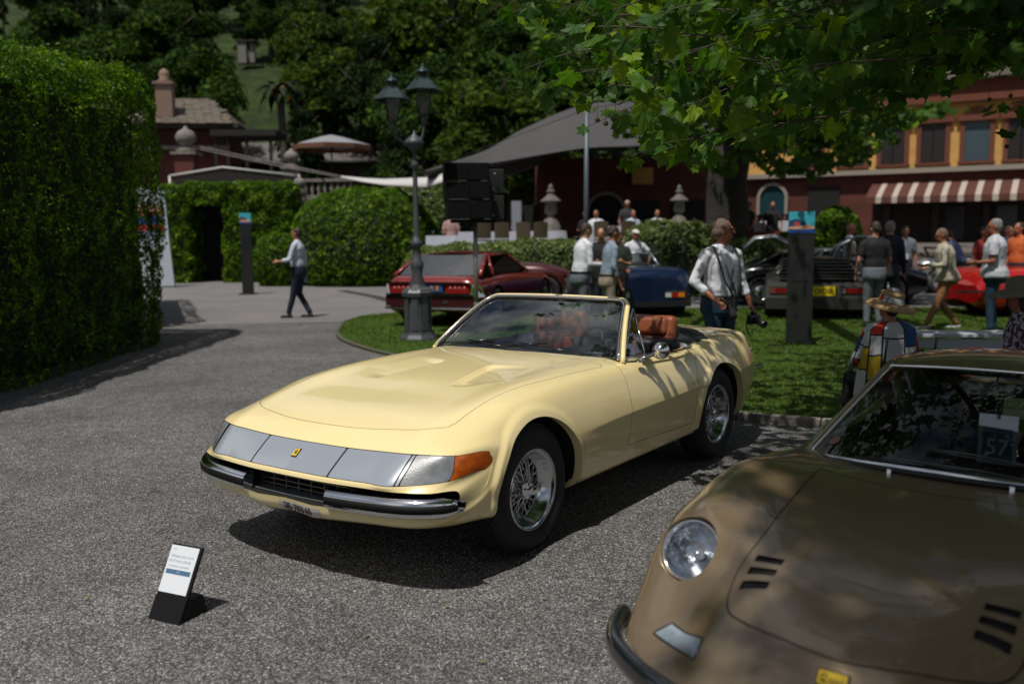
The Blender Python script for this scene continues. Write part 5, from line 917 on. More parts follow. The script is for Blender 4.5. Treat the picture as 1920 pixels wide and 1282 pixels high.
g = G(); g.box((-.07, -.0, .72), (.012, .52, .13)); g.obj('number_plate', mat('plate_blue', (.02, .10, .30), .4), RC)
g = G(); g.box((-.078, -.06, .72), (.006, .04, .08)); g.box((-.078, -.16, .72), (.006, .05, .08)); g.obj('plate_lettering', mat('plate_orange', (.6, .2, .03), .4), RC)
g = G(); g.box((-.04, 0, .49), (.06, 1.66, .18)); g.obj('bumper', mat('bumper_dark_red', (.05, .008, .008), .3, coat=.8), RC); g = G(); g.box((-.075, -.30, .48), (.02, .10, .05)); g.obj('chrome_emblem', M_chrome, RC)
# b) maroon grand tourer side-on
p = atY(1028, 500, 21.2); MC, _ = simple_car('maroon_coupe', (p[0]-3.78, 21.9, 0), R(-4), 'dark maroon classic coupe parked side-on behind the deep red one', marP, [(0, .62, .55, .62, .40), (.15, .85, .74, .74, .32), (.7, .96, .84, .80, .26), (1.4, .98, .84, .81, .24), (2.4, .98, .84, .81, .24), (3.2, .99, .85, .81, .25), (3.9, .93, .82, .80, .27), (4.4, .74, .64, .72, .34), (4.58, .56, .50, .52, .42)], 4.6, (.75, 3.78), .335, 'disc', step=.12)
cabin(MC, .75, 1.35, 2.0, 2.5, .95, 1.27, .70, .50, marP)
MC.scale = (.93, .96, 1.0); MC.location.x += .27
g = G(); g.tube([(4.35, -.66, .62), (4.48, -.60, .60)], [.10, .085], 14); g.obj('headlamp', M_chrome, MC); g = G(); g.tube([(4.3, -.76, .47), (4.55, -.50, .47), (4.62, 0, .47), (4.55, .50, .47)], .035, 8); g.obj('front_bumper', M_chrome, MC)
# c) navy sports car, tail
p = gp(1212, 600); NC, _ = simple_car('navy_sports_car', (p[0], p[1], 0), R(97), 'navy blue sports car with orange tail lamps behind the photographer', bluP, [(-.06, .80, .66, .70, .36), (.04, .93, .78, .87, .28), (.5, .99, .82, .95, .24), (1.4, .97, .80, .95, .24), (2.4, .92, .78, .94, .23), (3.2, .86, .82, .88, .24), (3.9, .72, .68, .84, .28), (4.2, .58, .54, .74, .36)], 4.2, (.85, 3.35), .33, 'alloy', step=.12)
g = G(); g.box((-.03, 0, .47), (.05, 1.60, .24)); g.obj('tail_panel', mat('tail_black', (.010, .010, .012), .45), NC); g = G(); g.box((-.06, 0, .30), (.06, 1.66, .10)); g.obj('bumper', mat('tail_black', ()), NC)
for sg in (1, -1):
    for k, (m_, w_) in enumerate(((whiL, .12), (redL, .12), (ambL, .13))): g = G(); g.box((-.062, sg*(.40+.125*k), .47), (.03, w_-.01, .085)); g.obj('tail_lamp', m_, NC)
    g = G(); g.box((-.060, sg*.53, .535), (.03, .38, .022)); g.obj('lamp_trim', M_chrome, NC)
    g = G(); g.tube([(1.35, sg*.62, .96), (1.72, sg*.55, 1.20), (2.25, sg*.55, 1.20), (2.75, sg*.64, .93)], .022, 8); g.tube([(1.72, sg*.55, 1.20), (1.82, sg*.63, .96)], .018, 6); g.tube([(1.72, .55*sg, 1.2), (1.72, 0, 1.22)], .02, 6); g.obj('window_frame', mat('pale_frame', (.28, .33, .36), .3, .6), NC)
    g = G(); g.add([(1.35, sg*.62, .96), (1.72, sg*.55, 1.20), (1.82, sg*.63, .96)], [(0, 1, 2)], None, False); g.add([(1.85, sg*.63, .96), (1.74, sg*.55, 1.20), (2.25, sg*.55, 1.20), (2.75, sg*.64, .93)], [(0, 1, 2, 3)], None, False); g.obj('side_window', M_glasst, NC)
g = G(); g.grid([[(2.75-.1*s*s, .62*s, .93) for s in np.linspace(-1, 1, 7)], [(2.25, .54*s, 1.2) for s in np.linspace(-1, 1, 7)]]); g.obj('windscreen', M_glasst, NC)
g = G(); g.box((1.9, 0, .90), (1.1, 1.1, .2)); g.obj('cabin_void', M_dark, NC)
# d) gunmetal wedge with raised gull-wing doors
p = gp(1535, 603); DC, _ = simple_car('gullwing_car', (p[0], p[1]+.05, 0), R(75), 'gunmetal wedge shaped car with both gullwing doors raised and a yellow rear plate', greP, [(0, .66, .64, .90, .36), (.08, .72, .70, .93, .28), (.5, .84, .78, .94, .24), (1.3, .90, .80, .94, .24), (2.3, .88, .80, .94, .24), (3.2, .82, .76, .93, .25), (4.0, .68, .62, .90, .28), (4.25, .56, .52, .84, .34)], 4.25, (.85, 3.26), .33, 'alloy', step=.12)
cabin(DC, .35, 1.35, 2.05, 2.95, .88, 1.14, .74, .56, greP, zr=.84)
for k in range(7): f = k/6; g = G(); g.box((.12+1.05*f, 0, .76+.33*f), (.13, 1.36-.14*f, .02), 0); g.obj('louvre', mat('louvre_black', (.02, .02, .02), .35), DC)
g = G(); V_ = [(-.02, .90, .56), (-.02, -.90, .56), (-.02, -.90, .80), (-.02, .90, .80)]; g.box((-.03, 0, .545), (.05, 1.86, .24)); g.obj('tail_panel', mat('steel_panel', (.16, .155, .14), .4, .6), DC); g = G(); g.box((-.045, 0, .555), (.05, .62, .17)); g.obj('plate_recess', M_dark, DC)
for sg in (1, -1):
    g = G(); g.box((-.062, sg*.62, .565), (.02, .46, .11)); g.obj('lamp_unit', mat('lamp_black', (.02, .01, .01), .4), DC)
    for z_ in (.585, .54):
        g = G(); g.box((-.075, sg*.60, z_), (.012, .30, .022)); g.obj('tail_lamp', redL, DC); g = G(); g.box((-.075, sg*.80, z_), (.012, .09, .022)); g.obj('indicator', mat('dish', ()), DC); g = G(); g.box((-.075, sg*.42, z_), (.012, .06, .022)); g.obj('reversing_lamp', whiL, DC)
g = G(); g.box((-.07, -.08, .555), (.02, .40, .17)); g.obj('number_plate', mat('plate_yellow', (.75, .58, .01), .4), DC)
text('plate_lettering', 'DOB', .13, Matrix(((0, 0, -1, -.082), (-1, 0, 0, -.08), (0, 1, 0, .55), (0, 0, 0, 1))), mat('badge_black', ()), DC, sx=1.15, bold=.002)
g = G(); g.box((-.05, 0, .33), (.10, 1.84, .20)); g.obj('bumper', mat('bumper_rubber2', (.018, .018, .016), .6), DC)
for sg in (1, -1):
    d = empty('gullwing_door'); d.parent = DC; c = [(.0, .0), (.10, .22), (.42, .40), (.80, .36), (1.02, .16)]
    A = [(1.45, sg*(.34+a), 1.12+b) for a, b in c]; B = [(2.55, sg*(.34+a), 1.10+b) for a, b in c]; g = G(); g.grid([A, [tuple(np.array(x)*.5+np.array(y)*.5+np.array([0, 0, .03])) for x, y in zip(A, B)], B]); o = g.obj('door_shell', mat('steel_panel', ()), d); o.modifiers.new('s', 'SOLIDIFY').thickness = .05
    
    for E2 in (A, B): g = G(); g.tube(E2, .03, 6); g.obj('door_edge', mat('pale_frame', ()), d)
    g = G(); q = [A[3], A[4], B[4], B[3]]; g.add([(x, y-sg*.03, z-.05) for x, y, z in q], [(0, 1, 2, 3)], None, False); g.obj('door_glass', M_glasst, d)
# e) silver coupe behind the gullwing
p = (5.6, 21.3); SC, _ = simple_car('silver_coupe', (p[0], p[1], 0), R(8), 'small silver fastback coupe behind the gullwing car', silP, [(0, .60, .55, .55, .38), (.2, .80, .74, .70, .30), (.8, .92, .84, .78, .25), (1.6, .93, .84, .79, .24), (2.6, .90, .82, .79, .24), (3.5, .80, .74, .76, .27), (3.95, .58, .54, .60, .36)], 4, (.75, 3.15), .31, 'disc', step=.14); cabin(SC, .3, 1.2, 1.9, 2.4, .88, 1.25, .66, .48, silP, M_glasst)
# f) black roadster nose, silver roadster, red car
p = gp(1660, 575); SC2, _ = simple_car('black_car', (p[0]-3.3, p[1]+1.2, 0), R(-6), 'glossy black car whose nose shows right of the gullwing car', blkP, [(0, .70, .65, .70, .35), (.5, .88, .82, .82, .28), (1.6, .93, .86, .84, .25), (2.8, .92, .86, .84, .25), (3.8, .86, .80, .82, .26), (4.3, .72, .66, .74, .34)], 4.3, (.8, 3.5), .33, 'disc', step=.14); cabin(SC2, .7, 1.2, 1.7, 2.3, .9, 1.22, .68, .5, blkP)
p = gp(1745, 548); SC3, _ = simple_car('silver_roadster', (p[0]-.75, p[1]+.2, 0), R(-3), 'silver open roadster with chrome screen behind the man in the cream jacket', silP, [(0, .62, .58, .60, .36), (.3, .84, .78, .74, .28), (1.0, .90, .84, .80, .25), (2.0, .90, .84, .80, .24), (3.0, .92, .86, .79, .25), (3.8, .84, .78, .75, .28), (4.2, .62, .58, .60, .36)], 4.2, (.75, 3.25), .32, 'disc', step=.14)
g = G(); g.tube([(1.9, -.6, .88), (1.7, -.55, 1.18), (1.7, .55, 1.18), (1.9, .6, .88)], .018, 6); g.obj('screen_frame', M_chrome, SC3); g = G(); g.box((1.35, 0, .88), (.9, 1.1, .1)); g.obj('cabin_void', M_dark, SC3); g = G(); g.tube([(.95, -.55, .9), (.8, -.5, 1.15), (.8, .5, 1.15), (.95, .55, .9)], .03, 6); g.obj('folded_hood', M_black, SC3)
p = gp(1800, 600); RD, _ = simple_car('bright_red_car', (p[0]+.25, p[1]+.7, 0), R(2), 'bright red low sports car behind the man in the white polo shirt', brR, [(0, .62, .58, .78, .34), (.12, .82, .74, .84, .28), (.7, .92, .84, .86, .24), (1.6, .95, .85, .87, .22), (2.6, .90, .82, .87, .22), (3.6, .76, .70, .85, .24), (4.3, .52, .50, .74, .32)], 4.3, (.85, 3.3), .32, 'alloy', step=.12); cabin(RD, .9, 1.5, 2.0, 2.8, .88, 1.12, .72, .52, brR)
g = G(); g.box((.15, -.84, .52), (1.2, .03, .04)); g.obj('side_trim', M_black, RD)
p = (11.2, 19.5); simple_car('red_roadster', (p[0], p[1], 0), R(-10), 'second bright red car at the right edge behind the group of visitors', brR, [(0, .70, .65, .70, .35), (.5, .90, .84, .82, .28), (1.6, .96, .88, .84, .25), (2.8, .92, .86, .84, .25), (3.8, .86, .80, .82, .26), (4.3, .72, .66, .74, .34)], 4.3, (.8, 3.5), .33, 'disc', step=.14)
# ================================================================ street lamp, loudspeakers, totems, bench
iron = mat('painted_iron', (.085, .09, .10), .5, .3, noise_=.12, nscale=12); dgr = mat('verdigris', (.035, .060, .058), .35, .5)
lx, ly, _z = gp(785, 640); LPz = lambda v: atY(775, v, ly)[2]
lamp = empty('street_lamp', (lx, ly, 0), .25, 'ornate cast iron street lamp with two lanterns in front of the deep red coupe', 'street lamp')
hp = LPz(538); g = G(); g.lathe([(.29, 0), (.29, .06), (.255, .12), (.245, .16)], 8, sm=False); g.lathe([(.215, .16), (.19, hp-.12)], 8, sm=False); g.lathe([(.24, hp-.14), (.25, hp-.08), (.21, hp-.03), (.14, hp), (.12, hp+.05)], 8, sm=False); g.obj('pedestal', iron, lamp)
for k in range(8):
    a = pi/8+k*pi/4; g = G(); g.box((.198*math.cos(a), .198*math.sin(a), .50), (.012, .10, .62), a); g.obj('pedestal_panel', iron, lamp)
zt = LPz(275); z_ = lambda v: LPz(v); g = G()
g.lathe([(.11, hp), (.12, z_(530)), (.075, z_(515)), (.10, z_(500)), (.105, z_(494)), (.07, z_(486)), (.062, z_(478)), (.062, z_(465)), (.095, z_(460)), (.10, z_(454)), (.06, z_(448)), (.048, z_(440)), (.036, z_(330)), (.034, z_(318)), (.06, z_(313)), (.065, z_(307)), (.035, z_(300)), (.03, z_(292)), (.04, z_(285)), (.14, z_(272)), (.15, z_(266)), (.10, z_(260)), (.03, z_(252)), (.02, z_(245))], 20); g.obj('column', iron, lamp)
for (u, vt, vb_, dx) in ((733, 135, 243, -1), (790, 118, 231, 1)):
    ex = (u-772)/FPX*ly; e = empty('lantern', (ex*math.cos(.25), -ex*math.sin(.25)+(.0 if dx < 0 else .0), 0)); e.parent = lamp
    zb = z_(vb_-10); zE = z_(vt+52); ztp = z_(vt)
    g = G(); g.tube([(-ex*.97, 0, z_(268)), (-ex*.55, 0, z_(270)), (-ex*.15, 0, z_(256)), (0, 0, z_(240)), (0, 0, zb)], [.03, .028, .022, .02, .022], 8); g.lathe([(.03, zb-.1), (.05, zb-.04), (.03, zb), (.07, zb+.04)], 12); g.obj('bracket', iron, e)
    g = G(); q = []; 
    for k in range(4): a = pi/4+k*pi/2; g.tube([(.08*math.cos(a), .08*math.sin(a), zb+.03), (.155*math.cos(a), .155*math.sin(a), zE)], .008, 5)
    g.obj('lantern_cage', dgr, e)
    for k in range(4):
        a = pi/4+k*pi/2; b_ = a+pi/2; g = G(); g.add([(.078*math.cos(a), .078*math.sin(a), zb+.05), (.078*math.cos(b_), .078*math.sin(b_), zb+.05), (.15*math.cos(b_), .15*math.sin(b_), zE), (.15*math.cos(a), .15*math.sin(a), zE)], [(0, 1, 2, 3)], None, False); g.obj('pane', glass('lantern_pane', (.62, .68, .70), 1.8, .1), e)
    g = G(); g.lathe([(.001, zb+.14), (.02, zb+.15), (.024, zb+.22), (.014, zb+.26), (.001, zb+.27)], 10); g.obj('bulb', mat('bulb_warm', (.55, .32, .18), .4), e)  # warm base colour only, no emission
    hh = ztp-zE; g = G(); g.lathe([(.275, zE-.012), (.28, zE), (.265, zE+.012), (.13, zE+hh*.40), (.125, zE+hh*.44)], 6, sm=False); g.lathe([(.125, zE+hh*.42), (.07, zE+hh*.50), (.055, zE+hh*.58), (.12, zE+hh*.64), (.115, zE+hh*.68), (.05, zE+hh*.78), (.025, zE+hh*.84), (.03, zE+hh*.88), (.008, zE+hh*.95), (.001, zE+hh)], 12); g.obj('hood', dgr, e)
# loudspeaker array
SY = 14.9; sp = atY(893, 560, SY); spk = empty('loudspeaker_stack', (sp[0], SY, 0), .15, 'stack of black loudspeaker boxes on a tall steel pole behind the yellow car', 'loudspeaker'); zz = lambda v: atY(870, v, SY)[2]
g = G(); g.tube([(0, 0, 0), (0, 0, zz(405))], .035, 12); g.obj('pole', mat('steel_pole', (.26, .24, .22), .4, .6), spk); g = G(); g.lathe([(.045, 0), (.045, .18), (.035, .2)], 12, MX((0, 0, zz(590)))); g.obj('pole_collar', mat('steel_pole', ()), spk)
sb = mat('speaker_black', (.004, .0045, .006), .6, spec=.2)
for k, (a, b) in enumerate(((306, 341), (343, 375), (377, 412))):
    e = empty('speaker_box', (-.14+.02*k, 0, 0)); e.parent = spk; z0, z1 = zz(b), zz(a); g = G(); g.box((0, 0, (z0+z1)/2), (.70, .42, z1-z0-.015)); g.obj('cabinet', sb, e, .008, 1)
    for x, w_ in ((-.16, .34), (.20, .26)): g = G(); g.box((x, -.215, (z0+z1)/2), (w_, .02, z1-z0-.05)); g.obj('grille', mat('speaker_grille', (.005, .0055, .007), .8, spec=.15), e)
    g = G(); g.box((.27, -.225, z0+.004), (.1, .01, .006)); g.box((-.16, -.225, z0+.004), (.30, .01, .006)); g.obj('edge_strip', mat('edge_grey', (.2, .2, .2), .4), e)
g = G(); g.box((.0, .05, zz(415)), (.75, .30, .05)); g.obj('mounting_frame', sb, spk)
for k, (a, b) in enumerate(((316, 362), (366, 412))):
    g = G(); g.box((.36, .35, (zz(a)+zz(b))/2), (.28, .3, zz(a)-zz(b))); g.obj('side_box', mat('speaker_grey', (.012, .012, .012), .6), spk, .01, 1)
    g = G(); g.ell((.34, .12, zz(a)-.08), .022, 8); g.ell((.30, .12, zz(b)+.06), .025, 8); g.obj('clamp', mat('steel_pole', ()), spk)
# totems
def totem(x, y, rz, h, w, label, flat=True):
    t = empty('totem', (x, y, 0), rz, label, 'totem', 'grey information totems'); g = G(); g.box((0, 0, h*.5-.14), (w, .09, h-.28)); g.obj('body', mat('totem_grey', (.030, .031, .029), .4, .3), t, .004, 1)
    g = G(); g.box((0, -.048, h-.80), (w*.74, .006, .34)); g.obj('inset_panel', mat('totem_inset', (.022, .024, .027), .3), t)
    g = G(); g.box((0, 0, .02), (w*1.5, .42, .03)); g.obj('foot_plate', mat('totem_plate', (.05, .05, .05), .4, .6), t)
    s = empty('poster'); s.parent = t; z0 = h-.29; H_ = .30 if w > .3 else .26
    g = G(); g.box((0, -.0, z0+H_/2), (w, .09, H_)); g.obj('sky_field', mat('poster_sky', (.05, .42, .52), .5), s)
    g = G(); g.prism([(-w/2, 0), (w/2, 0), (w/2, .055), (w*.1, .045), (-w/2, .06)], .046, .050, MX((0, 0, z0), (pi/2, 0, 0))); g.obj('lake_field', mat('poster_blue', (.012, .06, .28), .5), s)
    g = G(); g.prism([(-w/2, .055), (w*.1, .046), (w/2, .058), (w/2, .085), (w*.2, .12), (-w*.05, .10), (-w/2, .09)], .046, .0505, MX((0, 0, z0), (pi/2, 0, 0))); g.obj('shore_field', mat('poster_peach', (.60, .36, .22), .5), s)
    g = G(); g.prism([(-w/2, .09), (-w*.05, .10), (w*.2, .12), (w*.1, .15), (-w*.2, .20), (-w/2, .17)], .046, .0508, MX((0, 0, z0), (pi/2, 0, 0))); g.obj('mountain_field', mat('poster_navy', (.02, .06, .14), .5), s)
    g = G(); g.prism([(-w*.32, .10), (-w*.1, .10), (-w*.1, .145), (-w*.2, .165), (-w*.32, .14)], .046, .0512, MX((0, 0, z0), (pi/2, 0, 0))); g.obj('villa_shape', mat('poster_red', (.45, .06, .05), .5), s); return t
t1 = gp(1497, 648); totem(t1[0], t1[1], -.18, atY(1508, 398, t1[1])[2]+.0, 46/FPX*t1[1], 'tall dark grey totem with a landscape poster top standing on the lawn')
t2 = gp(465, 532); totem(t2[0]*.82, t2[1]*.82, .1, atY(465, 400, t2[1]*.82)[2], 20/FPX*t2[1]*.85, 'slim dark grey totem with blue top in front of the arch hedge')
for q, lb in (([(1438, 652), (1446, 646), (1460, 648), (1475, 651)], 'black cable looped on the grass at the foot of the totem'), ([(1404, 690), (1415, 686), (1426, 682), (1428, 688), (1416, 692)], 'short black cable on the grass behind the yellow car')):
    P = [gp(u, v, .045) for u, v in q]; g = G(); g.tube([tuple(p) for p in herm(np.arange(float(len(P))), np.array(P), np.linspace(0, len(P)-1, 24))], .014, 6); tag(g.obj('cable', M_black), lb, 'cable')
# banner at the left
bp = gp(306, 521); bn = empty('banner', (bp[0], bp[1]-7, 0), .15, 'tall white banner with blue and red print half hidden by the big hedge', 'banner'); by = bp[1]-7; bn.location.x = atY(300, 450, by)[0]+.12
H_ = atY(305, 352, by)[2]; g = G(); Vb = [(-1.0, 0, 0.05), (.26, 0, .05), (.06, 0, H_), (-1.0, 0, H_+.0)]; g.add(Vb+[(x, .04, z) for x, y, z in Vb], [(0, 1, 2, 3), (4, 7, 6, 5), (1, 5, 6, 2), (0, 4, 5, 1)], None, False); g.obj('cloth', mat('banner_white', (.50, .54, .60), .6), bn)
for nm, v0, v1, c in (('red_print', 396, 404, (.35, .04, .04)), ('blue_print', 405, 420, (.01, .05, .25)), ('peach_print', 385, 396, (.5, .3, .2)), ('red_print', 422, 432, (.45, .01, .03)), ('blue_print', 434, 442, (.2, .25, .4))): a, b = atY(300, v0, by)[2], atY(300, v1, by)[2]; g = G(); g.box((-.45, -.012, (a+b)/2), (1.0, .012, abs(a-b))); g.obj(nm, mat('bn'+str(v0), c, .6), bn)
g = G(); g.tube([(.27, .02, 0), (.07, .02, H_)], .02, 6); g.obj('edge_pole', mat('teal_edge', (.02, .12, .12), .5), bn)
# white bench/table behind the brown car
b0 = atY(1722, 628, 8.7); bz = b0[2]; be = empty('white_table', (b0[0]+.9, 8.75, 0), -.14, 'long low white trestle table beyond the brown coupe', 'table'); wh = mat('white_plastic', (.42, .46, .52), .4)
g = G(); g.box((0, 0, bz-.005), (2.3, .36, .035)); g.obj('table_top', wh, be, .006, 2); g = G(); g.box((0, -.12, bz-.085), (2.3, .03, .09)); g.obj('apron', wh, be, .004, 1)
for x in (-1.0, 1.0): g = G(); g.tube([(x, -.14, bz-.03), (x, -.14, 0)], .016, 8); g.tube([(x, .14, bz-.03), (x, .14, 0)], .016, 8); g.tube([(x, -.14, .2), (x, .14, .2)], .012, 6); g.obj('leg', wh, be)
# ================================================================ people
SKIN = mat('skin', (.42, .19, .11), .5, subs=.1); SKIN2 = mat('skin_tan', (.34, .13, .07), .5)
def V3(*a): return Vector(a)
def hand(g, w, d, side, grip=.35, s=1.):
    """palm + five bent fingers from wrist w along direction d; side = thumb side vector"""
    d = Vector(d).normalized(); sd = Vector(side); sd = (sd-d*sd.dot(d)).normalized(); nrm = d.cross(sd)
    pm = w+d*.05*s; g.ell(w+d*.045*s, (.024*s, .026*s, .026*s), 10); g.tube([w, w+d*.03*s, w+d*.085*s], [.022*s, .030*s, .030*s], 8, flat=.55)
    for k, L in enumerate((.070, .078, .072, .056)):
        b = w+d*.085*s+sd*(.027-.018*k)*s; d1 = (d*math.cos(grip*.7)+nrm*math.sin(grip*.7)).normalized(); d2 = (d*math.cos(grip*2)+nrm*math.sin(grip*2)).normalized(); m = b+d1*L*.5*s; e = m+d2*L*.5*s; g.tube([b-d*.015*s, b, m, e], [.010*s, .0095*s, .0088*s, .0075*s], 6); g.ell(e, .0075*s, 6)
    b = w+d*.025*s+sd*.022*s; m = b+(sd*.8+d*.6).normalized()*.035*s; e = m+(d*.9+sd*.3+nrm*.4).normalized()*.032*s; g.tube([b, m, e], [.013*s, .011*s, .009*s], 6); g.ell(e, .009*s, 6)
def person(loc, rz, label, h=1.76, top='shirt', topm=None, legm=None, shoem=None, skin=None, hairm=None, hair='short', hat=None, arms=None, legs=None, lean=0., look=(0, 0), sleeve='long', vox=.014, sit=False, lod=1, build=1., group=None, hatm=None, hide_legs=False, coat_len=0., belt=None, name='person', tilt=0.):
    """local frame: faces +Y, x to the figure's own right; arms = [(elbow),(wrist)] right then left, relative to the shoulder; legs = foot offsets"""
    s = h/1.76; skin = skin or SKIN; P = empty(name, loc, rz, label, 'person', group)
    zh = .92 if not sit else .46; A = arms or [((.05, -.02, -.29), (.06, .06, -.54)), ((-.05, -.02, -.29), (-.06, .06, -.54))]
    L = legs or [((.0, .03, .48), (.10, -.02, .07)), ((0, .03, .48), (-.10, .02, .07))]
    pel = V3(0, 0, zh); ch = pel+V3(0, lean*.30, .33); nk = pel+V3(0, lean*.52, .55); hd = nk+V3(0, lean*.20+.02, .165); b = build
    sh = [nk+V3(.180*b, 0, -.065), nk+V3(-.180*b, 0, -.065)]; hips = [pel+V3(.09, 0, -.02), pel+V3(-.09, 0, -.02)]
    el = [sh[i]+V3(*A[i][0]) for i in (0, 1)]; wr = [sh[i]+V3(*A[i][1]) for i in (0, 1)]
    if sit: kn = [hips[0]+V3(.06, .42, .03), hips[1]+V3(-.06, .42, .03)]; ft = [kn[0]+V3(.02, .02, -.42), kn[1]+V3(-.02, .02, -.42)]
    else: kn = [V3(hips[i].x+L[i][0][0], L[i][0][1], L[i][0][2]) for i in (0, 1)]; ft = [V3(*L[i][1]) for i in (0, 1)]
    Mh = Matrix.Translation(hd) @ Matrix.Rotation(look[0], 4, 'Z') @ Matrix.Rotation(look[1], 4, 'X') @ Matrix.Rotation(tilt, 4, 'Y'); S_ = Matrix.Scale(s, 4)
    def done(g, nm, m, v=vox, sm=3, disp=0.):
        o = g.obj(nm, m, P); o.data.transform(S_); remesh(o, v*s, sm)
        if disp:
            tx = bpy.data.textures.get('fold') or bpy.data.textures.new('fold', 'CLOUDS'); tx.noise_scale = .09; dm = o.modifiers.new('d', 'DISPLACE'); dm.texture = tx; dm.strength = disp; dm.mid_level = .5; dm.texture_coords = 'LOCAL'
        return bake(o)
    g = G()      # body: one continuous skin
    g.tube([nk-V3(0, 0, .06), nk+V3(0, .005, .02), hd-V3(0, .01, .06)], [.07*b, .058, .055], 12)
    def torso(g, rows, e=0.):
        rr = []
        for z, rx, ry, cy in rows:
            k = z/.55; rr.append([(((rx+e)*b)*math.cos(a), (ry+e)*b*math.sin(a)*(1 if abs(math.sin(a)) < 2 else 1)+cy*b+lean*.52*max(0, k)**1.0, zh+z) for a in np.linspace(0, 2*pi, 25)])
        g.grid(rr); n_ = 25; g.add(rr[0][:-1], [tuple(range(24))]); g.add(rr[-1][:-1], [tuple(range(24))[::-1]])
    TR_ = [(-.10, .150, .100, -.01), (-.02, .165, .118, -.012), (.06, .158, .112, -.002), (.14, .148, .106, .006), (.24, .150, .104, .006), (.34, .165, .108, .004), (.43, .172, .105, -.002), (.49, .150, .088, -.006), (.535, .095, .066, -.004), (.56, .062, .055, .0)]
    torso(g, TR_)
    for i in (0, 1): g.tube([nk+V3(0, -.01, -.005), sh[i]+V3(0, 0, .015)], [.050, .040], 8)
    g.ell((0, -.008, .02), (.074, .094, .100), 18, Mh); g.ell((0, .028, -.045), (.055, .062, .065), 14, Mh); g.ell((0, .03, -.078), (.034, .045, .030), 12, Mh)
    g.tube([(0, .088, .025), (0, .108, -.005), (0, .112, -.022)], [.009, .012, .014], 8, M=Mh); g.ell((0, .085, .035), (.055, .014, .010), 10, Mh); g.ell((0, .083, -.058), (.024, .014, .011), 10, Mh)
    for i, x in enumerate((1, -1)):
        g.ell((x*.076, -.005, -.005), (.010, .022, .034), 10, Mh); g.cap(sh[i], el[i], .048*b, .038, 10); g.cap(el[i], wr[i], .036, .025, 10)
        pd = (wr[i]-el[i]).normalized(); hand(g, wr[i], pd, V3(-x*.6, .8, 0) if abs(pd.z) > .5 else V3(0, 0, 1), .35)
        if not hide_legs: g.cap(hips[i], kn[i], .078, .052, 10); g.cap(kn[i], ft[i]+V3(0, 0, .03), .05, .036, 10)
    done(g, 'body', skin, vox)
    if lod:
        for x in (1, -1): g = G(); g.ell((x*.031, .084, .018), (.012, .008, .007), 8, Mh); o = g.obj('eye', mat('eye_dark', (.03, .02, .018), .2), P); o.data.transform(S_)
        g = G(); g.ell((0, .0985, -.058), (.022, .006, .006), 8, Mh); o = g.obj('mouth', mat('lip', (.26, .08, .06), .5), P); o.data.transform(S_)
    g = G()      # top
    ex = .018; zt_ = -.10-coat_len
    if coat_len: TT = [(-coat_len, .188, .145, -.005)]+[(z, rx+(.032 if z < .1 else .012), ry+(.034 if z < .1 else .014), cy) for z, rx, ry, cy in TR_[1:]]
    else: TT = [(.055, .157, .112, 0.)]+[(z, rx+(.012 if z < .2 else 0), ry+(.012 if z < .2 else 0), cy) for z, rx, ry, cy in TR_[3:]]
    torso(g, TT, .014)
    for i in (0, 1): g.tube([nk+V3(0, -.01, .0), sh[i]+V3(0, 0, .010)], [.060, .052], 10)
    for i in (0, 1):
        g.ell(sh[i]-V3(0, 0, .002), .057*b, 12)
        if sleeve == 'long': q = el[i].lerp(wr[i], .88); g.cap(sh[i], el[i], .055*b, .048, 10); g.cap(el[i], q, .048, .038, 10)
        elif sleeve == 'rolled': q = el[i].lerp(wr[i], .50); g.cap(sh[i], el[i], .055*b, .049, 10); g.cap(el[i], q, .048, .044, 10); g.ell(q, .048, 10)
        else: q = sh[i].lerp(el[i], .72); g.tube([sh[i], q], [.064*b, .062*b], 10)
    done(g, top, topm, vox, 2, .018)
    if top in ('shirt', 'polo_shirt', 'jacket', 'blouse'):
        g = G(); g.tube([nk+V3(.055*math.sin(a), .058*math.cos(a)+.012, .035-.03*max(0, math.cos(a))) for a in np.linspace(.35, 2*pi-.35, 14)], .014, 6, flat=1.4); o = g.obj('collar', topm if not belt else topm, P); o.data.transform(S_)
    if not hide_legs:
        g = G(); torso(g, [(-.13, .13, .10, -.01), (-.08, .165, .12, -.012), (-.02, .172, .124, -.012), (.05, .168, .122, -.004), (.095, .163, .118, .0)], .016)
        for i in (0, 1): g.cap(hips[i], kn[i], .090*b, .066, 12); g.cap(kn[i], ft[i]+V3(0, -.01, .05), .064, .052, 10)
        done(g, 'trousers', legm, vox, 2, .012)
        for i in (0, 1):
            g = G(); f = ft[i]; f = V3(f.x, f.y, max(0, f.z-.07)); g.ell(f+V3(0, .05, .032), (.043, .13, .036), 12); g.ell(f+V3(0, -.03, .05), (.04, .055, .05), 12); g.box(f+V3(0, .04, .010), (.075, .25, .018)); done(g, 'shoe', shoem or M_black, .010, 2)
    if belt: g = G(); g.tube([pel+V3(.180*b*math.sin(a), .136*b*math.cos(a)+.0, .075) for a in np.linspace(0, 2*pi, 25)[:-1]], .014, 6, closed=True, flat=1.3); o = g.obj('belt', belt, P); o.data.transform(S_)
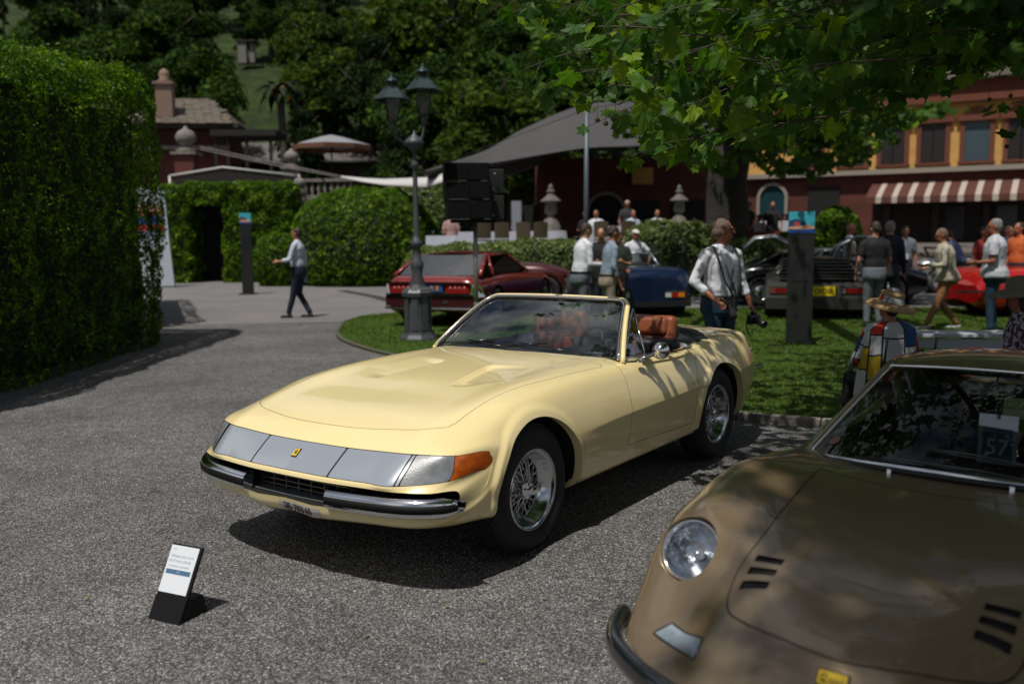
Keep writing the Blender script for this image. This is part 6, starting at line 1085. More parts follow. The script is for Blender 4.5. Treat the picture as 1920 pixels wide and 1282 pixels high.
    if hair != 'bald' and hairm:
        g = G(); g.ell((0, -.022, .040), (.082, .092, .085), 16, Mh)
        if hair in ('short', 'full', 'long'): g.ell((0, -.055, .0), (.076, .055, .075), 14, Mh); g.ell((.055, -.03, .01), (.026, .045, .045), 10, Mh); g.ell((-.055, -.03, .01), (.026, .045, .045), 10, Mh)
        if hair == 'full': g.ell((0, .03, .085), (.066, .055, .030), 12, Mh); g.ell((0, -.045, .02), (.088, .075, .085), 14, Mh)
        if hair == 'receding': g.ell((0, -.06, -.01), (.082, .055, .075), 14, Mh); g.ell((.05, -.035, -.0), (.034, .05, .05), 10, Mh); g.ell((-.05, -.035, 0), (.034, .05, .05), 10, Mh)
        if hair == 'long': g.ell((0, -.05, -.08), (.085, .05, .12), 14, Mh); g.ell((.06, .0, -.05), (.022, .04, .09), 10, Mh); g.ell((-.06, .0, -.05), (.022, .04, .09), 10, Mh)
        done(g, 'hair', hairm, .008, 2, .012)
    if hat == 'cap': g = G(); g.ell((0, -.01, .06), (.085, .105, .062), 16, Mh); g.tube([(0, .05, .055), (0, .15, .045)], [.07, .055], 10, flat=.12, M=Mh); done(g, 'cap', hatm, .008, 2)
    if hat == 'brim':
        g = G(); prof = [(.001, .135), (.05, .133), (.082, .118), (.092, .09), (.094, .045), (.105, .032), (.16, .022), (.205, .0), (.212, -.012), (.205, -.008), (.16, .012), (.10, .020)]; g.lathe(prof, 40, Mh @ Matrix.Translation((0, -.005, .02)) @ Matrix.Diagonal((1, 1.12, 1, 1))); o = g.obj('hat', hatm, P); o.data.transform(S_); o.modifiers.new('s', 'SOLIDIFY').thickness = .004
    P['_h'] = 1; del P['_h']; return P, dict(nk=nk*s, ch=ch*s, pel=pel*s, wr=[w_*s for w_ in wr], el=[e*s for e in el], hd=hd*s, Mh=S_ @ Mh, s=s)
def lanyard(P, J, m, card=True, drop_=.38, name='lanyard'):
    nk, ch = J['nk'], J['ch']; y = .135; g = G(); g.tube([nk+V3(.06, -.02, .02), nk+V3(.075, .08, -.03), nk+V3(.055, .125, -.16), nk+V3(.0, y+.02, -drop_), nk+V3(-.055, .125, -.16), nk+V3(-.075, .08, -.03), nk+V3(-.06, -.02, .02)], .006, 5); g.obj(name, m, P)
    if card: g = G(); g.box(nk+V3(0, y+.03, -drop_-.045), (.06, .006, .085)); g.obj('badge_card', mat('badge_dark', (.05, .05, .06), .4), P)
def camera_prop(loc, rz, label, strap=None, lens_d=(0, 1, 0)):
    e = empty('camera', loc, rz, label, 'camera'); g = G(); g.box((0, 0, 0), (.145, .06, .10)); g.obj('body', M_blackgloss, e, .012, 2); g = G(); g.box((0, .0, .062), (.05, .055, .035)); g.obj('prism_housing', M_blackgloss, e, .008, 2)
    M = frame((0, .03, -.005), lens_d); g = G(); g.lathe([(.034, 0), (.036, .03), (.033, .06), (.038, .09), (.040, .13), (.034, .135), (.030, .12), (.001, .11)], 20, M); g.obj('lens_barrel', mat('lens_black', (.015, .015, .016), .35), e)
    if strap: g = G(); g.tube([tuple(p) for p in herm(np.arange(float(len(strap))), np.array(strap, float), np.linspace(0, len(strap)-1, 20))], .008, 5, flat=.5); g.obj('strap', M_black, e)
    return e
C_ = lambda n, c, **k: mat('cloth_'+n, c, .85, noise_=.08, nscale=14, bump=.25, bscale=35, bdist=.01, **k)
white, paleblue, bluegrey, jeans, greytr, beige, navy, black_c, tan_, cream, darkc, orange, teal = C_('white', (.66, .68, .74)), C_('paleblue', (.50, .56, .66)), C_('bluegrey', (.22, .28, .36)), C_('jeans', (.012, .040, .075)), C_('grey', (.13, .15, .18)), C_('beige', (.32, .27, .21)), C_('navy', (.010, .015, .035)), C_('black', (.010, .010, .012)), C_('tan', (.27, .13, .05)), C_('cream', (.42, .38, .30)), C_('dark', (.03, .03, .035)), C_('orange', (.55, .13, .03)), C_('polo', (.48, .50, .55))
hg, hb, hbl, hgr = mat('hair_greybrown', (.15, .10, .075), .7, bump=.8, bscale=60, bdist=.02), mat('hair_brown', (.035, .02, .012), .6, bump=.8, bscale=60), mat('hair_black', (.012, .010, .010), .5), mat('hair_grey', (.22, .21, .20), .7, bump=.8, bscale=60)
# the photographer
PX = atY(1348, 640, 9.35)
ph, J = person((PX[0], 9.35, 0), R(-150), 'grey haired photographer in a white shirt and jeans with two cameras behind the yellow car', 1.775, 'shirt', white, jeans, hairm=hg, hair='receding', skin=SKIN2, vox=.0085, build=1.10, look=(.95, -.02), sleeve='rolled', belt=M_black, lean=.02,
    arms=[((.12, -.03, -.25), (.03, .16, -.42)), ((-.10, -.02, -.27), (-.13, .08, -.50))])
sx = J['s']; g = G()
for x in (1, -1): g.tube([(x*.034+.018*math.cos(a), .105, .018+.014*math.sin(a)) for a in np.linspace(0, 2*pi, 13)[:-1]], .0022, 5, closed=True, M=J['Mh']); g.tube([(x*.055, .10, .02), (x*.08, .0, .02)], .0022, 5, M=J['Mh'])
g.tube([(-.016, .107, .02), (.016, .107, .02)], .0022, 5, M=J['Mh']); g.obj('glasses', M_blackgloss, ph)
lanyard(ph, J, mat('lanyard_navy', (.01, .02, .05), .6), drop_=.33)
nk = J['nk']; g = G(); g.tube([nk+V3(.13, .03, .02), nk+V3(.14, .11, -.08), nk+V3(.10, .16, -.30), nk+V3(-.02, .20, -.52)], .012, 6, flat=.4); g.tube([nk+V3(.13, .03, .02), nk+V3(.13, -.08, -.05), nk+V3(.05, -.13, -.3)], .012, 6, flat=.4); g.tube([nk+V3(-.13, .03, .02), nk+V3(-.145, .10, -.08), nk+V3(-.16, .12, -.30), nk+V3(-.14, .14, -.5)], .012, 6, flat=.4); g.obj('harness_strap', M_black, ph)
mw = Matrix.Translation(ph.location) @ Matrix.Rotation(R(-150), 4, 'Z'); c1 = mw @ (J['wr'][0]+V3(-.12, .07, -.05)); c2 = mw @ (J['wr'][1]+V3(-.005, .045, -.15))
camera_prop(c1, R(-150), 'black camera hanging at the waist of the grey haired photographer', [(-.07, 0, .03), (-.09, .0, .12), (-.05, -.02, .2)], (0, .4, -1)); camera_prop(c2, R(-150), 'black camera carried low in the hand of the photographer above the lawn', [(.07, 0, .03), (.12, .02, -.06), (.08, .04, -.16), (.02, .02, -.10)], (0, .9, -.3))
# others
def pp(u, v, Y=None): return gp(u, v) if Y is None else np.array([atY(u, v, Y)[0], Y, 0])
p = pp(563, 596); m_, J = person((p[0], p[1], 0), R(78), 'dark haired man in a pale blue shirt and navy trousers walking on the paved path', 1.80, 'shirt', paleblue, navy, hairm=hb, sleeve='rolled', vox=.013, legs=[((0, .05, .48), (.09, -.15, .07)), ((0, .08, .48), (-.09, .20, .07))], arms=[((.06, -.03, -.28), (.06, .0, -.53)), ((-.08, .06, -.26), (-.06, .30, -.30))]); lanyard(m_, J, mat('lanyard_navy', ()), drop_=.3)
g = G(); mm = J['wr'][0]; g.box(mm+V3(0, .02, -.08), (.015, .16, .22)); g.obj('folded_papers', mat('paper_blue', (.45, .52, .62), .6), m_)
p = pp(1088, 600, 15.0); person((p[0], p[1], 0), R(-70), 'white shirted man with bowed head and grey trousers left of the navy car', 1.80, 'shirt', white, greytr, hairm=hb, hair='short', lean=.12, look=(.0, -.45), arms=[((.05, .0, -.28), (.0, .24, -.30)), ((-.05, .02, -.28), (.0, .26, -.28))], belt=M_black, sleeve='long', build=1.08)
p = pp(1140, 600, 14.6); person((p[0], p[1], 0), R(-78), 'bearded man in a blue grey shirt and beige trousers beside the navy car', 1.75, 'shirt', bluegrey, beige, hairm=hb, hair='short', skin=SKIN2, lean=.10, look=(0, -.35), sleeve='rolled', arms=[((.06, -.04, -.28), (.04, .06, -.52)), ((-.05, .02, -.28), (.0, .22, -.34))], belt=mat('belt_brown', (.05, .025, .01), .5))
p = pp(1128, 600, 16.6); person((p[0], p[1], 0), R(160), 'man in black between the two men beside the navy car', 1.74, 'shirt', black_c, black_c, hairm=hbl, sleeve='short', lod=0, vox=.018, arms=[((.05, .0, -.28), (.0, .22, -.22)), ((-.05, .0, -.28), (0, .22, -.22))])
p = pp(1160, 600, 16.9); person((p[0], p[1], 0), R(150), 'person in a dark green top behind the bearded man', 1.66, 'shirt', C_('darkgreen', (.012, .022, .014)), black_c, hairm=hb, lod=0, vox=.018, sleeve='short', arms=[((.05, .0, -.28), (.0, .22, -.22)), ((-.05, .0, -.28), (0, .22, -.22))])
p = pp(1188, 600, 20.0); person((p[0], p[1], 0), R(195), 'man in a white shirt and white flat cap behind the navy car', 1.70, 'shirt', white, greytr, hat='cap', hatm=C_('whitecap', (.6, .6, .58)), hairm=hgr, sleeve='short', vox=.016, lean=.1, skin=SKIN2, arms=[((.10, .02, -.24), (.16, .16, -.40)), ((-.18, .02, -.20), (-.10, .12, -.34))])
p = pp(1588, 600, 19.4); person((p[0], p[1], 0), R(-110), 'bald man in a white shirt with dark glasses behind the gullwing car', 1.78, 'shirt', white, navy, hair='bald', skin=SKIN2, vox=.016, look=(0, -.2), arms=[((.05, .0, -.28), (.0, .24, -.30)), ((-.05, .0, -.28), (0, .24, -.30))])
p = pp(1635, 618, 15.6); m_, J = person((p[0], p[1], 0), R(10), 'man in a black tee shirt seen from behind beside the raised gullwing door', 1.78, 'tee_shirt', black_c, greytr, hairm=hb, sleeve='short', vox=.015, build=1.1, skin=mat('skin_pink', (.50, .23, .17), .5), look=(.3, -.3), arms=[((.08, .0, -.28), (.06, .10, -.52)), ((-.08, .0, -.28), (-.06, .10, -.52))])
p = pp(1662, 618, 16.3); person((p[0], p[1], 0), R(-30), 'man in a navy top half hidden beside the man in the black tee shirt', 1.80, 'shirt', C_('navytop', (.008, .012, .028)), darkc, hair='short', hairm=hgr, vox=.016, lod=0)
p = pp(1691, 600, 20.4); m_, J = person((p[0], p[1], 0), R(170), 'woman in a grey tee shirt with a white badge behind the black car', 1.72, 'tee_shirt', C_('midgrey', (.14, .17, .20)), darkc, hairm=hb, hair='full', sleeve='short', vox=.016, skin=SKIN2); g = G(); g.box(J['nk']+V3(0, .15, -.38), (.1, .01, .12)); g.obj('badge_card', mat('badge_white', (.6, .6, .6), .5), m_)
p = pp(1772, 618); person((p[0], p[1], 0), R(72), 'man in a cream linen jacket and tan trousers walking across the lawn', 1.66, 'jacket', cream, tan_, hairm=hg, hair='short', vox=.013, lean=.14, look=(.1, -.3), coat_len=.07, build=1.22, shoem=mat('shoe_white', (.4, .4, .42), .6), skin=SKIN2, legs=[((0, .10, .48), (.09, -.18, .07)), ((0, .14, .48), (-.09, .32, .07))], arms=[((.06, -.02, -.28), (.04, .22, -.34)), ((-.06, .02, -.27), (-.02, .26, -.28))])
p = pp(1858, 628); person((p[0], p[1], 0), R(58), 'man in a white polo shirt and blue jeans with his back turned at right', 1.80, 'polo_shirt', orange if False else mat('cloth_polo'), jeans, hairm=hgr, hair='short', sleeve='short', vox=.013, build=1.2, coat_len=.05, look=(.25, -.12), skin=SKIN2, arms=[((.06, -.02, -.28), (.02, .22, -.32)), ((-.06, .0, -.28), (0, .24, -.30))])
p = pp(1800, 600, 20.8); person((p[0], p[1], 0), R(40), 'person in a blue shirt bending over the silver roadster', 1.62, 'shirt', C_('midblue', (.10, .13, .28)), darkc, hairm=hb, vox=.018, lod=0, lean=.5)
p = pp(1882, 600, 18.2); person((p[0], p[1], 0), R(-150), 'bald man in a light blue shirt in the group at the right edge', 1.70, 'shirt', C_('lightblue', (.28, .40, .60)), darkc, hair='bald', vox=.016, lod=0, skin=mat('skin_pink', ()))
p = pp(1903, 600, 17.6); person((p[0], p[1], 0), R(110), 'man in an orange shirt in the group at the right edge', 1.76, 'shirt', orange, darkc, hairm=hb, sleeve='short', vox=.016, lod=0, skin=SKIN2)
p = pp(1838, 600, 18.5); person((p[0], p[1], 0), R(200), 'person in a red top just left of the white polo shirt', 1.68, 'tee_shirt', C_('redtop', (.25, .03, .02)), black_c, hairm=hb, sleeve='short', vox=.018, lod=0, skin=SKIN2)
# seated person in a straw hat and colour-block wrap
def blockcloth(name, sc_=1.):
    m = bpy.data.materials.new(name); m.use_nodes = True; nt = m.node_tree; b = nt.nodes['Principled BSDF']; b.inputs['Roughness'].default_value = .85
    tc = nt.nodes.new('ShaderNodeTexCoord'); mp = nt.nodes.new('ShaderNodeMapping'); mp.inputs['Rotation'].default_value = (.0, R(75), R(8)); mp.inputs['Location'].default_value = (.03, .0, .02); nt.links.new(tc.outputs['Object'], mp.inputs[0])
    v = nt.nodes.new('ShaderNodeTexBrick'); v.inputs['Scale'].default_value = 5.5*sc_; v.inputs['Mortar Size'].default_value = .035; v.inputs['Color1'].default_value = (1, 1, 1, 1); v.inputs['Color2'].default_value = (0, 0, 0, 1); v.inputs['Mortar'].default_value = (0, 0, 0, 1); v.inputs['Brick Width'].default_value = .72; v.inputs['Row Height'].default_value = .52
    nt.links.new(mp.outputs[0], v.inputs['Vector']); r = nt.nodes.new('ShaderNodeValToRGB'); r.color_ramp.interpolation = 'CONSTANT'; e = r.color_ramp.elements; e[0].position = 0; e[0].color = (.50, .50, .52, 1); e[1].position = .42; e[1].color = (.48, .03, .015, 1)
    for p_, c in ((.56, (.52, .52, .54, 1)), (.70, (.01, .07, .20, 1)), (.80, (.45, .32, .01, 1)), (.90, (.50, .50, .52, 1))): x = e.new(p_); x.color = c
    nt.links.new(v.outputs['Color'], r.inputs[0]); mx = nt.nodes.new('ShaderNodeMixRGB'); nt.links.new(v.outputs['Fac'], mx.inputs[0]); nt.links.new(r.outputs[0], mx.inputs[1]); mx.inputs[2].default_value = (.008, .008, .012, 1); nt.links.new(mx.outputs[0], b.inputs['Base Color']); return m
HY = 8.1; p = atY(1668, 600, HY); straw = mat('straw', (.40, .25, .12), .8, noise_=.15, nscale=40, bump=.4, bscale=150)
chz = empty('folding_chair', (p[0], HY-.05, 0), R(8), 'low folding chair under the person in the straw hat', 'chair')
for x in (-.22, .22): g = G(); g.tube([(x, -.2, 0), (x, .2, .38)], .012, 6); g.tube([(x, .2, 0), (x, -.25, .38), (x, -.32, .75)], .012, 6); g.obj('leg', M_black, chz)
g = G(); g.box((0, 0, .33), (.46, .44, .03)); g.obj('seat', M_black, chz, .008, 1)
hat_p, J = person((p[0], HY, -.13), R(8), 'seated person in a straw hat and red white blue yellow block pattern wrap', 1.66, 'wrap', blockcloth('block_cloth'), black_c, hairm=hb, hair='short', sit=True, vox=.012, sleeve='long', look=(.2, .20), tilt=.10, lod=0, build=1.12, coat_len=0., arms=[((.10, .05, -.26), (.02, .26, -.34)), ((-.10, .05, -.26), (-.02, .26, -.34))])
Mh = J['Mh']; g = G(); g.lathe([(.23, -.03), (.215, .0), (.16, .018), (.115, .024)], 40, Mh @ Matrix.Translation((0, -.01, .03))); o = g.obj('hat_brim', straw, hat_p); o.modifiers.new('s', 'SOLIDIFY').thickness = .006
g = G(); g.lathe([(.115, .022), (.108, .06), (.10, .085)], 32, Mh @ Matrix.Translation((0, -.01, .03))); g.obj('hat_band', blockcloth('block_band', 2.2), hat_p)
g = G(); g.lathe([(.100, .084), (.108, .094), (.10, .115), (.06, .13), (.001, .132)], 32, Mh @ Matrix.Translation((0, -.01, .03))); g.obj('hat_crown', straw, hat_p); g = G(); g.ell((.0, -.01, .165), (.045, .045, .022), 14, Mh); g.obj('hat_top_button', mat('silver_fabric', (.35, .38, .42), .3, .6), hat_p)
# drape panels falling from the shoulders
nk = J['nk']; NC_, NR_ = 84, 48; rows = []
for t in np.linspace(0, 1, NR_+1):
    rr = []
    for k in range(NC_+1):
        a = 2*pi*k/NC_; dn = max(0, t-.16)/.84; top_ = min(1, t/.16); rx = .075+(.235-.075)*top_**.8+.045*dn; ry = .07+(.125-.07)*top_+.07*dn; rr.append((nk.x+math.cos(a)*rx, nk.y-.01+math.sin(a)*ry+.03*dn, nk.z+.035-.065*top_**1.5-.60*dn+.012*math.sin(a*9+t*3)*dn+.02*math.sin(a*5)*dn))
    rows.append(rr)
cw = [mat('wrap_white', (.52, .52, .54), .85), mat('wrap_red', (.50, .03, .012), .85), mat('wrap_blue', (.012, .075, .20), .85), mat('wrap_yellow', (.46, .33, .012), .85), mat('wrap_line', (.008, .008, .014), .85)]
cuts_c = [0, 9, 17, 28, 37, 48, 55, 66, 75, 84]; cuts_r = [[0, 12, 26, 38, 48], [0, 17, 30, 48], [0, 10, 22, 36, 48]]; cells = {}; mi = []
lay = [[1, 0, 3, 0], [0, 2, 0], [2, 0, 1, 0], [1, 0, 0, 3], [0, 3, 0], [1, 0, 3, 0], [0, 0, 1, 0], [2, 0, 2], [0, 1, 0, 0]]
for i in range(NR_):
    for k in range(NC_):
        ci = max(j for j, c in enumerate(cuts_c[:-1]) if c <= k); cr = cuts_r[ci % 3]; ri = max(j for j, c in enumerate(cr[:-1]) if c <= i); line = (k == cuts_c[ci]) or (i in (cr[ri],) and i > 0); mi.append(4 if line else lay[ci][ri % len(lay[ci])])
V_ = [p_ for r_ in rows for p_ in r_]; F_ = [(i*(NC_+1)+k, i*(NC_+1)+k+1, (i+1)*(NC_+1)+k+1, (i+1)*(NC_+1)+k) for i in range(NR_) for k in range(NC_)]
o = rawobj('wrap_cape', V_, F_, cw, hat_p, midx=mi); o.modifiers.new('s', 'SOLIDIFY').thickness = .006
# woman at the right edge
def blotch(name, c1, c2, s):
    m = mat(name, c1, .8, col2=c2, nscale=s, detail=2); r = [n for n in m.node_tree.nodes if n.type == 'VALTORGB'][0]; r.color_ramp.elements[0].position = .47; r.color_ramp.elements[1].position = .53; return m
p = atY(1908, 600, 6.9); person((p[0]+.03, 6.9, .06), R(75), 'woman in an olive sun hat and purple patterned blouse at the right edge', 1.64, 'blouse', blotch('floral', (.035, .02, .04), (.42, .36, .46), 30), darkc, hairm=hb, hair='long', hat='brim', hatm=mat('olive_hat', (.16, .15, .10), .9), sit=True, vox=.012, sleeve='short', look=(.2, -.1), skin=SKIN2)
# ================================================================ diners on the terrace
TZ = 1.0; cloth_ = mat('table_linen', (.55, .57, .66), .8)
def tbl(u, v, Y, w, label, m=cloth_, grp='linen covered tables on the terrace'):
    q = atY(u, v, Y); t = empty('dining_table', (q[0], Y, TZ), 0, label, 'table', grp); h = max(.4, q[2]-TZ); g = G(); g.box((0, 0, h-.02), (w, .8, .04)); g.obj('table_top', m, t); g = G(); N = 26; P = []
    per = [(-w/2, -.4), (w/2, -.4), (w/2, .4), (-w/2, .4), (-w/2, -.4)]; pts = [tuple(np.array(per[k])*(1-f)+np.array(per[k+1])*f) for k in range(4) for f in np.linspace(0, 1, 8)[:-1]]; pts.append(pts[0])
    g.grid([[(x, y, h) for x, y in pts], [(x*1.03+.02*math.sin(i*1.9), y*1.05+.02*math.cos(i*2.3), h-.55 if h > .6 else .02) for i, (x, y) in enumerate(pts)]]); g.obj('tablecloth', m, t)
    for x in (-w*.4, w*.4): g = G(); g.tube([(x, 0, 0), (x, 0, h-.03)], .03, 6); g.obj('leg', M_black, t)
    for k in range(3): g = G(); g.lathe([(.03, 0), (.004, .01), (.004, .07), (.03, .10), (.034, .16)], 8, MX((-w*.3+k*w*.3, -.1, h))); tag(g.obj('wine_glass', M_glassl), 'small stemmed glass standing on a linen covered terrace table', 'glass', 'glasses on the terrace tables').location = (q[0], Y, TZ)
for a in ((830, 442, 27.0, .9, 'white linen table left of the loudspeakers'), (960, 434, 26.4, 3.0, 'long white linen table behind the loudspeakers'), (1160, 424, 26.3, 1.7, 'white linen table right of the tent pole'), (1230, 422, 26.6, .9, 'small white linen table before the seated man in white'), (1330, 420, 27.0, 1.5, 'white linen table behind the head of the photographer'), (1395, 418, 27.4, 1.1, 'white linen table beside the first standing waiter'), (1470, 414, 27.4, 1.2, 'white linen table left of the grey totem')): tbl(*a)
tbl(1440, 434, 26.0, 1.9, 'dark red clothed side table below the terrace waiters', mat('red_linen', (.16, .010, .012), .8))
def dchair(x, y, rz): 
    c = empty('dining_chair', (x, y, TZ), rz, 'pale cane dining chair at a terrace table', 'chair', 'dining chairs on the terrace'); m = mat('cane', (.10, .075, .045), .6)
    g = G(); g.box((0, 0, .45), (.42, .42, .04)); g.obj('seat', m, c); g = G(); g.grid([[(-.2, -.2, .5), (0, -.24, .5), (.2, -.2, .5)], [(-.2, -.24, .92), (0, -.29, .95), (.2, -.24, .92)]]); g.obj('backrest', m, c)
    for sx_ in (-.18, .18):
        for sy in (-.18, .18): g = G(); g.tube([(sx_, sy, 0), (sx_, sy, .45)], .015, 5); g.obj('leg', m, c)
for u, Y in ((905, 25.6), (940, 25.7), (985, 25.6), (1010, 25.7), (1130, 25.6), (1175, 25.6), (1300, 26.1), (1345, 26.2)): dchair(atY(u, 430, Y)[0], Y, RNG.uniform(-.3, .3))
for u, Y, rz, lb, tm, hm, kw in ((1118, 27.2, 160, 'seated diner in white at the table right of the tent pole', white, hb, {}), (1186, 27.3, 200, 'seated diner in pale blue with reddish face on the terrace', paleblue, hb, {}), (1232, 27.5, 180, 'seated diner in white facing us near the stone lantern', white, hb, {}), (846, 27.1, 190, 'seated grey haired diner left of the loudspeakers', C_('rose', (.35, .22, .2)), hgr, {}), (1098, 28.5, 150, 'seated diner in black behind the tent pole', black_c, hgr, {})):
    q = atY(u, 430, Y); person((q[0], Y, TZ), R(rz), lb, 1.74, 'shirt', tm, darkc, hairm=hm, sit=True, vox=.022, lod=0, sleeve='short', skin=SKIN2, arms=[((.05, .05, -.27), (-.03, .26, -.24)), ((-.05, .05, -.27), (.03, .26, -.24))])
for u, Y, rz, lb, tm, hm in ((1403, 26.8, 120, 'standing waiter in black leaning over the terrace table', black_c, hb), (1448, 26.8, 170, 'second standing waiter in black right of the first', black_c, hb), (1176, 29.5, 180, 'white haired waiter in dark waistcoat standing on the terrace', darkc, mat('hair_white', (.5, .48, .45), .7))):
    q = atY(u, 430, Y); person((q[0], Y, TZ-(.25 if u != 1176 else .1)), R(rz), lb, 1.72, 'shirt', tm, black_c, hairm=hm, vox=.022, lod=0, sleeve='short', skin=SKIN2, arms=[((.08, .05, -.27), (.06, .16, -.48)), ((-.08, .05, -.27), (-.06, .16, -.48))])
# ================================================================ trees
m_far = leafmat('far_leaf', (.008, .028, .004), (.036, .080, .008), .3, rough=.7, c3=(.10, .17, .015), spec=.15); m_far2 = leafmat('far_leaf_warm', (.012, .032, .004), (.060, .100, .008), .3, rough=.7, c3=(.15, .20, .015), spec=.15); m_dk = leafmat('far_leaf_dark', (.004, .014, .003), (.018, .042, .006), .2, rough=.7, c3=(.04, .075, .010), spec=.15); bark = mat('bark', (.055, .045, .035), .9, noise_=.3, nscale=5, bump=.8, bscale=12, bdist=.05)
def crown_pts(n, rx, rz, clumps, rs, cone=0.):
    C = rs.normal(0, 1, (clumps, 3)); C /= np.linalg.norm(C, axis=1, keepdims=True); C *= (.35+.65*rs.rand(clumps, 1)**.5); C *= np.array([rx*.72, rx*.72, rz*.72])
    if cone: C[:, :2] *= (1-cone*(C[:, 2:3]/rz*.5+.5))
    k = rs.randint(0, clumps, n); r = (rx*.30*(.6+.7*rs.rand(clumps)))[k][:, None]; d = rs.normal(0, 1, (n, 3)); d /= np.linalg.norm(d, axis=1, keepdims=True); d[:, 2] = np.abs(d[:, 2])*.9-.15; P = C[k]+d*r*(.75+.3*rs.rand(n, 1)); return P, d, rs.rand(clumps)[k]
def tree(name, loc, H, rx, rz, n, size, lm, label, group=None, clumps=26, seed=1, cone=0., cat='tree', proto=None):
    if proto:
        o = copyobj(proto, None, loc, RNG.rand()*6.28); s = H/proto['_H']; o.scale = (s*RNG.uniform(.9, 1.15),)*2+(s,); o['label'] = label
        if group: o['group'] = group
        return o
    rs = np.random.RandomState(seed); t = empty(name, loc, 0, label, cat, group); t['_H'] = H; P, N, r = crown_pts(n, rx, rz, clumps, rs, cone); P[:, 2] += H-rz
    leafobj('crown', P, N, size, lm, t, rnd=np.clip(.25+.45*r+.25*rs.normal(0, 1, n), 0, 1), spread=.6, rs=rs)['kind'] = 'stuff'
    g = G(); g.tube([(0, 0, -1), (.1, 0, H*.25), (.2, .1, H*.5), (.1, .1, H-rz*.6)], [rx*.09+.08, rx*.07+.06, rx*.05+.05, .05], 8)
    for k in range(6): a = k*1.05; z = H*.35+k*H*.06; g.tube([(.1, .05, z), (rx*.3*math.cos(a), rx*.3*math.sin(a), z+H*.1), (rx*.65*math.cos(a), rx*.65*math.sin(a), z+H*.18)], [.12, .08, .03], 6)
    g.obj('trunk', bark, t); return t
def T_at(u, v, Y): q = atY(u, v, Y); return q
protos = {}
for k, (lm, rx, rz, n, s, cl, cone) in enumerate(((m_far, 4.4, 5.0, 9000, .36, 42, 0), (m_far2, 3.8, 4.6, 8000, .34, 36, 0), (m_dk, 4.0, 6.5, 9000, .34, 44, .25), (m_dk, 2.2, 7.0, 7000, .28, 40, .75))):
    protos[k] = dict(H=(11, 10, 14, 16)[k], rx=rx, rz=rz, n=n, size=s, lm=lm, clumps=cl, cone=cone, o=None)
def forest(kind, u, vtop, Y, label, group=None, hs=1.):
    d = protos[kind]; q = atY(u, vtop, Y); z0 = max(0, hz(q[0], Y))-.3; H = max(3.5, (q[2]-z0))*hs
    if d['o'] is None:
        d['o'] = tree('tree', (q[0], Y, z0), d['H'], d['rx'], d['rz'], d['n'], d['size'], d['lm'], label, group, d['clumps'], 5+kind, d['cone']); s = H/d['H']; d['o'].scale = (s,)*3; return d['o']
    return tree('tree', (q[0], Y, z0), H, 0, 0, 0, 0, None, label, group, proto=d['o'])
for kind, u, v, Y, lb in ((0, 1110, 40, 53, 'tree rising behind the ridge of the grey tent'), (2, 1200, 60, 54, 'dark tree between the tent and the villa'), (0, 1290, 30, 56, 'green tree at the left end of the villa roof')): forest(kind, u, v, Y, lb)
GR = 'trees covering the wooded hillside'; LB = 'dense green tree in the wood covering the hillside'
for kind, u, v, Y, lb in ((1, 905, 95, 47, 'bright leaved tree behind the left edge of the grey tent'), (0, 800, 70, 50, 'broad green tree behind the two street lanterns'), (2, 690, 30, 53, 'dark tree above the parasol on the hillside'), (1, 610, 60, 56, 'yellowish green tree beside the grassy slope'), (0, 345, 55, 52, 'leafy tree rising behind the pavilion chimney'), (0, 1010, 60, 50, 'green tree just behind the tent ridge'), (2, 740, 215, 46, 'small tree below the lanterns beside the parasol'), (1, 960, 130, 45.5, 'lit tree touching the tent edge'), (0, 720, 290, 43, 'shrubby tree behind the dome bush'), (2, 560, 180, 51, 'dark shadowy tree at the foot of the grassy slope')): forest(kind, u, v, Y, lb)
for row, (Y, du, v0) in enumerate(((60, 85, -40), (67, 62, -70), (74, 62, -50), (83, 58, -110), (96, 60, -150))):
    for j, u in enumerate(range(-60, 2050, du)):
        u += RNG.uniform(-30, 30)
        if row < 2 and 395 < u < 540: continue
        if row == 0 and u > 1300: continue
        forest((row+j*2+int(RNG.rand()*2)) % 4 if u > 300 else (2, 3, 0)[j % 3], u, v0+RNG.uniform(-10, 90), Y+RNG.uniform(-3, 3), LB, GR)
for i, (u, Y) in enumerate(((330, 50), (480, 49), (560, 50.5), (640, 48), (700, 46))):
    q = atY(u, 300, Y); o = empty('shrub', (q[0], Y, max(0, hz(q[0], Y))-.2), 0, ('leafy shrub behind the pavilion roof', 'leafy shrub at the bottom of the grassy slope', 'leafy shrub left of the palm', 'leafy shrub above the long slate roof', 'leafy shrub right of the parasol')[i], 'shrub'); rs = np.random.RandomState(i); P, N, r = crown_pts(2600, 2.2, 1.6, 16, rs); P[:, 2] += 1.2; leafobj('foliage', P, N, .28, m_far, o, rnd=np.clip(.3+.4*r+.25*rs.normal(0, 1, 2600), 0, 1), rs=rs)['kind'] = 'stuff'
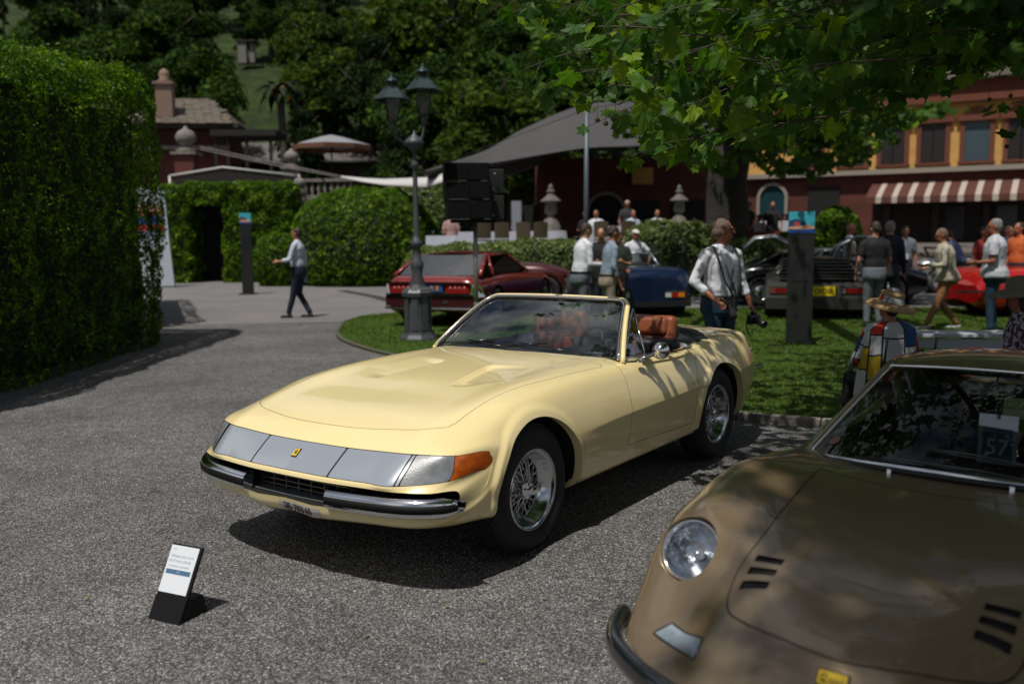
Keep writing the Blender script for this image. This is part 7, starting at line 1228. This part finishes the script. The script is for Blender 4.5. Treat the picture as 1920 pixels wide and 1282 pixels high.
# palm with orange fruit clusters
q = atY(528, 255, 47.5); pm = empty('palm_tree', (q[0], 47.5, .8), 0, 'palm tree with orange flower clusters beside the grassy slope', 'tree'); hz_ = atY(528, 172, 47.5)[2]-.8; g = G(); g.tube([(0, 0, 0), (.1, 0, hz_*.6), (0, 0, hz_)], [.25, .2, .18], 10); g.obj('trunk', bark, pm); fr_ = None
for k in range(22):
    a = k*2.4; e = -.2+1.1*(k/22.); g = G(); pts = [(0, 0, 0)]; 
    if fr_ is None:
        rows = []; 
        for t in np.linspace(0, 1, 10): rows.append([(1.4*t, -.22*math.sin(pi*min(1, t+.1)), .55*math.sin(t*2.2)-.9*t*t-.06), (1.4*t, 0, .55*math.sin(t*2.2)-.9*t*t), (1.4*t, .22*math.sin(pi*min(1, t+.1)), .55*math.sin(t*2.2)-.9*t*t-.06)])
        g.grid(rows); fr_ = g.obj('frond', mat('palm_green', (.012, .024, .006), .6, spec=.2), pm); o = fr_
    else: o = copyobj(fr_, pm, deep=False)
    o.location = (0, 0, hz_); o.rotation_euler = (0, -e+.5, a)
g = G(); 
for k in range(14): g.ell((RNG.uniform(-.5, .7), -.35+RNG.uniform(-.2, .1), hz_-.15+RNG.uniform(-.25, .35)), RNG.uniform(.08, .16), 8)
g.obj('flower_cluster', mat('palm_orange', (.42, .20, .02), .7), pm)['kind'] = 'stuff'
g = G(); g.box((0, 0, 1), (.9, .7, 2.2)); g.box((1.0, .2, 1), (.5, .6, 2.0)); q = atY(455, 92, 72); o = g.obj('wall', mat('pale_wall', (.20, .185, .17), .9)); o.location = (0, 0, 0); rk = empty('hillside_hut', (q[0], 72, q[2]-1), 0, 'small pale stone hut at the top of the grassy slope', 'hut'); o.parent = rk; rk.scale = (.7, .7, .7); g = G(); g.box((.4, .1, 2.2), (2.1, 1.2, .15)); g.obj('roof', mat('slate_dark', ()), rk)
# ---------------------------------------------------------------- the plane tree whose branches hang over the scene
def leafshape(seed, curl=.5):
    rs = np.random.RandomState(seed); out = []; A = [0, 52, 100, 142, 180, -142, -100, -52]
    pr = [(0, 1.0), (9, .80), (13, .72), (20, .74), (27, .60), (35, .70), (44, .80), (54, .93), (60, .74), (66, .68), (75, .54), (88, .60), (102, .66), (112, .54), (130, .36), (155, .22), (176, .06)]
    pts = [(a, r*(1+rs.uniform(-.05, .05))) for a, r in pr]; pts = pts+[(-a, r*(1+rs.uniform(-.05, .05))) for a, r in pr[::-1] if a != 0]
    P = [(r*math.sin(R(a)), r*math.cos(R(a)), 0) for a, r in pts]; mid = [(x*.5, y*.5, 0) for x, y, z in P]; c = (0, .02, 0); n = len(P)
    def bend(p): x, y, z = p; rr = math.hypot(x, y); a = math.atan2(x, y); return (x, y*(1-.12*abs(y)), -curl*.30*rr*rr+.07*math.cos(a*6.5)*rr*(1 if rr > .3 else .6)-.10*curl*abs(x))
    V = [bend(c)]+[bend(p) for p in mid]+[bend(p) for p in P]; F = [(0, 1+i, 1+(i+1) % n) for i in range(n)]+[(1+i, 1+n+i, 1+n+(i+1) % n, 1+(i+1) % n) for i in range(n)]
    return np.array(V)*.5, F
m_plane = leafmat('plane_leaf', (.022, .080, .012), (.092, .190, .012), .46, rough=.5, c3=(.22, .34, .015), spec=.25)
LS = [leafshape(k, .2+.35*k/3) for k in range(4)]; LM = []
for k, (V_, F_) in enumerate(LS):
    for c in range(3): me = bpy.data.meshes.new('leaf'); me.from_pydata(V_.tolist(), [], F_); me.materials.append(m_plane); a = me.attributes.new('rnd', 'FLOAT', 'FACE'); a.data.foreach_set('value', [(.15, .5, .92)[c]]*len(F_)); me.polygons.foreach_set('use_smooth', [True]*len(F_)); LM.append(me)
TR = Vector(((1362-960)/FPX*26, 26, 0)); pt = empty('plane_tree', TR, 0, 'big plane tree whose leafy branches hang over the top right of the scene', 'tree')
g = G(); g.tube([(0, 0, 0), (.05, 0, 1.2), (-.05, -.1, 3), (.2, -.4, 5)], [.85, .62, .55, .5], 16); g.obj('trunk', mat('plane_bark', (.028, .024, .019), .9, noise_=.35, nscale=1.8, bump=.6, bscale=8, bdist=.05), pt)  # bark darkened to carry the trunk's shade in its colour
# limbs reach from the trunk towards and over the camera; twigs follow picture-surveyed anchor points in real depth
twigs = []; rs = np.random.RandomState(11)
def add_spray(u, v, Y, L=.9, n=12, size=.17, du=-1., sag=-.25, dy=0.):
    """a leafy spray: a twig ending near the surveyed point, leaves alternate along it"""
    e = Vector(atY(u, v, Y)); d = Vector((-du, dy+rs.uniform(-.3, .3), -sag)).normalized(); s0 = e+d*L; pts = [s0, s0.lerp(e, .35)+V3(0, 0, .06*L), s0.lerp(e, .7)+V3(0, 0, .05*L), e]; twigs.append((pts, n, size))
# front sprays (depth 4.5-7.5 m), matching the outline of the hanging foliage
for a in ((945, 150, 6.0, .7, 7, .19), (975, 20, 6.2, .8, 9, .19), (1010, 80, 6.2, .7, 8, .19), (1000, 170, 6.0, .6, 8, .17), (1060, 60, 5.6, .9, 12, .20), (1100, 130, 5.6, .8, 12, .20), (1120, 230, 5.7, .6, 9, .18), (1075, 190, 6.2, .6, 9, .17), (1150, 60, 5.2, .9, 12, .21), (1180, 170, 5.2, .8, 12, .21), (1200, 250, 5.3, .7, 11, .20), (1170, 300, 6.0, .5, 8, .17), (1230, 290, 5.6, .6, 9, .18), (1250, 120, 4.9, .9, 12, .21), (1290, 200, 5.0, .8, 12, .21), (1310, 280, 5.2, .6, 10, .19), (1350, 90, 5.0, .9, 12, .21), (1380, 190, 5.4, .8, 12, .20), (1370, 270, 5.6, .6, 10, .19), (1450, 60, 5.0, .9, 12, .21), (1470, 170, 5.6, .8, 12, .20), (1480, 250, 6.4, .7, 10, .19), (1550, 40, 5.4, .9, 12, .2), (1560, 130, 6.0, .9, 12, .2), (1560, 215, 7.0, .8, 11, .19), (1650, 40, 6.0, 1., 13, .2), (1650, 130, 6.6, 1., 13, .2), (1750, 30, 6.5, 1., 13, .2), (1760, 110, 7.0, 1., 12, .2), (1860, 30, 6.5, 1., 13, .2), (1880, 110, 7.2, .9, 10, .19), (1900, 240, 6.8, .5, 7, .18), (1850, 215, 7.0, .5, 6, .17), (1620, 200, 8.5, .8, 9, .19)): add_spray(*a)
for k in range(150):
    u = 960+1000*rs.rand()**.8; vmax = 60+210*min(1, (u-960)/260.)*(1 if u < 1500 else max(.25, 1-(u-1500)/420.)); v = -160+rs.rand()*(vmax+130); add_spray(u, v, rs.uniform(5.5, 12), rs.uniform(.7, 1.2), 12, rs.uniform(.17, .21), du=rs.choice([-1, -1, 1]))
for k in range(130): u = 1500+460*rs.rand(); add_spray(u, -60+(230 if u < 1760 else 190)*rs.rand(), rs.uniform(6, 11), rs.uniform(.8, 1.2), 14, .21, du=rs.choice([-1, 1]))
# lower darker crown mass further back (depth 12-20 m)
for k in range(150):
    u = 1230+470*rs.rand(); v = 180+150*rs.rand(); 
    if abs(u-1460)/240.+abs(v-240)/110. > 1.15: continue
    add_spray(u, v, rs.uniform(20, 26), rs.uniform(1.0, 1.6), 22, .26, du=rs.choice([-1, 1]))
for k in range(90): u = 1180+760*rs.rand(); add_spray(u, rs.uniform(-120, 120), rs.uniform(12, 20), 1.3, 14, .20, du=rs.choice([-1, 1]))
# crown overhead: shades the brown car and is mirrored in the glass
for k in range(560):
    x, y = rs.uniform(-.9, 6.0), rs.uniform(-1.6, 6.0); z = 4.4+rs.rand()*3.0
    if y > 2.5 and z < 1.9+.30*y+.6: continue
    if x < -.55+.36*max(0, y): continue
    e = V3(x, y, z); d = V3(rs.normal(), rs.normal(), .2).normalized(); s0 = e+d*1.0; twigs.append(([s0, s0.lerp(e, .35)+V3(0, 0, .06), s0.lerp(e, .7)+V3(0, 0, .05), e], 15, .25))
HIGH = len(twigs)
for k in range(820):   # unseen upper crown added to shade car and sprays, gap keeps lawn sunlit
    x, y, z = rs.uniform(-.7, 9), rs.uniform(-2.4, 10), rs.uniform(7.2, 9.6)
    if (y > 5.0 and x < 3.1) or x < .36*y-.5: continue
    e = V3(x, y, z); d = V3(rs.normal(), rs.normal(), .2).normalized(); s0 = e+d*1.2; twigs.append(([s0, s0.lerp(e, .35)+V3(0, 0, .06), s0.lerp(e, .7)+V3(0, 0, .05), e], 16, .30))
for k in range(170):  # unseen sprays added to close sun gaps over the brown bonnet
    x, y = rs.uniform(-.7, 1.8), rs.uniform(-1.8, 1.8)
    if x < .36*y-.5: continue
    e = V3(x, y, rs.uniform(5.5, 9)); d = V3(rs.normal(), rs.normal(), .2).normalized(); s0 = e+d*1.2; twigs.append(([s0, s0.lerp(e, .35), s0.lerp(e, .7), e], 16, .28))
for k in range(150):  # unseen sprays added near the trunk to shade the foliage below
    e = V3(rs.uniform(2.5, 9.5), rs.uniform(15, 21), rs.uniform(8, 11)); d = V3(rs.normal(), rs.normal(), .2).normalized(); s0 = e+d*1.4; twigs.append(([s0, s0.lerp(e, .35), s0.lerp(e, .7), e], 16, .42))
for k in range(9):    # outlying sprays whose shade dapples the yellow door
    x, y = rs.uniform(-.1, .9), rs.uniform(4.3, 5.6); e = V3(x, y, rs.uniform(4.6, 5.6)); d = V3(1, rs.normal()*.5, .2).normalized(); s0 = e+d*.9; twigs.append(([s0, s0.lerp(e, .35)+V3(0, 0, .06), s0.lerp(e, .7)+V3(0, 0, .05), e], 8, .19))
leaves = []; tw = G()
for pts, n, size in twigs:
    P = np.array([tuple(p) for p in pts]); Q = herm(np.arange(4.), P, np.linspace(0, 3, 7)); tw.tube([tuple(q-np.array(TR)) for q in Q], [.006, .005, .0045, .004, .003, .0025, .002], 4, cap=False)
    for k in range(n):
        t = 3*(k+.6)/n; q = herm(np.arange(4.), P, np.array([t]))[0]; dr = (P[3]-P[0]); dr /= np.linalg.norm(dr); off = rs.normal(0, 1, 3)*.6; off[2] = off[2]*.5-.35; pet = q+off*size*.55; f = dr*.5+off*.9; f[2] -= .45; f /= np.linalg.norm(f)
        nrm = np.array([rs.normal()*.75, rs.normal()*.75, 1.0]); nrm -= f*(nrm@f); nrm /= np.linalg.norm(nrm); x = np.cross(f, nrm); s = size*rs.uniform(.65, 1.25)*1.15
        M = Matrix(((x[0]*s, f[0]*s, nrm[0]*s, pet[0]), (x[1]*s, f[1]*s, nrm[1]*s, pet[1]), (x[2]*s, f[2]*s, nrm[2]*s, pet[2]), (0, 0, 0, 1))); c = rs.rand(); leaves.append((M, s, pet, rs.randint(4)*3+(0 if c < .42 else 1 if c < .85 else 2))); tw.tube([tuple(q-np.array(TR)), tuple(pet-np.array(TR))], .002, 3, cap=False)
def vis(l):
    d = (l[2]-CP)@CM.T
    if d[2] < .5: return -1
    u, v = 960+FPX*d[0]/d[2], 641-FPX*d[1]/d[2]; return l[1]/d[2]*(1+.8*max(0, (1300-u)/300.)) if (-40 < u < 1960 and -60 < v < 700) else -1
for i_, (u_, v_) in enumerate(((838, 1136), (690, 1190), (1020, 1120), (250, 930), (160, 1120), (905, 1240))):
    q_ = gp(u_, v_, .012); o = bpy.data.objects.new('fallen_leaf', bpy.data.meshes.new('fallen_leaf')); COL.objects.link(o); vv, ff = LS[i_ % 4]; o.data.from_pydata((vv*.032).tolist(), [], ff); o.data.materials.append(mat('dry_leaf', (.22, .17, .05), .7)); o.location = tuple(q_); o.rotation_euler = (.1, .15, i_*1.3)
    tag(o, ('dry leaf lying on the gravel below the front of the yellow car', 'dry leaf on the gravel right of the display sign', 'dry leaf on the gravel between the two front cars', 'dry leaf on the gravel left of the yellow car nose', 'dry leaf on the gravel left of the display sign', 'dry leaf on the gravel at the bottom edge beside the brown coupe')[i_], 'leaf', 'dry leaves on the gravel')
order = sorted(range(len(leaves)), key=lambda i: -vis(leaves[i])); near = order[:300]; rest = order[300:]
br = empty('branches', (0, 0, 0)); br.parent = pt; br.name = 'leafy_branch'
for i in near:
    M, s, p_, k = leaves[i]; o = bpy.data.objects.new('leaf', LM[k]); COL.objects.link(o); o.parent = pt; o.matrix_local = Matrix.Translation(-TR) @ M
br.name = 'fruit_ball'; bpy.data.objects.remove(br)
V_, F_, Rr = [], [], []; b_ = 0; Ls = [np.array(v) for v, f in LS]; n0 = (len(LS[0][0])-1)//2; pk = [1+n0+i for i in (0, 4, 7, 10, 12, 15, 17, n0-15, n0-12, n0-10, n0-7, n0-4)]; simple = [tuple([k, k+1 if k < 12 else 1, 0][::-1]) for k in range(1, 13)]
for i in rest:
    M, s, p_, k = leaves[i]; A = np.array(M)
    if vis(leaves[i]) < 0: vv = Ls[k//3][[0]+pk]; v = vv@A[:3, :3].T+A[:3, 3]-np.array(TR); V_.append(v); F_ += [tuple(a+b_ for a in f) for f in simple]; Rr += [(.15, .5, .92)[k % 3]]*12; b_ += 13; continue
    v = Ls[k//3]@A[:3, :3].T+A[:3, 3]-np.array(TR); V_.append(v); F_ += [tuple(a+b_ for a in f) for f in LS[k//3][1]]; Rr += [(.15, .5, .92)[k % 3]]*len(LS[k//3][1]); b_ += len(v)
rawobj('far_leaves', np.concatenate(V_), F_, m_plane, pt, rnd=np.array(Rr))['kind'] = 'stuff'
tw.obj('twigs', mat('twig', (.06, .05, .03), .8), pt)['kind'] = 'stuff'
g = G(); lim = []
for e in ((1.2, 12, 5.2), (3.4, 9, 5.2), (5.4, 10, 5.6), (2.4, 3.5, 6.0), (5.0, 3, 6.4), (7.0, 14, 5.8)): E_ = Vector(e)-TR; g = G(); g.tube([(.1, -.2, 4.4), tuple(Vector((.1, -.2, 4.6)).lerp(E_, .4)+V3(0, 0, 1.0)), tuple(Vector((.1, -.2, 4.8)).lerp(E_, .75)+V3(0, 0, .6)), tuple(E_)], [.30, .18, .10, .04], 10); g.obj('limb', bark, pt)
g = G(); 
for u, v, Y in ((1120, 225, 6.0), (1136, 232, 6.0), (1154, 245, 6.0), (1888, 275, 7), (1895, 180, 7.2), (1855, 187, 7.2)): q = Vector(atY(u, v, Y))-TR; g = G(); g.ell(q, .017, 8); g.tube([q, q+V3(0, 0, .18)], .0018, 4); g.obj('fruit_ball', mat('seed_ball', (.06, .05, .02), .9), pt)
for o in list(bpy.data.objects):
    if '_H' in o: del o['_H']
